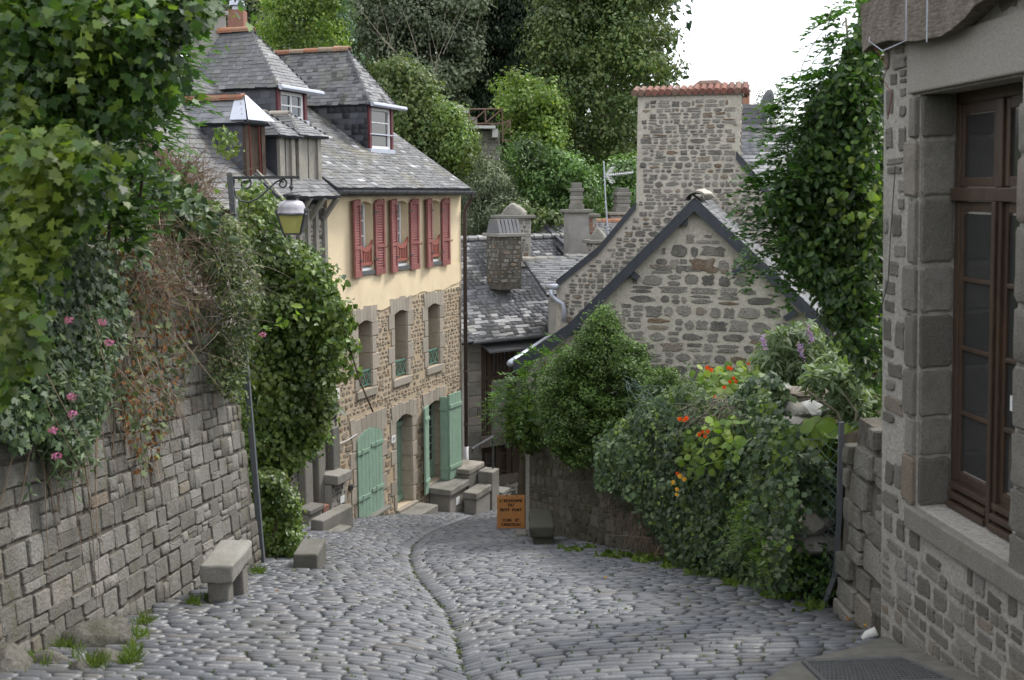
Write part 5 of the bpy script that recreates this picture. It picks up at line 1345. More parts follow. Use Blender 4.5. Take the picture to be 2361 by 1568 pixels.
mb = MB(); mb.tube([(g.x, g.y, zq(1118)), (g.x, g.y, zq(1122))], .075, 8); mb.build('pipe_collar', M['pipe_red'], CG, True)
mb = MB(); mb.tube([(g.x, g.y, zq(1123)), (g.x, g.y, zq(1200))], .062, 8); mb.build('lower_downpipe', M['pipe_red'], CG, True)
mb = MB(); mb.cbox((g.x - .085, g.y + .05, zq(1110)), .05, .08, zq(1030) - zq(1192)); mb.build('door_post', M['darkwood'], CG)

# ================================================================ tall house with the massive stone chimney
CH0 = at(1585, 440, 20.2)
HF = Frame((CH0.x, CH0.y, 0), ce, -cr)
TC = thing('chimney_house', HF.p(0, -4), 'tall stone gable with a massive rubble chimney behind the cottage', 'house')
hu = lambda u, v, n=0: HF.uv(u, v, n)
cl, crr = hu(1469, 330)[0], hu(1706, 330)[0]; ct = hu(1590, 220)[1]
ll = [hu(1466, 482), hu(1380, 585), hu(1283, 662)]; lr = [hu(1697, 368), hu(1760, 445), hu(1900, 600)]
gpl = [(ll[2][0], -6), (lr[2][0], -6), lr[2], lr[1], (crr, lr[0][1]), (crr, ct), (cl, ct), (cl, ll[0][1]), ll[1], ll[2]]
mb = MB(); mb.prism([HF.p(a, z) for a, z in gpl[:5] + [(cl, lr[0][1]), (cl, ll[0][1]), ll[1], ll[2]]], HF.N * -.5); mb.build('gable_wall', M['mortar'], TC)
mb = MB(); HF.box(mb, cl, crr, lr[0][1] + .002, ct, -.75, -.0); mb.build('chimney_stack', M['mortar'], TC)
ing2 = in_poly(gpl); pc = Pieces(T_RUB)
i2 = lambda a, z: ing2(a, z) and ing2(a + .05, z) and ing2(a - .05, z) and ing2(a, z + .05) and z > -3.2
rubble(pc, HF, ll[2][0], lr[2][0], -3.2, ct - .02, (.07, .17), (.08, .30), i2, .012, .90, .3, .06)
pc.finish('stone', TC, M['rubble'], 300)
CS = Frame(HF.p(crr, 0, 0), cr, ce); pc = Pieces(T_RUB); rubble(pc, CS, 0, .75, lr[0][1], ct, (.08, .17), (.1, .3), lambda a, z: .02 < a < .73, .013, .8, .3, .07); pc.finish('side_stone', TC, M['rubble'], 40)
mb = MB(); HF.box(mb, cl - .02, crr + .03, ct, ct + .05, -.78, .04); mb.build('chimney_bed', M['greyrender'], TC)
for i in range(17):
    a = cl - .06 + (crr - cl + .12) * i / 16; mb = MB(); hgt = .11 if i < 9 else .15
    mb.tube([HF.p(a, ct + .06, .09), HF.p(a, ct + hgt + .06, -.38), HF.p(a, ct + .06, -.82)], .068, 6); mb.build('cap_tile', M['cap_tile'], TC)
mb = MB(); mb.tube([HF.p(cl + 1.08, ct + .15, -.38), HF.p(cl + 1.16, ct + .22, -.38), HF.p(cl + 1.46, ct + .22, -.38), HF.p(cl + 1.54, ct + .15, -.38)], .10, 8); mb.build('flue_hood', M['cap_tile'], TC)
def verge(pts, th, par, mat, dep=3.0):
    for p, q in zip(pts[:-1], pts[1:]):
        p3, q3 = HF.p(*p, .06), HF.p(*q, .06)
        mb = MB(); mb.prism([p3, q3, q3 + Vector((0, 0, th)), p3 + Vector((0, 0, th))], cr * .04); mb.build('verge_slate', mat, par)
        mb = MB(); mb.prism([p3 + Vector((0, 0, th)), q3 + Vector((0, 0, th)), q3 + Vector((0, 0, th - .03)), p3 + Vector((0, 0, th - .03))], cr * dep); mb.build('roof', M['slate'], par)
verge(ll, .14, TC, M['barge']); verge(lr, .14, TC, M['barge'])
for p, q in zip(lr[:-1], lr[1:]):
    pcx = Pieces(T_SLT); slates(pcx, [HF.p(*q, .05) + Vector((0, 0, .145)), HF.p(*q, -3) + Vector((0, 0, .145)), HF.p(*p, -3) + Vector((0, 0, .145)), HF.p(*p, .05) + Vector((0, 0, .145))], .2, .11, .014); pcx.finish('slate', TC, M['slate'], 80)
mb = MB(); gA = lambda u, v, n=.12: HF.p(*hu(u, v, n), n)
mb.tube([gA(1270, 668), gA(1272, 682), gA(1283, 692), gA(1297, 700), gA(1301, 716), gA(1300, 742)], .05, 8); mb.build('downpipe', M['zinc'], TC, True)
mb = MB(); mb.tube([gA(1262, 662, -.2), gA(1284, 661, .15)], .06, 6); mb.build('gutter_end', M['zinc'], TC, True)

# ================================================================ slate roofs to the right of the big chimney
SH = thing('slate_house', at(1800, 500, 24), 'slate-roofed house behind the massive chimney, partly behind the vine', 'house')
r0, r1 = at(1695, 296, 25), at(2060, 292, 25); e0_, e1_ = at(1690, 505, 22.6), at(2060, 505, 22.6); r1.z = r0.z; e1_.z = e0_.z
pl4 = [e0_, e1_, r1, r0]; bk_ = Vector((0, 2.6, -2.2))
mb = MB(); roof_slab(mb, pl4, .08); roof_slab(mb, [r0 + bk_, r1 + bk_, r1, r0], .08); mb.build('roof', M['barge'], SH)
pc = Pieces(T_SLT); slates(pc, pl4, .2, .12, .014); pc.finish('slate', SH, M['slate_pale'], 280)
ridge_tiles(SH, r0 + Vector((0, 0, .02)), r1 + Vector((0, 0, .02)), M['slate'], .11)
mb = MB(); mb.obox(e0_ + Vector((.1, .25, -6)), (r1.x - r0.x - .2, 0, 0), (0, 4, 0), (0, 0, 5.9)); mb.build('wall', M['mortar'], SH)
S2 = thing('slate_annexe', at(1880, 640, 20.5), 'lower pale slate roof glimpsed under the vine on the right', 'house')
r0, r1 = at(1790, 585, 21), at(2060, 581, 21); e0_, e1_ = at(1790, 735, 18.9), at(2060, 735, 18.9); r1.z = r0.z; e1_.z = e0_.z
pl4 = [e0_, e1_, r1, r0]
mb = MB(); roof_slab(mb, pl4, .08); mb.build('roof', M['barge'], S2)
pc = Pieces(T_SLT); slates(pc, pl4, .19, .11, .014); pc.finish('slate', S2, M['slate_pale'], 240)
ridge_tiles(S2, r0 + Vector((0, 0, .02)), r1 + Vector((0, 0, .02)), M['slate'], .10)
mb = MB(); mb.obox(e0_ + Vector((.1, .25, -4)), (r1.x - r0.x - .2, 0, 0), (0, 2.4, 0), (0, 0, 3.9)); mb.build('wall', M['mortar'], S2)
t = thing('slate_stack', at(1735, 285, 25.3), 'small slate chimney with an orange pot right of the massive one', 'chimney')
p = at(1735, 255, 25.3)
for i in range(5):
    mb = MB(); mb.cbox(p + Vector((random.uniform(-.02, .02), 0, -.36 + i * .11)), .54 + .05 * (i % 2), .45, .10); mb.build('stone_course', M['slate'], t)
mb = MB(); mb.cbox(p + Vector((0, .02, -1.2)), .5, .42, 1.56); mb.build('shaft', M['rubble'], t)
mb = MB(); mb.lathe(p + Vector((-.18, 0, .2)), [(.11, -.06), (.10, .22), (.12, .24), (.12, .28)], 10); mb.build('chimney_pot', M['tile'], t)
t = thing('satellite_dish', at(1775, 275, 24.9), 'grey satellite dish seen edge-on above the slate ridge', 'satellite dish')
p = at(1768, 240, 24.9)
mb = MB(); k = 14; V = []; dn = Vector((-.97, -.2, .12)).normalized(); e1v = dn.cross(Vector((0, 0, 1))).normalized(); e2v = e1v.cross(dn)
for rr_ in (0.02, .2, .34): V += [p + (e1v * math.cos(2 * math.pi * j / k) + e2v * math.sin(2 * math.pi * j / k)) * rr_ - dn * (.10 * (1 - (rr_ / .34) ** 2)) for j in range(k)]
F = [(i * k + j, i * k + (j + 1) % k, (i + 1) * k + (j + 1) % k, (i + 1) * k + j) for i in range(2) for j in range(k)] + [tuple(range(k))[::-1]]
mb.add(V, F); o = mb.build('reflector', M['galv'], t, True); sm = o.modifiers.new('thick', 'SOLIDIFY'); sm.thickness = .015
mb = MB(); mb.tube([p - e2v * .33, p - e2v * .33 + dn * -.0 + Vector((.32, -.05, .06))], .02, 6); mb.build('arm', M['zinc'], t)
mb = MB(); mb.tube([p - dn * .1, p + Vector((.12, 0, -.5))], .025, 6); mb.build('mast', M['galv'], t)

# ================================================================ far house with the big slate roof
p0 = at(1078, 786, 30); HX = Vector((.825, .565, 0)); HN = Vector((.565, -.825, 0))
H = Frame((p0.x, p0.y, 0), HX, HN)
FH = thing('far_house', H.p(0, -9.2), 'far stone and timber house under a wide pale slate roof', 'house')
ez = p0.z; hz_ = lambda u, v, n=0: H.uv(u, v, n)[1]; hs_ = lambda u, v, n=0: H.uv(u, v, n)[0]
HL = 7.5
mb = MB(); H.box(mb, 0, HL, -12, ez + .05, -5.5, -.12); mb.build('house_body', M['house_mortar'], FH)
rh = math.radians(43); RHU = -HN * math.cos(rh) + Vector((0, 0, 1)) * math.sin(rh)
zr1 = hit(1150, 548, H.p(0, 0, -3.0), HN).z
rl2 = (zr1 - ez) / math.sin(rh)
c0, c1 = H.p(-1.6, ez, .35), H.p(HL, ez, .35)
rf = [c0, c1, c1 + RHU * rl2, c0 + RHU * rl2]
mb = MB(); roof_slab(mb, rf, .09); roof_slab(mb, [c0 + RHU * rl2 - HN * 3, c1 + RHU * rl2 - HN * 3, c1 + RHU * rl2, c0 + RHU * rl2], .09); mb.build('roof', M['barge'], FH)
pc = Pieces(T_SLT); slates(pc, rf, .22, .125, .022, .18); pc.finish('slate', FH, M['slate_pale'], 300)
ridge_tiles(FH, c0 + RHU * rl2 + Vector((0, 0, .02)), c1 + RHU * rl2 + Vector((0, 0, .02)), M['slate_moss'], .14)
mb = MB(); mb.tube([c0 + HN * .04 + HX * 1.55, c1 + HN * .04], .06, 8); mb.build('gutter', M['gutter'], FH)
pa1 = hs_(1110, 900)
mb = MB(); H.box(mb, -.05, pa1, -12, ez + .02, -.6, .0); mb.build('pier', M['house_mortar'], FH)
pc = Pieces(T_BLK); z = -10.2
while z < ez - .1:
    h = random.uniform(.22, .42); a = 0
    while a < pa1 - .05:
        wd = min(random.uniform(.3, .6), pa1 - a); 
        if pa1 - a - wd < .15: wd = pa1 - a
        pc.add(H.p(a + wd / 2, z + h / 2), HX * wd * .93, Vector((0, 0, h * .92)), HN * .03, max(wd, h)) if HX.cross(Vector((0, 0, 1))).dot(HN) > 0 else pc.add(H.p(a + wd / 2, z + h / 2), -HX * wd * .93, Vector((0, 0, h * .92)), HN * .03, max(wd, h)); a += wd
    z += h
pc.finish('pier_stone', FH, M['granite'], 60)
def hwin(u0, v1, u1, v0, cols, rows, curtain=False):
    a0, a1, z0, z1 = hs_(u0, (v0 + v1) / 2, -.06), hs_(u1, (v0 + v1) / 2, -.06), hz_((u0 + u1) / 2, v0, -.06), hz_((u0 + u1) / 2, v1, -.06)
    wn = part('leaded_window', FH, H.p((a0 + a1) / 2, z0, -.06)); casement(H, wn, a0, a1, z0, z1, -.02, cols, rows, M['darkwood'], M['glass'], .07, .02, .06)
zt = hz_(1150, 800, -.1)
mb = MB(); H.box(mb, pa1, HL, hz_(1150, 1000), ez - .05, -.12, -.075); mb.build('upper_infill', M['oldwood'], FH)
for u in (1114, 1128, 1175, 1186): 
    a = hs_(u, 880); mb = MB(); H.box(mb, a - .07, a + .07, hz_(1150, 1000), ez - .1, -.12, .01); mb.build('timber_post', M['darkwood'], FH)
hwin(1132, 803, 1172, 862, 4, 3)
mb = MB(); H.box(mb, pa1, HL, hz_(1150, 874), hz_(1150, 864), -.1, .0); mb.build('timber_rail', M['darkwood'], FH)
mb = MB(); H.box(mb, pa1 - .1, HL, hz_(1150, 1024), hz_(1150, 1000), -.15, .14); mb.build('lintel_beam', M['beam'], FH)
mb = MB(); H.box(mb, pa1, HL, hz_(1150, 1100), hz_(1150, 1024), -.12, -.09); mb.build('dark_infill', M['darkwood'], FH)
hwin(1116, 1042, 1146, 1092, 2, 2); hwin(1152, 1042, 1168, 1088, 2, 3)
for u in (1148, 1172, 1186):
    a = hs_(u, 1060); mb = MB(); H.box(mb, a - .09, a + .09, hz_(1150, 1098), hz_(1150, 1024), -.1, .03); mb.build('timber_post', M['darkwood'], FH)
mb = MB(); H.box(mb, pa1, HL, hz_(1150, 1114), hz_(1150, 1096), -.1, .10); mb.build('sill_beam', M['beam'], FH)
mb = MB(); H.box(mb, pa1 - .02, HL, -12, hz_(1150, 1114), -.1, .03); mb.build('plinth', M['mortar'], FH)
pc = Pieces(T_RUB); PFm = Frame(H.p(0, 0, .03), HX, HN); rubble(pc, PFm, pa1, HL, -10.4, hz_(1150, 1116), (.12, .22), (.15, .35), lambda a, z: pa1 < a < HL, .014, .85, .3, .06); pc.finish('plinth_stone', FH, M['rubble'], 60)
mb = MB(); mb.prism([H.p(hs_(1106, 790), ez - .12, -.05), H.p(hs_(1106, 790) + 2.6, ez - .12, -.05), H.p(hs_(1106, 790) + 2.6, ez - .34, .55), H.p(hs_(1106, 790), ez - .34, .55)], (0, 0, .05)); mb.build('slate_canopy', M['slate'], FH)
# chimneys standing on it
def stone_chimney(name, label, u, vt, vb, w_, d_, Yd, cap='slab', mat='rubble', rot=.6, mort='house_mortar', body=None):
    top, bot = at(u, vt, Yd), at(u, vb, Yd); bot.z = min(bot.z, top.z - .4); t = thing(name, (top.x, Yd, bot.z), label, 'chimney')
    ch = top.z - bot.z; mb = MB(); mb.cbox((top.x, Yd, (top.z + bot.z) / 2 - .3), w_, d_, ch + .6, rot); mb.build('shaft', M[body or mort], t)
    if mat:
        for sgn, (ax_, nx_, hw_, hd_) in enumerate(((0, -1, w_, d_), (1, 0, d_, w_), (-1, 0, d_, w_))):
            Rm = Matrix.Rotation(rot, 3, 'Z'); 
            if sgn == 0: A_, N_, ln, off = Rm @ Vector((1, 0, 0)), Rm @ Vector((0, -1, 0)), w_, d_ / 2
            elif sgn == 1: A_, N_, ln, off = Rm @ Vector((0, 1, 0)), Rm @ Vector((1, 0, 0)), d_, w_ / 2
            else: A_, N_, ln, off = Rm @ Vector((0, -1, 0)), Rm @ Vector((-1, 0, 0)), d_, w_ / 2
            f_ = Frame(Vector((top.x, Yd, 0)) + N_ * off - A_ * ln / 2, A_, N_); pc = Pieces(T_RUB)
            rubble(pc, f_, 0, ln, bot.z - .4, top.z, (.10, .18), (.14, .34), lambda a, z: .01 < a < ln - .01, .016, .86, .2, .06); pc.finish('stone', t, M[mat], 60)
    mb = MB(); mb.cbox((top.x, Yd, top.z + .05), w_ + .22, d_ + .22, .10, rot); mb.build('cap_slab', M['granite'], t, bev=.015)
    if cap == 'slab':
        for i in range(6):
            mb = MB(); f = (i + .5) / 6 - .5; Rm = Matrix.Rotation(rot, 3, 'Z'); p = Vector((top.x, Yd, top.z + .10)) + Rm @ Vector((f * w_ * 1.05, 0, 0))
            ax = Rm @ Vector((w_ * .155, 0, 0)); ay = Rm @ Vector((0, d_ * .5, 0)); mb.hexa([p - ax / 2 - ay, p + ax / 2 - ay, p + ax / 2 + ay, p - ax / 2 + ay, p - ax * .4 - ay * .55 + Vector((0, 0, .42)), p + ax * .4 - ay * .55 + Vector((0, 0, .42)), p + ax * .4 + ay * .55 + Vector((0, 0, .42)), p - ax * .4 + ay * .55 + Vector((0, 0, .42))]); mb.build('leaning_slab', M['slate'], t)
    elif cap == 'rock':
        mb = MB(); mb.blob((top.x, Yd, top.z + .2), (w_ * .45, d_ * .45, .36), 9, 3, .2); mb.build('rough_cap', M['granite'], t, False)
    elif cap == 'stack':
        z = top.z + .10
        for i, (k, h) in enumerate(((.62, .16), (.5, .14), (.56, .12), (.5, .14), (.58, .12), (.42, .16))):
            mb = MB(); mb.cbox((top.x, Yd, z + h / 2), w_ * k, w_ * k, h, rot); mb.build('stone_course', M['granite'], t, bev=.02); z += h
    return t
stone_chimney('slab_chimney', 'stone chimney capped with leaning slate slabs on the far roof', 1162, 545, 620, .78, .72, 31.8, mort='old_joint')
stone_chimney('rough_chimney', 'rough-topped stone chimney just behind the slab-capped one', 1183, 503, 570, .9, .7, 33.2, 'rock')
stone_chimney('cement_chimney', 'smooth grey cement chimney with a stacked stone top', 1329, 490, 600, .66, .6, 33.5, 'stack', None, .2, 'greyrender')
stone_chimney('brick_chimney', 'slender brick and stone chimney behind the cement one', 1357, 500, 590, .42, .42, 34.2, None, 'brick', .2)
stone_chimney('dark_chimney', 'dark stubby stone chimney beside the pointed tall gable', 1378, 560, 620, .55, .5, 32.5, 'rock', 'rubble', .3)
stone_chimney('distant_chimney', 'small distant chimney of stacked stones near the television aerial', 1433, 495, 540, .95, .6, 37, 'stack', 'rubble', .2)
# side wing with its own ridge, and the house with orange ridge tiles
WG = thing('roof_wing', at(1300, 640, 30), 'side wing roof with a stone-tiled ridge meeting the far house', 'house')
r0, r1 = at(1205, 598, 31), at(1440, 594, 31.5); e0_, e1_ = at(1262, 680, 29.3), at(1440, 690, 29.3); r1.z = r0.z; e1_.z = e0_.z
pl4 = [e0_, e1_, r1, r0]; mb = MB(); roof_slab(mb, pl4, .08); mb.build('roof', M['barge'], WG)
pc = Pieces(T_SLT); slates(pc, pl4, .2, .12, .018); pc.finish('slate', WG, M['slate'], 200); ridge_tiles(WG, r0, r1, M['granite'], .13)
mb = MB(); mb.obox(e0_ + Vector((.1, .2, -5)), (r1.x - r0.x - .8, 0, 0), (0, 2, 0), (0, 0, 4.9)); mb.build('wall', M['house_mortar'], WG)
KH = thing('tile_ridged_house', at(1340, 560, 36), 'house with a row of orange ridge tiles beyond the cement chimney', 'house')
r0, r1 = at(1238, 510, 36.5), at(1490, 512, 36.5); e0_, e1_ = at(1300, 585, 34), at(1490, 590, 34); r1.z = r0.z; e1_.z = e0_.z
pl4 = [e0_, e1_, r1, r0]; mb = MB(); roof_slab(mb, pl4, .08); mb.build('roof', M['barge'], KH)
pc = Pieces(T_SLT); slates(pc, pl4, .22, .13, .018); pc.finish('slate', KH, M['slate'], 160); ridge_tiles(KH, r0, r1, M['tile'], .15)
gw = [at(1205, 545, 36), at(1245, 512, 36), at(1312, 575, 34.2), at(1312, 640, 34.2), at(1205, 640, 36)]
mb = MB(); mb.prism(gw, (.3, .6, 0)); mb.build('gable_wall', M['greyrender'], KH)
mb = MB(); mb.bar(gw[1] + Vector((0, -.05, .03)), gw[2] + Vector((0, -.05, .03)), .12, .07); mb.build('verge_slate', M['barge'], KH)
mb = MB(); mb.bar(gw[0] + Vector((0, -.05, .03)), gw[1] + Vector((0, -.05, .03)), .12, .07); mb.build('verge_slate', M['barge'], KH)
# aerial
t = thing('television_aerial', at(1398, 520, 33), 'white television aerial on a thin mast against the dark trees', 'aerial')
a_ = lambda u, v: at(u, v, 33)
mb = MB(); mb.tube([a_(1402, 540), a_(1397, 470), a_(1392, 372)], .022, 5); mb.build('mast', M['zinc'], t)
mb = MB(); mb.tube([a_(1400, 404), a_(1460, 398)], .018, 5); mb.build('boom', M['white'], t)
for i in range(12):
    p = a_(1408 + i * 4.4, 403 - i * .45); mb = MB(); mb.tube([p + Vector((-.03, .12, -.05)), p + Vector((.03, -.12, .05))], .010, 4); mb.build('element', M['white'], t)
for sg in (-1, 1):
    mb = MB(); mb.tube([a_(1398, 404), a_(1412, 404 - sg * 20)], .014, 4); mb.build('reflector_arm', M['white'], t)
    for i in range(6):
        p = a_(1400 + i * 2.4, 404 - sg * 3.4 * i); mb = MB(); mb.tube([p + Vector((-.09, 0, 0)), p + Vector((.09, 0, .02))], .008, 4); mb.build('element', M['white'], t)

# ================================================================ ruined terrace on the wooded slope
t = thing('ruined_terrace', at(1120, 540, 41), 'ruined stone terrace with a white slab and rusty railing on the wooded slope', 'terrace')
TF = Frame(at(1120, 440, 41), (1, .1, 0), (.1, -1, 0)); tu = lambda u, v: TF.uv(u, v)
def tbox(u0, v0, u1, v1, n0, n1, nm, mat):
    a, z1 = tu(u0, v0); b, z0 = tu(u1, v1); mb = MB(); TF.box(mb, a, b, z0, z1, n0, n1); return mb.build(nm, M[mat], t)
tbox(1080, 300, 1156, 560, -2.2, -.5, 'pier_core', 'house_mortar')
pc = Pieces(T_BLK); f_ = Frame(TF.p(0, 0, -.5), TF.A, TF.N); a0, z1 = tu(1080, 322); a1, z0 = tu(1156, 560)
rubble(pc, f_, a0, a1, z0, z1, (.10, .24), (.2, .6), lambda a, z: a0 < a < a1, .05, .94, .2, .05); pc.finish('stone', t, M['lintel'], 160)
tbox(1072, 290, 1141, 297, -2.4, .25, 'slab', 'concrete'); tbox(1135, 297, 1148, 317, -1.8, .1, 'block', 'concrete'); tbox(1058, 232, 1075, 245, -3, -2, 'block', 'concrete'); tbox(1062, 240, 1090, 252, -2.8, -1.8, 'block', 'concrete')
tbox(1066, 262, 1108, 290, -2.6, -1.9, 'back_wall', 'lintel')
for (q, r_) in (((1081, 254), (1082, 296)), ((1118, 252), (1119, 286)), ((1157, 252), (1158, 330)), ((1175, 276), (1175, 310)), ((1081, 253), (1157, 252)), ((1075, 286), (1158, 286)), ((1119, 284), (1155, 254)), ((1118, 255), (1085, 284)), ((1158, 286), (1175, 277)), ((1175, 278), (1158, 312)), ((1158, 325), (1176, 325))):
    mb = MB(); mb.tube([TF.p(*tu(*q), .2), TF.p(*tu(*r_), .2)], .03, 5); mb.build('rail', M['rust'], t)
# ================================================================ street furniture
LP = thing('street_lamp', (-2.93, 11.75, float(zp(11.75))), 'old lantern hanging from a scrolled iron bracket on a tall steel post', 'street lamp')
yl = 11.75; la = lambda u, v, dy=0: at(u, v, yl + dy)
top_, bot_ = la(530, 398), Vector((-2.93, yl, float(zp(yl)) - .1))
mb = MB(); mb.bar(bot_, top_, .062, .062, (0, 1, 0)); mb.build('post', M['galv'], LP, bev=.006)
for k in (.9, .78, .66, .5): 
    p = bot_.lerp(top_, k); mb = MB(); mb.cbox(p, .075, .075, .02); mb.build('strap', M['iron'], LP)
mb = MB(); mb.bar(la(531, 410), la(691, 409), .045, .03, (0, 0, 1)); mb.build('bracket_arm', M['iron'], LP)
def spiral(cu_, cv_, r0, r1, a0, a1, n=26): return [la(cu_ + (r0 + (r1 - r0) * i / n) * math.cos(a0 + (a1 - a0) * i / n), cv_ - (r0 + (r1 - r0) * i / n) * math.sin(a0 + (a1 - a0) * i / n)) for i in range(n + 1)]
mb = MB(); mb.tube([la(540, 414), la(538, 430), la(543, 450), la(556, 464), la(575, 466), la(596, 457), la(617, 438), la(636, 420), la(652, 414)] + spiral(651, 424, 11, 4, 1.4, -5.6, 20), .011, 5); mb.build('scroll', M['iron'], LP)
mb = MB(); mb.tube(spiral(565, 424, 18, 5, 2.6, -5.0, 24), .010, 5); mb.build('scroll', M['iron'], LP)
lc = la(672.5, 470); s_ = yl / FPX
def lz(v): return la(672, v).z
mb = MB(); mb.tube([la(672, 408), la(672, 440)], .012, 6); mb.lathe((lc.x, yl, lz(432)), [(.012, -.02), (.03, 0), (.012, .03)], 8); mb.build('hanger', M['iron'], LP)
mb = MB(); mb.lathe((lc.x, yl, 0), [(.055, lz(464)), (.058, lz(453)), (.095, lz(452)), (.10, lz(449)), (.03, lz(444))], 16); mb.build('vent_cap', M['iron'], LP, True)
M['lamp_metal'] = m_plain('lilac_grey_lamp_metal', (.42, .40, .44), .12, 12, .35, .5, .1, metal=.25)
mb = MB(); prof = [(.165, lz(494)), (.158, lz(489)), (.150, lz(484)), (.15, lz(479)), (.142, lz(472)), (.118, lz(465)), (.06, lz(461))]
mb.lathe((lc.x, yl, 0), prof, 20); mb.build('hood', M['lamp_metal'], LP, True)
mb = MB(); zt_, zb_ = lz(494), lz(539); wt_, wb_ = .147, .092
cn = lambda w_, z, i: Vector((lc.x + w_ * (1, 1, -1, -1)[i], yl + w_ * (-1, 1, 1, -1)[i], z))
R45 = Matrix.Rotation(.12, 4, 'Z')
def rot(p): q = p - Vector((lc.x, yl, 0)); q = R45 @ q; return q + Vector((lc.x, yl, 0))
for i in range(4): mb.bar(rot(cn(wt_, zt_, i)), rot(cn(wb_, zb_, i)), .016, .016)
for (w_, z) in ((wt_, zt_), (wb_, zb_)):
    for i in range(4): mb.bar(rot(cn(w_, z, i)), rot(cn(w_, z, (i + 1) % 4)), .018, .018)
mb.build('frame', M['iron'], LP)
for i in range(4):
    j = (i + 1) % 4; mb = MB(); a, b, c, d = rot(cn(wt_ - .006, zt_ - .012, i)), rot(cn(wt_ - .006, zt_ - .012, j)), rot(cn(wb_ - .006, zb_ + .01, j)), rot(cn(wb_ - .006, zb_ + .01, i))
    nn = (b - a).cross(d - a).normalized(); mb.prism([a, b, c, d], nn * .003); mb.build('glass_pane', M['lamp_glass'], LP)
mb = MB(); mb.lathe((lc.x, yl, 0), [(.02, lz(497)), (.035, lz(505)), (.042, lz(518)), (.025, lz(527)), (.015, lz(530))], 10); mb.build('bulb', M['white'], LP, True)
for i in range(4): 
    p = rot(cn(wt_ + .01, zt_ + .01, i)); mb = MB(); mb.lathe(p, [(.012, 0), (.016, .03), (.006, .06)], 6); mb.build('finial', M['iron'], LP)

# stone bench on the left
b1, b2 = gpt(471, 1402), gpt(553, 1398)
BN = thing('stone_bench', b1, 'granite slab bench on two stone legs against the left wall', 'bench')
zt_ = at(510, 1320, b1.y).z + .07
bx0, bx1 = at(460, 1330, b1.y).x, at(536, 1330, b1.y).x + .01; by0, by1 = b1.y - .02, b1.y + .66
def rough_slab(x0, x1, y0, y1, z0, z1, name, par, mat, cut=3, amp=.012, bev=.02, seed=1):
    import bmesh
    bm = bmesh.new(); bmesh.ops.create_cube(bm, size=1); bmesh.ops.subdivide_edges(bm, edges=bm.edges[:], cuts=cut, use_grid_fill=True); rr = random.Random(seed)
    for v in bm.verts: v.co = Vector((x0 + (x1 - x0) * (v.co.x + .5) + rr.uniform(-amp, amp), y0 + (y1 - y0) * (v.co.y + .5) + rr.uniform(-amp, amp), z0 + (z1 - z0) * (v.co.z + .5) + rr.uniform(-amp, amp) * .5))
    me = bpy.data.meshes.new(name); bm.to_mesh(me); bm.free(); me.polygons.foreach_set('use_smooth', [True] * len(me.polygons))
    o = link(name, me, par, mat); m_ = o.modifiers.new('bevel', 'BEVEL'); m_.width = bev; m_.segments = 3; m_.limit_method = 'ANGLE'; m_.angle_limit = .9
    return o
M['bench'] = m_stone('bench_granite', [(0, (.27, .265, .24)), (1, (.29, .28, .255))], 80, 3, (.17, .16, .13), .5, .9, .01)
rough_slab(bx0, bx1, by0, by1, zt_ - .17, zt_, 'seat', BN, M['bench'], 4, .008, .03)
rough_slab(bx0 + .05, bx1 - .06, by0 + .05, by0 + .22, b1.z - .15, zt_ - .172, 'leg', BN, M['granite'], 2, .006, .02, 2)
rough_slab(bx0 + .05, bx1 - .04, by1 - .20, by1 - .04, float(zp(by1)) - .15, zt_ - .172, 'leg', BN, M['granite'], 2, .006, .02, 3)
# mossy bench on the right
g = gpt(1245, 1262)
B2 = thing('mossy_bench', g, 'dark mossy stone bench at the foot of the garden wall', 'bench')
M['mossy_granite'] = m_stone('mossy_granite', [(0, (.085, .083, .068)), (1, (.11, .105, .088))], 60, 6, (.065, .07, .035), .5, 1, .015)
q0 = at(1222, 1225, g.y).x; q1 = at(1277, 1225, g.y).x; zt_ = at(1245, 1212, g.y).z
rough_slab(q0, q1, g.y - .05, g.y + .8, zt_ - .17, zt_, 'seat', B2, M['mossy_granite'], 4, .012, .03, 5)
B2.children[0].data.transform(Matrix.Identity(4))
rough_slab(q0 + .05, q1, g.y + .02, g.y + .28, g.z - .15, zt_ - .172, 'leg', B2, M['mossy_granite'], 2, .008, .02, 6)
rough_slab(q0 + .05, q1, g.y + .5, g.y + .72, float(zp(g.y + 1)) - .15, zt_ - .172, 'leg', B2, M['mossy_granite'], 2, .008, .02, 7)
road_block(1190, 1244, 1216, .25, .09, 'kerb_stone', 'small dark stone lying by the mossy bench', 'stone block')

# A-board sign
sa_, sb_ = gpt(1146, 1224), gpt(1209, 1221)
sb_ = at(1209, 1221, sa_.y); sgz = at(1146, 1224, sa_.y).z
SG_ = thing('shop_sign', sa_, 'varnished wooden sign board advertising a leather workshop', 'sign')
F_ = Frame((sa_.x, sa_.y, sgz), (1, 0, 0), (0, -1, .10), (0, .10, 1)); W_ = at(1210, 1180, sa_.y).x - sa_.x; Hh = at(1146, 1147, sa_.y).z - sgz
for i in range(6):
    mb = MB(); F_.box(mb, .0 + W_ * i / 6 + .0007, W_ * (i + 1) / 6 - .0007, .03, Hh, -.012, .008); mb.build('plank', M['sign'], SG_)
mb = MB(); F_.box(mb, 0, .045, .03, Hh, .0085, .02); F_.box(mb, 0, .03, -.02, .03, -.02, .02); mb.build('frame_stile', M['sign'], SG_)
mb = MB(); F_.box(mb, W_ - .045, W_, .03, Hh, .0085, .02); F_.box(mb, W_ - .03, W_, -.02, .03, -.02, .02); mb.build('frame_stile', M['sign'], SG_)
mb = MB(); F_.box(mb, .046, W_ - .046, Hh - .045, Hh, .0085, .019); mb.build('frame_rail', M['sign'], SG_)
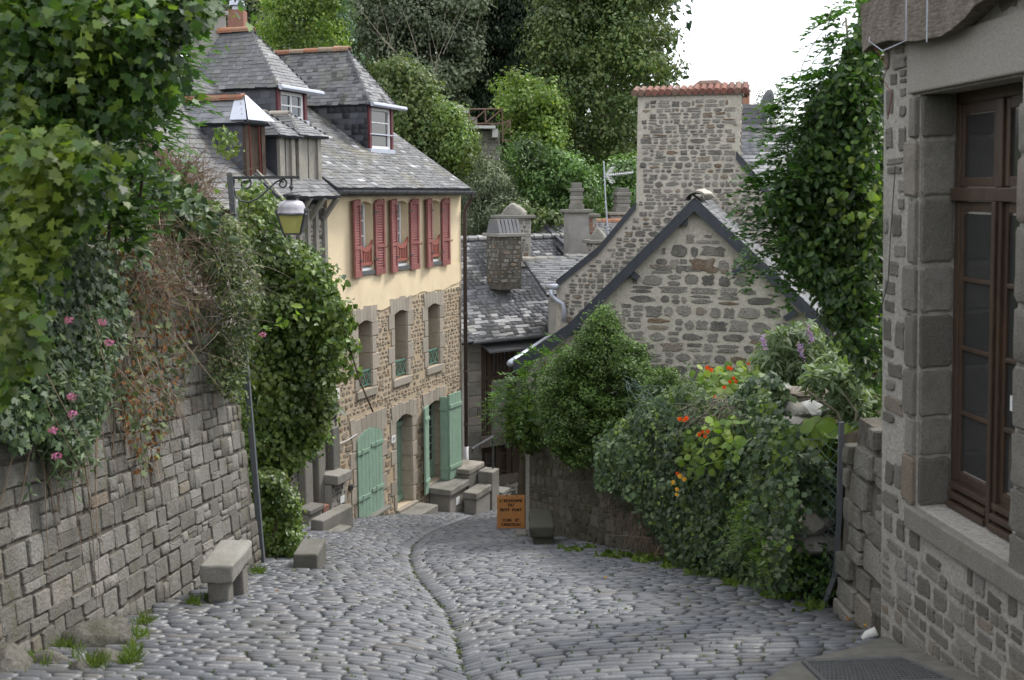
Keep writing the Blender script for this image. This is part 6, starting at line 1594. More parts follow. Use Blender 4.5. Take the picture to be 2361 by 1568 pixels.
mb = MB(); F_.box(mb, .046, W_ - .046, .03, .07, .0085, .019); mb.build('frame_rail', M['sign'], SG_)
BF = Frame((sa_.x, sa_.y + .34, sgz), (1, 0, 0), (0, 1, .10), (0, -.24, 1)); mb = MB(); BF.box(mb, 0, W_, -.06, Hh, -.02, .0); mb.build('rear_board', M['sign'], SG_)
mb = MB(); cx = W_ * .52; mb.tube([F_.p(cx + .09 * math.cos(a), Hh - .01 + .10 * math.sin(a), .0) for a in np.linspace(0, math.pi, 10)], .009, 5); mb.build('carrying_handle', M['iron'], SG_)
sc_h = Hh / 77.0
for (txt, v, wpx) in (("L' ECHOPPE", 1159, 50), ("DU", 1168.5, 13), ("PETIT  FORT", 1179.5, 49), ("CUIR   ET", 1202.5, 38), ("CREATION", 1212.5, 43)):
    zc_ = (1224 - v) * sc_h
    o = text_mesh(txt, 1.0, M['letter'], 'lettering', SG_, fr_mtx(F_, 0, 0, 0), .002, .04)
    co = np.array([q.co for q in o.data.vertices]); w0 = co[:, 0].max() - co[:, 0].min(); h0 = co[:, 1].max() - co[:, 1].min()
    sx, sy = wpx * sc_h / w0, 6.6 * sc_h / h0
    o.matrix_basis = fr_mtx(F_, W_ * .50, zc_, .0105) @ Matrix.Diagonal((sx, sy, 1, 1))
# ================================================================ vegetation helpers
def twigs(mb_name, P, D, length, r, mat, parent=None, bend=.5, kind=None, seg=4, grav=.35):
    """many thin curved stalks as one mesh of three-sided tubes"""
    P = np.asarray(P, float); n = len(P); D = D / np.linalg.norm(D, axis=1, keepdims=True)
    length = np.broadcast_to(np.asarray(length, float), (n,)); side = rdir(n) * bend
    pts = []
    for i in range(seg + 1):
        t = i / seg; pts.append(P + D * (length * t)[:, None] + side * (length * t * t * .5)[:, None] + np.array([0, 0, -grav]) * (length * t * t)[:, None])
    ref = np.cross(D, rdir(n)); ref /= np.maximum(np.linalg.norm(ref, axis=1, keepdims=True), 1e-6); b = np.cross(D, ref)
    V = np.zeros((n, seg + 1, 3, 3))
    for i in range(seg + 1):
        rr = r * (1 - .8 * i / seg)
        for j in range(3):
            a = 2 * math.pi * j / 3; V[:, i, j] = pts[i] + (ref * math.cos(a) + b * math.sin(a)) * rr
    base = np.arange(n)[:, None] * (3 * (seg + 1)); F = []
    for i in range(seg):
        for j in range(3): F.append(np.concatenate([base + i * 3 + j, base + i * 3 + (j + 1) % 3, base + (i + 1) * 3 + (j + 1) % 3, base + (i + 1) * 3 + j], 1))
    o = link(mb_name, mesh_k(mb_name, V.reshape(-1, 3), np.concatenate(F)), parent, mat)
    if kind: o['kind'] = kind
    return o
def poly_px(poly, n):
    P = np.asarray(poly, float); lo, hi = P.min(0), P.max(0); o = []
    while sum(len(q) for q in o) < n:
        X = rng.uniform(lo[0], hi[0], n * 2); V = rng.uniform(lo[1], hi[1], n * 2); k = pip(P, X, V); o.append(np.stack([X[k], V[k]], 1))
    return np.concatenate(o)[:n]
def rays(q):
    a = (q[:, 0] - 1180.5) / FPX; b = -(q[:, 1] - 784) / FPX; y = CP + SP * b; z = -SP + CP * b
    return np.stack([a / y, np.ones(len(q)), z / y], 1)
def on_plane(poly, n, fr, lo, hi):
    q = rays(poly_px(poly, n)); N_ = np.array(fr.N); O_ = np.array(fr.O); off = rng.uniform(lo, hi, n)
    k = (O_ @ N_ + off) / (q @ N_); return q * k[:, None]
_Yt = np.linspace(7.6, 18, 400)
def on_gwall(poly, n, lo, hi):     # points against the garden wall, lo..hi metres in front of it
    q = rays(poly_px(poly, n)); off = rng.uniform(lo, hi, n); out = np.zeros((n, 3))
    wxs = np.interp(_Yt, _wy, _wx)
    for i in range(n):
        d = q[i, 0] * _Yt - (wxs - off[i]); k = int(np.argmax(d > 0)) if (d > 0).any() else len(_Yt) - 1
        out[i] = q[i] * _Yt[k]
    return out
def plant(name, loc, label, cat, group=None): return thing(name, tuple(float(q) for q in loc), label, cat, group)

# ================================================================ the wood on the slope
woods = 'trees on the wooded slope'
P = px_points([(380, 0), (1530, 0), (1560, 330), (1500, 520), (1060, 600), (840, 420), (500, 260)], 900, 58, 10)
lv = Leaves(); clumps(lv, P, rng.uniform(1.0, 2.2, 900), 22, .55, 'diamond', .4); tag(lv.build('woodland', M['lf_dark'], None, 'stuff'), 'dark dense woodland filling the hillside behind the trees', 'woodland')
lv = Leaves(); P = px_points([(500, -20), (1290, -20), (1300, 300), (1440, 520), (1080, 560), (860, 380), (560, 200)], 260, 51, 5); clumps(lv, P, rng.uniform(.8, 1.8, 260), 75, .26, 'diamond', .4, shell=.3); tag(lv.build('woodland_edge', M['lf_grey'], None, 'stuff'), 'paler tangle of woodland foliage between the nearer trees', 'woodland')
tree('broadleaf_tree', 'large spreading dark green broadleaf tree against the sky', 'tree', [(1250, 40), (1290, 0), (1345, 10), (1362, 30), (1410, 0), (1465, 0), (1490, 35), (1540, 20), (1545, 90), (1530, 130), (1565, 160), (1555, 200), (1575, 245), (1500, 240), (1462, 330), (1465, 470), (1400, 520), (1340, 380), (1260, 330), (1230, 250), (1225, 120)], 44, 5, M['lf_oak'], 270, .85, 185, .17, 'diamond', woods, .35, .6, flat=.6)
tree('yellowing_tree', 'yellow-green tree just behind the dormer ridges', 'tree', [(590, 50), (640, 10), (700, -10), (760, 30), (800, 90), (800, 140), (760, 160), (640, 150), (600, 110)], 37, 3, M['lf_bright'], 130, .45, 85, .13, 'diamond', woods, .18)
tree('pine_tree', 'bluish pale pine peeping out behind the yellow-green tree', 'tree', [(740, 40), (775, 10), (805, 60), (808, 130), (850, 170), (790, 160), (745, 110)], 39, 2, M['lf_pine'], 60, .5, 60, .2, 'lance', woods, .15)
tree('grey_oak', 'grey-green oak with bare upper branches right of the pine', 'tree', [(800, 0), (1120, 0), (1120, 120), (1085, 240), (1060, 280), (940, 220), (840, 170), (800, 60)], 48, 5, M['lf_grey'], 270, .85, 175, .18, 'diamond', woods, .3, nl=14, flat=.65)
tree('spruce', 'very dark conifer with drooping boughs left of the large tree', 'tree', [(1110, 0), (1240, 0), (1250, 120), (1225, 220), (1200, 260), (1150, 260), (1090, 300), (1085, 200), (1115, 110)], 50, 4, M['lf_dark'], 300, .7, 110, .26, 'lance', woods, .3, 1.6, flat=.5)
tree('pale_willow', 'pale hazy treetop between the conifer and the large tree', 'tree', [(1225, -10), (1300, -10), (1290, 30), (1255, 60), (1230, 40)], 56, 3, M['lf_grey'], 40, .7, 50, .22, 'lance', woods, .2, 1.2)
tree('dark_tree', 'dark treetop at the upper edge above the first chimney', 'tree', [(500, 0), (640, -10), (640, 40), (590, 110), (520, 90)], 42, 3, M['lf_grey'], 100, .6, 80, .19, 'diamond', woods, .2)
tree('leafy_tree', 'mid green bushy tree with yellowing top behind the second dormer', 'tree', [(850, 150), (920, 130), (985, 180), (1060, 270), (1085, 340), (1070, 400), (1050, 430), (960, 360), (905, 330), (905, 240)], 36, 4, M['lf_oak'], 280, .5, 110, .14, 'diamond', woods, .22)
tree('ivied_tree', 'light green ivy-hung tree left of the ruined terrace', 'tree', [(1000, 230), (1060, 250), (1080, 300), (1090, 350), (1060, 400), (1010, 330)], 35, 2, M['lf_climb'], 100, .40, 80, .14, 'oval', woods, .15)
tree('maple_tree', 'bright green maple in front of the large dark tree', 'tree', [(1145, 190), (1180, 160), (1215, 175), (1290, 210), (1310, 290), (1290, 350), (1220, 340), (1160, 320), (1165, 270)], 41, 3, M['lf_bright'], 150, .5, 90, .15, 'diamond', woods, .18)
tree('round_bush', 'big rounded glossy green bush beside the television aerial', 'bush', [(1165, 350), (1210, 322), (1270, 330), (1340, 375), (1385, 430), (1400, 500), (1300, 510), (1230, 490), (1190, 440)], 37, 3.5, M['lf_bay'], 190, .45, 100, .13, 'oval', woods, .15, base=-6)
tree('olive_shrub', 'greyish olive shrub below the ruined terrace', 'bush', [(1062, 400), (1090, 350), (1150, 370), (1200, 440), (1215, 500), (1150, 530), (1070, 560), (1058, 480)], 36, 3, M['lf_grey'], 170, .4, 100, .14, 'lance', woods, .12, base=-7)
tree('yellow_shrub', 'yellowish green shrub between the rough chimney and the round bush', 'bush', [(1160, 470), (1230, 470), (1300, 500), (1300, 520), (1210, 530), (1170, 500)], 35.5, 2, M['lf_oak'], 60, .35, 55, .15, 'diamond', woods, .1, base=-7)
tree('dark_bush', 'dark green bushes around the foot of the aerial', 'bush', [(1385, 430), (1400, 380), (1470, 360), (1475, 480), (1440, 530), (1380, 530)], 39.5, 3, M['lf_bay'], 120, .5, 75, .16, 'oval', woods, .15, base=-7)
tree('slim_tree', 'slender airy treetop in front of the white sky', 'tree', [(1695, 185), (1712, 175), (1722, 190), (1716, 230), (1745, 280), (1700, 290), (1690, 240)], 46, 2, M['lf_grey'], 26, .38, 26, .17, 'lance', woods, .08, 1.0)
tree('thin_birch', 'thin pale tree rising behind the satellite dish', 'tree', [(1742, 220), (1754, 165), (1764, 215), (1800, 180), (1812, 230), (1840, 260), (1850, 310), (1760, 320)], 45, 2, M['lf_grey'], 62, .42, 32, .17, 'lance', woods, .08, 1.0)
B_ = np.array([list(at(u, v, 47)) for u, v in ((945, 200), (960, 170), (975, 150), (1010, 160), (930, 150), (905, 120), (990, 120), (1040, 130), (880, 90), (1060, 90))] * 2) + rng.normal(0, .9, (20, 3))
tag(twigs('bare_branches', B_, np.stack([rng.normal(0, .4, 20), rng.normal(0, .2, 20), np.ones(20)], 1), rng.uniform(2, 3.6, 20), .016, M['twig_grey'], None, .5, 'stuff', 5, 0), 'pale bare branches sticking up through the grey-green oak', 'branches')

# ================================================================ left bank and wall plants
OT = plant('overhanging_tree', (-5.6, 5.5, wt(5.5)), 'leafy tree whose boughs hang into the upper left of the view', 'tree')
mb = MB()
mb.tube([(-5.6, 5.6, wt(5.5) - .3), (-5.2, 5.8, .6), (-4.6, 6.2, 1.6), (-3.6, 6.4, 2.2)], [.14, .11, .08, .05], 7)
for q in (((-4.6, 6.2, 1.6), (-3.4, 6.4, 1.6), (-2.4, 6.4, 1.4)), ((-5.0, 5.9, 1.0), (-3.6, 6.1, 1.0), (-2.6, 6.0, .7)), ((-5.2, 5.8, .8), (-3.6, 5.6, .3), (-2.6, 5.4, -.1)), ((-4.6, 6.2, 1.6), (-3, 6.3, 2.0), (-1.8, 6.2, 1.9))): mb.tube(q, [.04, .022, .008], 5)
mb.build('trunk', M['bark'], OT, True)
lv = Leaves()
mk = [(0, -60), (505, -60), (510, 30), (470, 70), (400, 110), (440, 180), (400, 250), (340, 290), (240, 330), (0, 340)]; P = px_points(mk, 560, 5.6, 1.8); clumps(lv, P, .24, 27, .053, 'lobed', .7, out=(.2, -.4, .3), jit=.7, shell=.05, mask=mk)
mo = [(-520, -330), (-100, -420), (300, -330), (470, -60), (0, -60), (0, 500), (-180, 560), (-420, 380)]; P = px_points(mo, 170, 5.6, 1.8); clumps(lv, P, .34, 20, .075, 'lobed', .7, out=(.2, -.4, .3), jit=.7, shell=.05)
lv.build('upper_crown', M['lf_vine'], OT)
lv = Leaves()
mk = [(0, -60), (420, -60), (380, 40), (300, 120), (200, 200), (0, 300)]; P = px_points(mk, 90, 5.3, .8); clumps(lv, P, .22, 14, .058, 'lobed', .7, out=(.2, -.4, .3), jit=.6, shell=.05, mask=mk)
mk = [(0, 280), (150, 290), (260, 350), (295, 430), (240, 500), (190, 545), (110, 620), (60, 700), (0, 760)]; P = px_points(mk, 210, 4.9, 1.3); clumps(lv, P, .2, 15, .058, 'lobed', .8, out=(.2, -.6, .5), jit=.6, shell=.05, mask=mk)
mk = [(0, 680), (60, 690), (100, 760), (85, 850), (40, 900), (0, 930)]; P = px_points(mk, 34, 4.7, .5); clumps(lv, P, .15, 11, .062, 'lobed', .8, out=(.2, -.6, .5), jit=.5, shell=.05, mask=mk)
lv.build('crown', M['lf_maple'], OT)
SU = plant('sumac', (-4.4, 8.2, wt(8) - .2), 'sumac with long feathery leaves leaning out from the left bank', 'tree')
mb = MB(); 
for q in (((-4.4, 8.4, wt(8)), (-3.7, 8.0, .6), (-3.0, 7.6, 1.2), (-2.5, 7.4, 1.4)), ((-3.9, 8.1, .4), (-3.2, 7.7, .7), (-2.6, 7.4, .7)), ((-3.8, 8.1, .5), (-3.0, 7.7, 1.5), (-2.3, 7.3, 2.0)), ((-3.7, 8.0, .6), (-3.4, 7.8, .3), (-2.9, 7.5, .2))): mb.tube(q, [.05, .035, .02, .012][:len(q)], 6)
mb.build('trunk', M['bark'], SU, True)
P = px_points([(300, 60), (400, 60), (400, 110), (370, 150), (390, 200), (370, 260), (330, 310), (260, 300), (220, 200)], 95, 7.3, .8); D = rng.normal(0, .35, (95, 3)) + np.array([.75, -.35, -.05])
lv = Leaves(); lv.pinnate(P, D, rng.uniform(.24, .40, 95), 8, .11, 'lance', .45); lv.build('crown', M['lf_sumac'], SU)
IV = plant('ivy_curtain', (-3.3, 6.5, wt(6.5) - .6), 'dark ivy hanging over the near part of the left wall', 'ivy')
lv = Leaves()
P = on_plane([(60, 560), (200, 560), (285, 640), (300, 740), (255, 880), (225, 1000), (180, 1060), (100, 1010), (40, 1040), (0, 1000), (0, 620)], 6500, LW, .02, .26); lv.add(P, (.9, -.3, .25), rng.uniform(.035, .07, len(P)), 'ivy', .9, .4)
P = on_plane([(180, 480), (330, 470), (360, 560), (330, 620), (240, 620)], 900, LW, .02, .22); lv.add(P, (.9, -.3, .3), rng.uniform(.035, .065, len(P)), 'ivy', .9, .4)
lv.build('foliage', M['lf_ivy'], IV)
P = on_plane([(60, 560), (200, 560), (285, 640), (300, 900), (200, 1060), (40, 1040), (0, 620)], 90, LW, .02, .15); twigs('stems', P, rng.normal(0, .3, (90, 3)) + np.array([0, 0, -1.0]), rng.uniform(.4, 1.0, 90), .007, M['twig'], IV, .5, 'stuff')
WV = plant('withered_vine', (-3.2, 8.6, wt(8.6) - .5), 'withered brown creeper and dead stalks on the middle of the left wall', 'creeper')
lv = Leaves(); P = on_plane([(225, 520), (330, 500), (440, 540), (520, 620), (545, 700), (470, 800), (420, 850), (390, 980), (330, 1120), (290, 1020), (255, 880)], 620, LW, .01, .22); lv.add(P, (.8, -.3, .3), rng.uniform(.03, .075, len(P)), 'oval', .8, .7); lv.build('withered_leaves', M['lf_brown'], WV)
lv = Leaves(); P = on_plane([(225, 520), (440, 540), (545, 700), (440, 840), (400, 960), (330, 1120), (270, 900)], 850, LW, .01, .2); lv.add(P, (.8, -.3, .3), rng.uniform(.04, .08, len(P)), 'ivy', .8, .5); lv.build('green_leaves', M['lf_bramble'], WV)
P = on_plane([(225, 500), (450, 520), (560, 650), (560, 780), (440, 860), (400, 1000), (340, 1120), (260, 900)], 700, LW, .0, .18); twigs('dead_stalks', P, rng.normal(0, .7, (700, 3)) + np.array([.1, -.1, -.5]), rng.uniform(.1, .45, 700), .004, M['lf_straw'], WV, 1.0, 'stuff')
P = on_plane([(260, 500), (420, 510), (520, 600), (470, 720), (330, 700)], 800, LW, .03, .35); twigs('dead_tangle', P, rng.normal(0, 1, (800, 3)), rng.uniform(.1, .35, 800), .004, M['lf_straw'], WV, 1.5, 'stuff')
GP = plant('leafy_plant', (-3.9, 7.6, wt(7.6) - .1), 'bright green leafy saplings on top of the left wall', 'plant')
lv = Leaves(); P = px_points([(180, 370), (270, 380), (330, 420), (340, 500), (300, 540), (210, 500)], 60, 7.4, .8); D = rng.normal(0, .5, (60, 3)) + np.array([.5, -.4, .1]); lv.pinnate(P, D, rng.uniform(.2, .32, 60), 4, .11, 'oval', .5); lv.build('foliage', M['lf_vine'], GP)
mb = MB(); 
for u in (210, 250, 290, 315): mb.tube([at(u, 560, 7.8), at(u + 5, 480, 7.8), at(u + 15, 400, 7.7)], .012, 5)
mb.build('stem', M['bark'], GP)
DB_ = plant('dry_bush', (-3.6, 11.6, wt(11.4) - .2), 'dead brown bush of bare twigs above the end of the left wall', 'bush')
P = px_points([(330, 470), (350, 400), (410, 370), (450, 390), (480, 430), (480, 490), (420, 510)], 520, 11.2, 1.2); twigs('twigs', P, rng.normal(0, .45, (520, 3)) + np.array([.45, -.1, .55]), rng.uniform(.15, .6, 520), .005, M['twig'], DB_, .7, 'stuff', 4, .05)
P = px_points([(300, 320), (380, 340), (460, 440), (520, 540), (480, 560), (400, 500), (320, 480)], 900, 11.3, 1.4); twigs('dead_grass', P, rng.normal(0, .5, (900, 3)) + np.array([.1, -.1, -.3]), rng.uniform(.2, .5, 900), .004, M['lf_straw'], DB_, .8, 'stuff')
lv = Leaves(); mk = [(500, 290), (540, 300), (555, 350), (520, 370), (490, 330)]; P = px_points(mk, 26, 11.5, .3); clumps(lv, P, .10, 9, .06, 'oval', .5, mask=mk); lv.build('foliage', M['lf_climb'], DB_)
mb = MB(); mb.tube([at(380, 475, 11.2), at(438, 375, 11.4)], .028, 6); mb.tube([at(330, 500, 11.2), at(395, 470, 11.2), at(420, 440, 11.3)], .03, 6); mb.build('dead_branch', M['bark'], DB_)
BR = plant('bramble', (-3.2, 10.6, wt(10.6) - .6), 'grey-green brambles tumbling over the far end of the left wall', 'bramble')
lv = Leaves(); mk = [(350, 480), (420, 450), (500, 460), (560, 530), (590, 600), (600, 680), (590, 760), (570, 840), (560, 910), (520, 915), (475, 870), (470, 800), (520, 720), (440, 590)]; P = px_points(mk, 330, 10.2, 1.0, .6); clumps(lv, P, .16, 22, .055, 'oval', .6, out=(.2, -.4, .3), mask=mk); lv.build('foliage', M['lf_bramble'], BR)
P = px_points([(400, 470), (510, 480), (580, 620), (590, 760), (540, 850), (500, 760), (470, 620)], 220, 10.1, .8); twigs('canes', P, rng.normal(0, .6, (220, 3)) + np.array([.3, -.2, .1]), rng.uniform(.12, .4, 220), .004, M['twig_grey'], BR, 1.6, 'stuff')
lv = Leaves(); P = on_plane([(520, 860), (570, 880), (580, 1000), (560, 950), (545, 930)], 120, LW, .0, .1); lv.add(P, (.8, -.4, .3), .05, 'oval', .8, .5); lv.build('trailing_leaves', M['lf_climb'], BR)
# backing earth and dark undergrowth of the bank
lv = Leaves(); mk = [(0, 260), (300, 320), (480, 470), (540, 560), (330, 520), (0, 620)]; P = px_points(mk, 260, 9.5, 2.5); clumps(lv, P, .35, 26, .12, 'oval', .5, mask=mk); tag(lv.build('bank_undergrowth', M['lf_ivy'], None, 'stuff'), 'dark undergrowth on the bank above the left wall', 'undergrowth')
# valerian with pink heads
for i, (u, v, Yv, lab) in enumerate(((165, 800, 5.9, 'valerian with a pink flower head highest on the left wall'), (150, 930, 5.6, 'silvery valerian clump in the middle of the left wall'), (105, 1040, 5.4, 'low valerian clump with several pink heads near the left edge'), (60, 900, 5.2, 'valerian stems beside the overhanging leaves at the left edge'))):
    pv = plant('valerian', hit(u, v, LW.p(0, 0, .02), LW.N), lab, 'flower', 'valerian plants on the left wall')
    n = 46; P0 = np.array(hit(u, v, LW.p(0, 0, .05), LW.N)) + rng.normal(0, .05, (n, 3)); D = rng.normal(0, .5, (n, 3)) + np.array([.55, -.1, .35])
    twigs('stems', P0, D, rng.uniform(.2, .42, n), .004, M['lf_bud'], pv, .3, 'stuff', 4, .15)
    lv = Leaves(); k = np.repeat(np.arange(n), 9); Dn = D / np.linalg.norm(D, axis=1, keepdims=True)
    lv.add(P0[k] + Dn[k] * rng.uniform(.03, .36, (len(k), 1)), Dn[k] * .3 + np.array([.3, -.2, .6]), rng.uniform(.05, .09, len(k)), 'lance', .2, .6); lv.build('foliage', M['lf_bud'], pv)
for (u, v, Yv, lab) in ((237, 742, 5.75, 'largest pink valerian head, in the dark ivy of the left wall'), (252, 790, 5.7, 'pink valerian head just under the largest one'), (165, 916, 5.5, 'pink valerian head over the silvery clump on the left wall'), (131, 1052, 5.3, 'lowest pink valerian head on the left wall'), (122, 992, 5.3, 'pink valerian head above the lowest one'), (168, 955, 5.4, 'small pink valerian head below the silvery clump'), (158, 738, 5.6, 'pale pink valerian head left of the largest one'), (585, 737, 11.2, 'bright pink valerian head in front of the climbing vine'), (606, 771, 11.2, 'pink valerian head under the arching green shoot'), (574, 744, 11.2, 'tiny pink head beside the bright one by the vine')):
    c = at(u, v, Yv); fo_ = plant('valerian_flower', c, lab, 'flower', 'pink valerian flower heads')
    lv = Leaves(); rr_ = .030 if Yv < 7 else .045; d = rdir(46) * np.array([1, 1, .7]); lv.add(np.array(c) + d * rr_ * .75, d, rr_ * .45, 'diamond', 0, .4); lv.build('petals', M['fl_pink'], fo_)
    mb = MB(); e = c + Vector((-.08, .02, -.16)); mb.tube([e, c.lerp(e, .5) + Vector((.02, 0, 0)), c], .004, 4); mb.build('stalk', M['lf_bud'], fo_)
BRs = plant('leaning_shoot', at(560, 790, 11.2), 'long green shoot with big leaves arching in front of the vine', 'plant')
mb = MB(); pts = [at(u, v, 11.0) for u, v in ((560, 790), (590, 772), (625, 752), (660, 735), (697, 716))]; mb.tube(pts, .008, 5); mb.build('stem', M['lf_vine'], BRs)
lv = Leaves(); P = np.array([list(pts[0].lerp(pts[-1], t)) for t in np.linspace(.05, 1, 16)]) + rng.normal(0, .02, (16, 3)); lv.add(P, (.1, -.4, .8), rng.uniform(.07, .15, 16), 'oval', .5, .4); lv.build('foliage', M['lf_nast'], BRs)

# ================================================================ climbing hydrangea on the old houses
CV = plant('climbing_vine', (-3.1, 12.9, float(zp(12.9))), 'tall climbing vine covering the old house fronts behind the lamp', 'climber')
vp = [(545, 440), (600, 430), (650, 480), (640, 540), (700, 560), (735, 590), (765, 650), (790, 700), (808, 742), (795, 800), (775, 870), (765, 950), (745, 1030), (700, 1065), (650, 1110), (610, 1150), (575, 1090), (552, 1000), (560, 900), (562, 800), (570, 700), (590, 620), (560, 540)]
lv = Leaves(); P = px_points(vp, 620, 13.0, 1.3, .8); clumps(lv, P, rng.uniform(.13, .26, 620), 50, .066, 'heart', .8, out=(.3, -.6, .2), flat=.9, up=.45, mask=vp); lv.build('foliage', M['lf_climb'], CV)
lv = Leaves(); P = px_points(vp, 240, 13.9, .8); clumps(lv, P, .3, 26, .12, 'heart', .8, mask=vp); lv.build('inner_foliage', M['lf_ivy'], CV)
mb = MB()
for u in (600, 625, 650): mb.tube([at(u + 5, 1300, 12.9), at(u, 1150, 13.3), at(u - 10, 950, 13.8), at(u + 10, 700, 14), at(u + 10, 520, 14)], [.06, .05, .04, .03, .015], 7)
mb.tube([at(760, 740, 13.4), at(775, 700, 13.3), at(800, 780, 13.2), at(830, 880, 13.1), at(860, 950, 13.1)][1:], .012, 5); mb.build('stem', M['bark'], CV, True)
lv = Leaves(); P = np.array([list(at(u, v, 13.2)) for u, v in ((800, 700), (806, 745), (815, 790), (800, 830), (785, 865), (812, 800), (820, 858), (770, 660), (790, 720), (760, 620))]); clumps(lv, P, .12, 20, .075, 'heart', .8); lv.build('outer_sprays', M['lf_climb'], CV)
LB_ = plant('ivy_bush', (-2.75, 12.2, float(zp(12.2))), 'round dark ivy bush at the foot of the climbing vine', 'bush')
lv = Leaves(); mk = [(580, 1090), (655, 1085), (690, 1160), (697, 1240), (668, 1290), (620, 1305), (598, 1250)]; P = px_points(mk, 170, 12.2, .8, .7); clumps(lv, P, .14, 60, .056, 'heart', .8, out=(.3, -.6, .3), mask=mk); lv.build('foliage', M['lf_climb'], LB_)
mb = MB(); mb.tube([at(625, 1318, 12.3), at(630, 1260, 12.4), at(640, 1180, 12.4)], [.07, .05, .03], 7); mb.tube([at(605, 1320, 12.2), at(612, 1250, 12.3)], .03, 6); mb.build('stem', M['bark'], LB_, True)

# ================================================================ right: ivy on the garden wall and the garden
IW = plant('wall_ivy', (2.3, 10.4, float(zp(10.4))), 'broad curtain of dark ivy spilling over the right garden wall', 'ivy')
ip = [(1385, 1010), (1440, 960), (1500, 920), (1560, 890), (1640, 920), (1700, 930), (1760, 890), (1800, 960), (1830, 1010), (1835, 1130), (1830, 1220), (1815, 1345), (1745, 1350), (1640, 1312), (1560, 1300), (1520, 1240), (1470, 1170), (1420, 1130), (1375, 1130), (1370, 1070)]
lv = Leaves(); P = on_gwall(ip, 15500, .05, .46); lv.add(P, (-.75, -.75, .35), rng.uniform(.035, .075, len(P)), 'ivy', .9, .45)
P = on_gwall(ip, 300, .1, .55); clumps(lv, P, .14, 22, .058, 'ivy', .9, out=(-.5, -.6, .3)); lv.build('foliage', M['lf_ivy'], IW)
P = on_gwall(ip, 260, .2, .56); lv = Leaves(); clumps(lv, P, .09, 8, .045, 'heart', .9, out=(-.5, -.6, .3)); lv.build('young_leaves', M['lf_climb'], IW)
P = on_gwall([(1380, 1130), (1480, 1180), (1530, 1260), (1560, 1320), (1480, 1230), (1400, 1160)], 70, .1, .3); twigs('stems', P, rng.normal(0, .4, (70, 3)) + np.array([-.2, 0, -.8]), rng.uniform(.2, .5, 70), .005, M['twig'], IW, .8, 'stuff')
IM = plant('ivy_mound', (2.9, 9.2, garden(2.9, 9.2)), 'mound of ivy on the wall top next to the netting', 'ivy')
lv = Leaves(); mk = [(1690, 930), (1720, 880), (1770, 865), (1810, 890), (1830, 930), (1800, 960), (1720, 960)]; P = px_points(mk, 150, 9.8, .5); clumps(lv, P, .11, 22, .075, 'ivy', .8, out=(-.2, -.6, .4), mask=mk); lv.build('foliage', M['lf_ivy'], IM)
IG = plant('gate_ivy', (2.9, 8.5, float(zp(8.5))), 'ivy covering the old steps behind the wire netting', 'ivy')
lv = Leaves(); mk = [(1830, 1060), (1880, 1040), (1925, 1110), (1925, 1180), (1860, 1180), (1835, 1130)]; P = px_points(mk, 110, 8.5, .5); clumps(lv, P, .11, 22, .075, 'ivy', .8, out=(-.3, -.6, .4), mask=mk); lv.build('foliage', M['lf_ivy'], IG)
lv = Leaves(); mk = [(1820, 1250), (1930, 1240), (1930, 1400), (1820, 1370)]; P = px_points(mk, 120, 8.35, .5); clumps(lv, P, .10, 12, .06, 'oval', .6, out=(-.3, -.5, .5), mask=mk); lv.build('weeds', M['lf_vine'], IG)
for (u, v, w_, lab) in ((1865, 1195, .36, 'upper'), (1868, 1245, .44, 'lower')):
    p = at(u, v, 8.6); mb = MB(); mb.blob(p, (w_, .22, .12), int(v), 3, .14); tag(mb.build('step_stone', M['granite'], None, False), lab + ' mossy step stone behind the wire netting', 'stone block')
CY = plant('cypress_bush', (1.35, 14.6, garden(1.4, 14.6)), 'dense dark evergreen cypress bush standing on the garden wall', 'bush')
lv = Leaves(); mk = [(1240, 870), (1310, 800), (1370, 720), (1395, 700), (1412, 712), (1438, 778), (1490, 795), (1500, 850), (1470, 930), (1420, 1010), (1380, 1080), (1310, 1075), (1262, 1030), (1240, 960)]; P = px_points(mk, 560, 14.0, 1.3, .8); clumps(lv, P, rng.uniform(.10, .2, 560), 130, .042, 'diamond', -.6, up=.6, out=(-.1, -.4, .3), mask=mk); lv.build('foliage', M['lf_yew'], CY)
P = px_points([(1300, 900), (1420, 850), (1450, 950), (1350, 1000)], 12, 14.5, .5); twigs('stem', P, rng.normal(0, .4, (12, 3)) + np.array([0, 0, 1.0]), rng.uniform(.4, .9, 12), .02, M['bark'], CY, .4, 'stuff', 4, 0)
PS = plant('feathery_shrub', (.9, 16.4, garden(.9, 16.4)), 'light green feathery shrub reaching over the lane left of the cypress', 'bush')
lv = Leaves(); P = px_points([(1140, 930), (1175, 860), (1240, 810), (1320, 790), (1300, 860), (1250, 920), (1225, 990), (1170, 1000)], 190, 15.8, .9); D = rng.normal(0, .6, (190, 3)) + np.array([-.5, -.4, .1]); lv.pinnate(P, D, rng.uniform(.25, .42, 190), 8, .095, 'lance', .5); lv.build('foliage', M['lf_vine'], PS)
lv = Leaves(); mk = [(1180, 930), (1230, 900), (1250, 990), (1230, 1040), (1170, 1010)]; P = px_points(mk, 50, 15.9, .5); clumps(lv, P, .2, 16, .14, 'oval', .8, mask=mk); lv.build('broad_leaves', M['lf_climb'], PS)
P = px_points([(1200, 900), (1300, 850), (1260, 960)], 14, 16.2, .4); twigs('stem', P, rng.normal(0, .4, (14, 3)) + np.array([-.2, 0, .8]), rng.uniform(.4, .8, 14), .012, M['bark'], PS, .4, 'stuff', 4, 0)
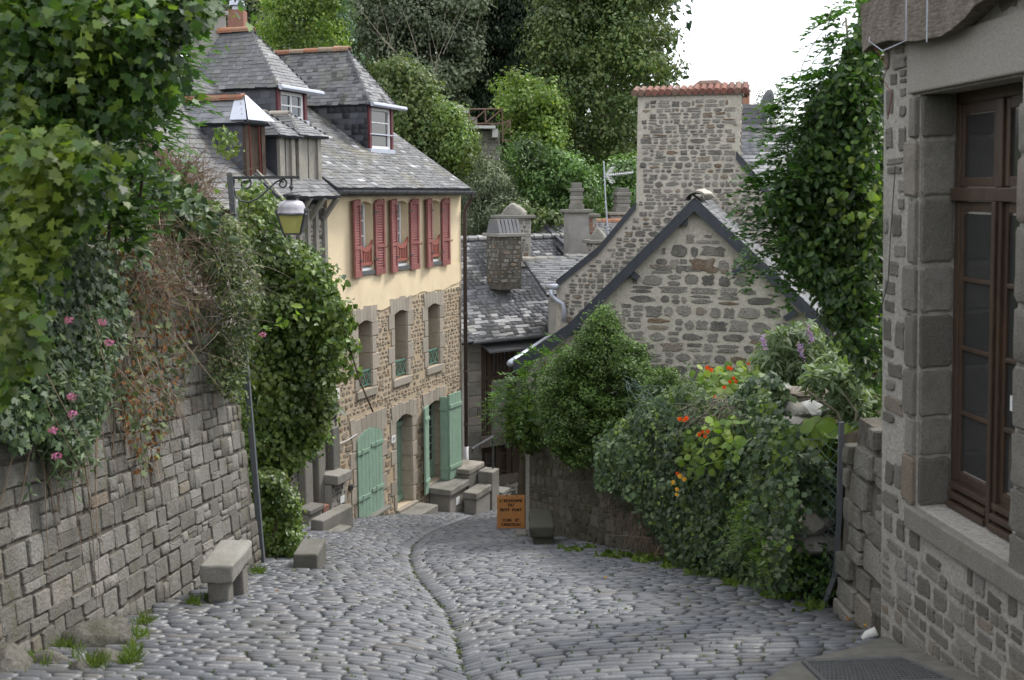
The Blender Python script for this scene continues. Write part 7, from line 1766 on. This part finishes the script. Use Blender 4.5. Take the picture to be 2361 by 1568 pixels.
# flower garden
FG = plant('garden_greens', (3.2, 13.5, garden(3.2, 13.5)), 'mixed green herbs and grasses growing at the foot of the gable', 'plants')
lv = Leaves(); n = 2600; X = rng.uniform(1.4, 5.2, n); Yy = rng.uniform(10.5, 15.6, n); k = X > np.interp(Yy, _wy, _wx) + .25; X, Yy = X[k], Yy[k]; Z = np.array([garden(a, b) for a, b in zip(X, Yy)])
Pg = np.stack([X, Yy, Z + rng.uniform(0, .28, len(X))], 1); lv.add(Pg, rng.normal(0, .5, Pg.shape) + np.array([-.2, -.5, .6]), rng.uniform(.07, .2, len(X)), 'oval', .1, .5); FG['kind'] = 'stuff'
lv.build('leaves', M['lf_fern'], FG)
lv = Leaves(); k = rng.random(len(Pg)) < .6; lv.add(Pg[k], (0, -.8, .5), rng.uniform(.2, .42, k.sum()), 'blade', -2.0, .4); lv.build('grass', M['lf_grass'], FG)
LY = plant('lily_plant', (2.05, 13.2, garden(2.05, 13.2)), 'upright bluish spurge with narrow leaves right of the cypress', 'plant')
P = px_points([(1530, 940), (1560, 880), (1620, 850), (1640, 900), (1630, 960), (1570, 970)], 44, 13.0, .5); D = rng.normal(0, .22, (44, 3)) + np.array([0, 0, 1.0]); lv = Leaves()
for t in np.linspace(0, 1, 13): lv.add(P + D * (.34 * t - .15), rng.normal(0, .5, (44, 3)) + np.array([0, -.3, .7]), .11 * (1.2 - .6 * t), 'lance', .1, .6)
lv.build('foliage', M['lf_bud'], LY)
SC = plant('low_conifer', (1.9, 14.2, garden(1.9, 14.2)), 'low yellowish conifer shrub between the cypress and the spurge', 'bush')
lv = Leaves(); mk = [(1480, 900), (1500, 850), (1560, 850), (1570, 900), (1540, 950), (1490, 950)]; P = px_points(mk, 90, 13.6, .4); clumps(lv, P, .12, 40, .06, 'lance', -.8, up=.6, mask=mk); lv.build('foliage', M['lf_yew'], SC)
NA = plant('nasturtium', (2.6, 11.2, garden(2.6, 11.2)), 'nasturtiums with round leaves trailing over the ivy, red and yellow flowers', 'flower')
lv = Leaves(); P = on_gwall([(1590, 985), (1640, 950), (1700, 960), (1720, 1010), (1690, 1070), (1640, 1090), (1590, 1110), (1560, 1060)], 130, .45, .75); lv.add(P, (-.4, -.5, .8), rng.uniform(.05, .10, 130), 'round', .2, .4)
P = px_points([(1600, 850), (1720, 840), (1760, 880), (1700, 930), (1620, 920)], 120, 12.2, 1.0); lv.add(P, (-.2, -.5, .9), rng.uniform(.07, .12, 120), 'round', .2, .4); lv.build('foliage', M['lf_nast'], NA)
P = on_gwall([(1590, 985), (1700, 960), (1690, 1070), (1590, 1110)], 30, .4, .7); twigs('stems', P, rng.normal(0, .6, (30, 3)) + np.array([-.3, -.2, .1]), rng.uniform(.2, .5, 30), .006, M['lf_nast'], NA, .8, 'stuff')
def flower(u, v, Yf, r, mat, par=NA):
    c = Vector(at(u, v, Yf)); lv = Leaves(); V = []
    for i in range(5):
        a = 2 * math.pi * i / 5 + .3; T = np.array([math.cos(a), -.25, math.sin(a)]); lv.add(np.array(c)[None], np.array([.1, -1, .25]) + T * .2, r * .5, 'round', 0, .08, T=T)
    lv.build('flower', mat, par)
wall_f = lambda u, v: float(on_gwall([(u - 1, v - 1), (u + 1, v - 1), (u + 1, v + 1), (u - 1, v + 1)], 1, .72, .74)[0][1])
for (u, v, r, c) in ((1567, 966, .05, 'fl_red'), (1578, 968, .045, 'fl_red'), (1583, 964, .05, 'fl_red'), (1612, 1002, .045, 'fl_red'), (1620, 996, .04, 'fl_red'), (1632, 995, .045, 'fl_red'), (1626, 1006, .04, 'fl_red'), (1562, 1092, .04, 'fl_red'), (1552, 1112, .05, 'fl_yel'), (1568, 1098, .055, 'fl_yel'), (1578, 1105, .05, 'fl_yel'), (1561, 1128, .045, 'fl_yel'), (1560, 1140, .04, 'fl_yel')):
    flower(u, v, wall_f(u, v), r, M[c])
for (u, v, r, Yf) in ((1631, 848, .06, 12.0), (1640, 853, .055, 12.0), (1680, 848, .055, 12.1), (1686, 850, .05, 12.1), (1692, 872, .05, 11.8), (1683, 880, .05, 11.8), (1650, 916, .06, 11.4), (1670, 893, .05, 11.6), (1697, 880, .045, 11.8), (1726, 838, .045, 12.4), (1664, 1000, .0, 11)):
    if r: flower(u, v, Yf, r, M['fl_red'])
BD = plant('buddleia', (3.9, 11.6, garden(3.9, 11.6)), 'silvery buddleia with mauve spikes in front of the gable corner', 'bush')
lv = Leaves(); mk = [(1740, 830), (1760, 780), (1810, 745), (1870, 740), (1905, 790), (1940, 830), (1930, 890), (1860, 870), (1790, 870)]; P = px_points(mk, 150, 11.3, 1.0); clumps(lv, P, .18, 20, .13, 'lance', .6, out=(0, -.3, .5), mask=mk); lv.build('foliage', M['lf_bud'], BD)
P = px_points([(1800, 860), (1900, 800), (1900, 880)], 26, 11.8, .4); twigs('stems', P, rng.normal(0, .4, (26, 3)) + np.array([0, 0, 1.0]), rng.uniform(.3, .6, 26), .007, M['twig'], BD, .4, 'stuff', 4, .1)
for (u, v) in ((1862, 770), (1842, 808), (1755, 790)):
    c = np.array(at(u, v, 11.1)); lv = Leaves(); t = rng.random(60); lv.add(c + np.stack([.05 * t, 0 * t, -.16 * t + .08], 1) + rng.normal(0, .014, (60, 3)), rdir(60), .03, 'diamond', 0, .3); lv.build('flower_spike', M['fl_purple'], BD)
OL = plant('oleander', (3.2, 9.1, garden(3.2, 9.1)), 'oleander with long narrow leaves beside the rock heap', 'bush')
P = px_points([(1860, 880), (1900, 850), (1960, 860), (2015, 920), (2015, 1000), (1960, 975), (1910, 920)], 70, 9.0, .8); lv = Leaves(); clumps(lv, P, .13, 16, .15, 'lance', -.3, out=(0, -.2, .5), shell=.1); lv.build('foliage', M['lf_bud'], OL)
mb = MB(); mb.tube([at(1960, 1020, 9), at(1930, 950, 9), at(1860, 900, 9)], .012, 5); mb.tube([at(1965, 1020, 9), at(1975, 950, 9), at(1940, 900, 9)], .012, 5); mb.build('stem', M['twig_grey'], OL)
for i, (u, v, w_, h_, m_, lab) in enumerate(((1850, 905, .30, .07, 'beam', 'long brown slab on top of the rock heap'), (1890, 918, .26, .08, 'beam', 'second brown slab in the rock heap'), (1872, 940, .17, .10, 'concrete', 'whitish stone in the middle of the rock heap'), (1835, 945, .16, .11, 'granite', 'brown rounded rock left of the whitish stone'), (1835, 972, .17, .07, 'lintel', 'grey stone at the bottom of the rock heap'), (1925, 925, .2, .09, 'granite', 'grey rock at the right of the heap'), (1885, 897, .17, .1, 'zinc', 'bluish grey stone at the back of the heap'))):
    p = at(u, v, 10.0 - (v - 900) * .005); mb = MB(); mb.blob(p, (w_, .2, h_), 20 + i, 3, .15); tag(mb.build('garden_rock', M['granite'] if m_ in ('zinc',) else M[m_], None, False), lab, 'rock', 'rocks heaped in the garden')
GB = plant('squash_plant', (3.0, 8.9, garden(3, 8.9)), 'big bright green round-leaved plant behind the netting', 'plant')
lv = Leaves(); P = px_points([(1840, 990), (1900, 960), (1945, 980), (1945, 1090), (1900, 1080), (1850, 1040)], 110, 8.9, .5); lv.add(P, (-.2, -.5, .9), rng.uniform(.09, .17, 110), 'round', .3, .35); lv.build('foliage', M['lf_nast'], GB)
P = px_points([(1880, 1060), (1935, 1060), (1935, 1130), (1900, 1110)], 120, 8.7, .3); lv = Leaves(); lv.add(P, (0, -.8, .4), rng.uniform(.15, .3, 120), 'blade', -2, .4); lv.build('grass', M['lf_grass'], GB)
FE = plant('fern', (2.4, 9.3, float(zp(9.3)) + .3), 'light green ferns growing out of the ivy low on the wall', 'fern')
P = on_gwall([(1700, 1180), (1740, 1150), (1780, 1200), (1780, 1290), (1730, 1300)], 22, .45, .6); D = rng.normal(0, .5, (22, 3)) + np.array([-.5, -.4, .3]); lv = Leaves(); lv.pinnate(P, D, rng.uniform(.2, .35, 22), 11, .07, 'lance', .6); lv.build('fronds', M['lf_fern'], FE)
# the big vine on the stone house
WV2 = plant('wisteria', (3.1, 7.7, -2.0), 'large leafy vine hanging from the corner of the stone house', 'climber')
vp = [(2032, -10), (1975, -20), (1985, 60), (1960, 90), (1940, 160), (1880, 205), (1850, 300), (1840, 360), (1800, 420), (1760, 470), (1800, 530), (1800, 610), (1850, 640), (1890, 680), (1920, 740), (1950, 800), (1985, 860), (2024, 900)]
lv = Leaves(); P = px_points(vp, 900, 7.5, .9, .8); clumps(lv, P, rng.uniform(.10, .2, 900), 34, .058, 'oval', .7, out=(-.4, -.5, .3), mask=vp); lv.build('foliage', M['lf_vine'], WV2)
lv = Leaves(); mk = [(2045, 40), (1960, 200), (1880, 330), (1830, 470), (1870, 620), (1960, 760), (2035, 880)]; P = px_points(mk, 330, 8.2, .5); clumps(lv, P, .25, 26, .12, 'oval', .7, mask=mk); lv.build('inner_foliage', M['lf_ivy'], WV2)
P = px_points([(1990, 0), (1910, 20), (1915, 100), (1860, 190), (1800, 210), (1795, 300), (1815, 340), (1770, 380), (1730, 420), (1725, 490), (1760, 520), (1735, 590), (1800, 650), (1880, 680), (1850, 500), (1900, 300), (1990, 100)], 230, 7.5, .7); D = rng.normal(0, .5, (230, 3)) + np.array([-.85, -.2, -.05])
lv = Leaves(); lv.pinnate(P, D, rng.uniform(.16, .30, 230), 7, .062, 'oval', .5); lv.build('feathery_sprays', M['lf_sumac'], WV2)
lv = Leaves(); mk = [(1900, 340), (2000, 300), (2025, 420), (1990, 560), (1920, 500)]; P = px_points(mk, 16, 7.35, .15); clumps(lv, P, .12, 6, .06, 'heart', .8, out=(-.3, -.8, .2), mask=mk); lv.build('lit_tone_leaves', M['lf_bright'], WV2)  # sunlit look put into the colour by a brighter leaf material
mb = MB(); 
for q in (((2020, 870), (1990, 700), (1960, 560), (1900, 480), (1830, 440)), ((2015, 800), (2000, 500), (1975, 300), (1960, 150), (1950, 40)), ((1990, 700), (1930, 620), (1880, 600), (1840, 560)), ((2010, 420), (1960, 330), (1890, 260))): mb.tube([at(u, v, 7.9) for u, v in q], [.03, .025, .018, .012, .008][:len(q)], 6)
mb.build('stem', M['twig_grey'], WV2, True)
mb = MB(); mb.tube([at(u, v, 7.6) for u, v in ((1918, 20), (1895, 75), (1870, 110), (1850, 150), (1845, 175))], .004, 4); mb.build('tendril', M['twig_grey'], WV2)
# wire netting between two steel posts
NF = thing('wire_fence', (2.6, 9.0, float(zp(9.0))), 'sagging green wire netting on two thin steel posts', 'fence')
pA0, pA1 = at(1819, 1335, 9.35), at(1816, 990, 9.35); pB = [at(1884, 1424, 8.35), at(1905, 1385, 8.3), at(1925, 1330, 8.25), at(1934, 1200, 8.2), at(1940, 980, 8.2)]
mb = MB(); mb.bar(pA0, pA1, .04, .04); mb.build('post', M['galv'], NF)
mb = MB(); 
for i in range(4): mb.bar(pB[i], pB[i + 1] + (pB[i + 1] - pB[i]) * .03, .038, .038)
mb.build('post', M['galv'], NF)
mb = MB(); nu, nv = 14, 22
def net(i, j):
    s_, t_ = i / nu, j / nv; a = pA0.lerp(pA1, t_); b = pB[2].lerp(pB[4], t_); p = a.lerp(b, s_); return p + Vector((-.06 * math.sin(3.1 * s_) - .02 * math.sin(9 * t_ + 4 * s_), 0, -.12 * math.sin(math.pi * s_) * t_ + .02 * math.sin(7 * s_ + 5 * t_)))
for i in range(nu):
    for j in range(nv):
        if (i + j) % 2 == 0: mb.tube([net(i, j), net(i + 1, j + 1)], .0028, 3, False); 
        else: mb.tube([net(i + 1, j), net(i, j + 1)], .0028, 3, False)
for j in (0, 7, 14, 22): mb.tube([net(i, j) for i in range(nu + 1)], .0032, 3, False)
o = mb.build('netting', M['wire'], NF); o['kind'] = 'stuff'
DP = plant('dead_plant', (2.2, 11.2, garden(2.4, 11.2)), 'patch of dead grey stems on top of the ivy by the red flowers', 'plant')
P = on_gwall([(1600, 920), (1700, 920), (1720, 980), (1640, 1000), (1590, 970)], 420, .3, .55); twigs('stems', P, rng.normal(0, .8, (420, 3)), rng.uniform(.08, .3, 420), .0035, M['twig_grey'], DP, 1.2, 'stuff')
N2 = thing('loose_netting', (2.3, 11.4, garden(2.5, 11.4)), 'loose bluish netting draped over the ivy below the cypress', 'netting')
P = on_gwall([(1430, 860), (1500, 900), (1600, 960), (1700, 950), (1720, 1000), (1560, 990), (1450, 960)], 170, .3, .55); twigs('strands', P, rng.normal(0, .6, (170, 3)) + np.array([.6, -.3, -.1]), rng.uniform(.15, .45, 170), .0025, M['wire'], N2, .8, 'stuff')

# ================================================================ weeds and grass on the paving
GT = []
def tufts(name, label, pts, per, size, mat, tpl='blade', cat='grass'):
    P = np.array(pts); lv = Leaves(); k = np.repeat(np.arange(len(P)), per); Q = P[k] + rng.normal(0, .02, (len(k), 3)) * np.array([1, 1, .2])
    lv.add(Q, rng.normal(0, .6, (len(k), 3)) + np.array([0, -.5, .5]), size * rng.uniform(.5, 1.3, len(k)), tpl, -1.4 if tpl == 'blade' else .0, .5)
    tag(lv.build(name, mat, None, 'stuff'), label, cat)
def gp2(u, v, n, ju, jv):
    o = []
    for _ in range(n):
        p = gpt(u + random.uniform(-ju, ju), v + random.uniform(-jv, jv)); p.z = float(zs(p.x, p.y)) - .01; o.append(list(p))
    return o
pts = []
for (u, v, n, ju, jv) in ((1430, 1292, 26, 50, 6), (1500, 1302, 40, 40, 8), (1560, 1318, 26, 30, 7), (1640, 1335, 22, 50, 8), (1720, 1358, 22, 50, 8), (1800, 1392, 16, 40, 8), (1860, 1420, 14, 30, 10), (1330, 1275, 14, 40, 5), (1640, 1290, 10, 40, 10)): pts += gp2(u, v, n, ju, jv)
tufts('wall_foot_weeds', 'weeds sprouting along the foot of the right garden wall', pts, 12, .07, M['lf_grass'], 'oval', 'weeds')
pts = []
for (u, v, n, ju, jv) in ((315, 1500, 12, 12, 25), (330, 1450, 8, 10, 8), (250, 1480, 5, 20, 10), (300, 1540, 14, 14, 14), (70, 1545, 10, 40, 10), (160, 1520, 8, 30, 20), (210, 1555, 12, 40, 8), (440, 1405, 8, 20, 6), (595, 1330, 14, 16, 5), (480, 1395, 6, 15, 6)): pts += gp2(u, v, n, ju, jv)
tufts('wall_foot_grass', 'grass tufts between the boulders and along the left wall foot', pts, 16, .085, M['lf_grass'])
pts = []
for _ in range(900):
    yq = random.uniform(4.8, 14); xq = random.uniform(XL(yq) + .1, XR(yq) - .1)
    if in_apron(xq, yq): continue
    pts.append((xq, yq, float(zs(xq, yq)) - .022))
for _ in range(260):
    yq = random.uniform(4.8, 17); xq = float(gx(yq)) + random.gauss(0, .012); pts.append((xq, yq, float(zs(xq, yq)) - .022))
tufts('joint_moss', 'moss and tiny grass growing in the joints between the setts', pts, 9, .030, M['lf_bramble'], 'oval', 'moss')
for (u, v, lab) in ((1948, 1445, 'orange leaf lying nearest the netting post'), (1990, 1462, 'yellow-orange leaf at the foot of the dry stone pier'), (1965, 1451, 'orange leaf between the post and the dry stone pier'), (255, 1538, 'orange leaf lying among the boulders'), (1400, 1345, 'fallen leaf alone on the right half of the cobbles'), (640, 1372, 'fallen leaf on the cobbles behind the stone bench')):
    p = gp2(u, v, 1, 1, 1)[0]
    lv = Leaves(); lv.add(np.array([p]) + np.array([0, 0, .02]), (0, -.3, 1), .05, 'oval', 0, .3); o = lv.build('fallen_leaf', M['lf_orange'], None); tag(o, lab, 'leaf', 'fallen leaves on the paving')
lv = Leaves(); g = gpt(2075, 1475); mb = MB(); mb.blob((g.x + .02, g.y, g.z + .03), (.12, .10, .05), 3, 3, .2); tag(mb.build('moss_cushion', M['moss'], None, True), 'cushion of green moss at the corner of the stone house', 'moss')
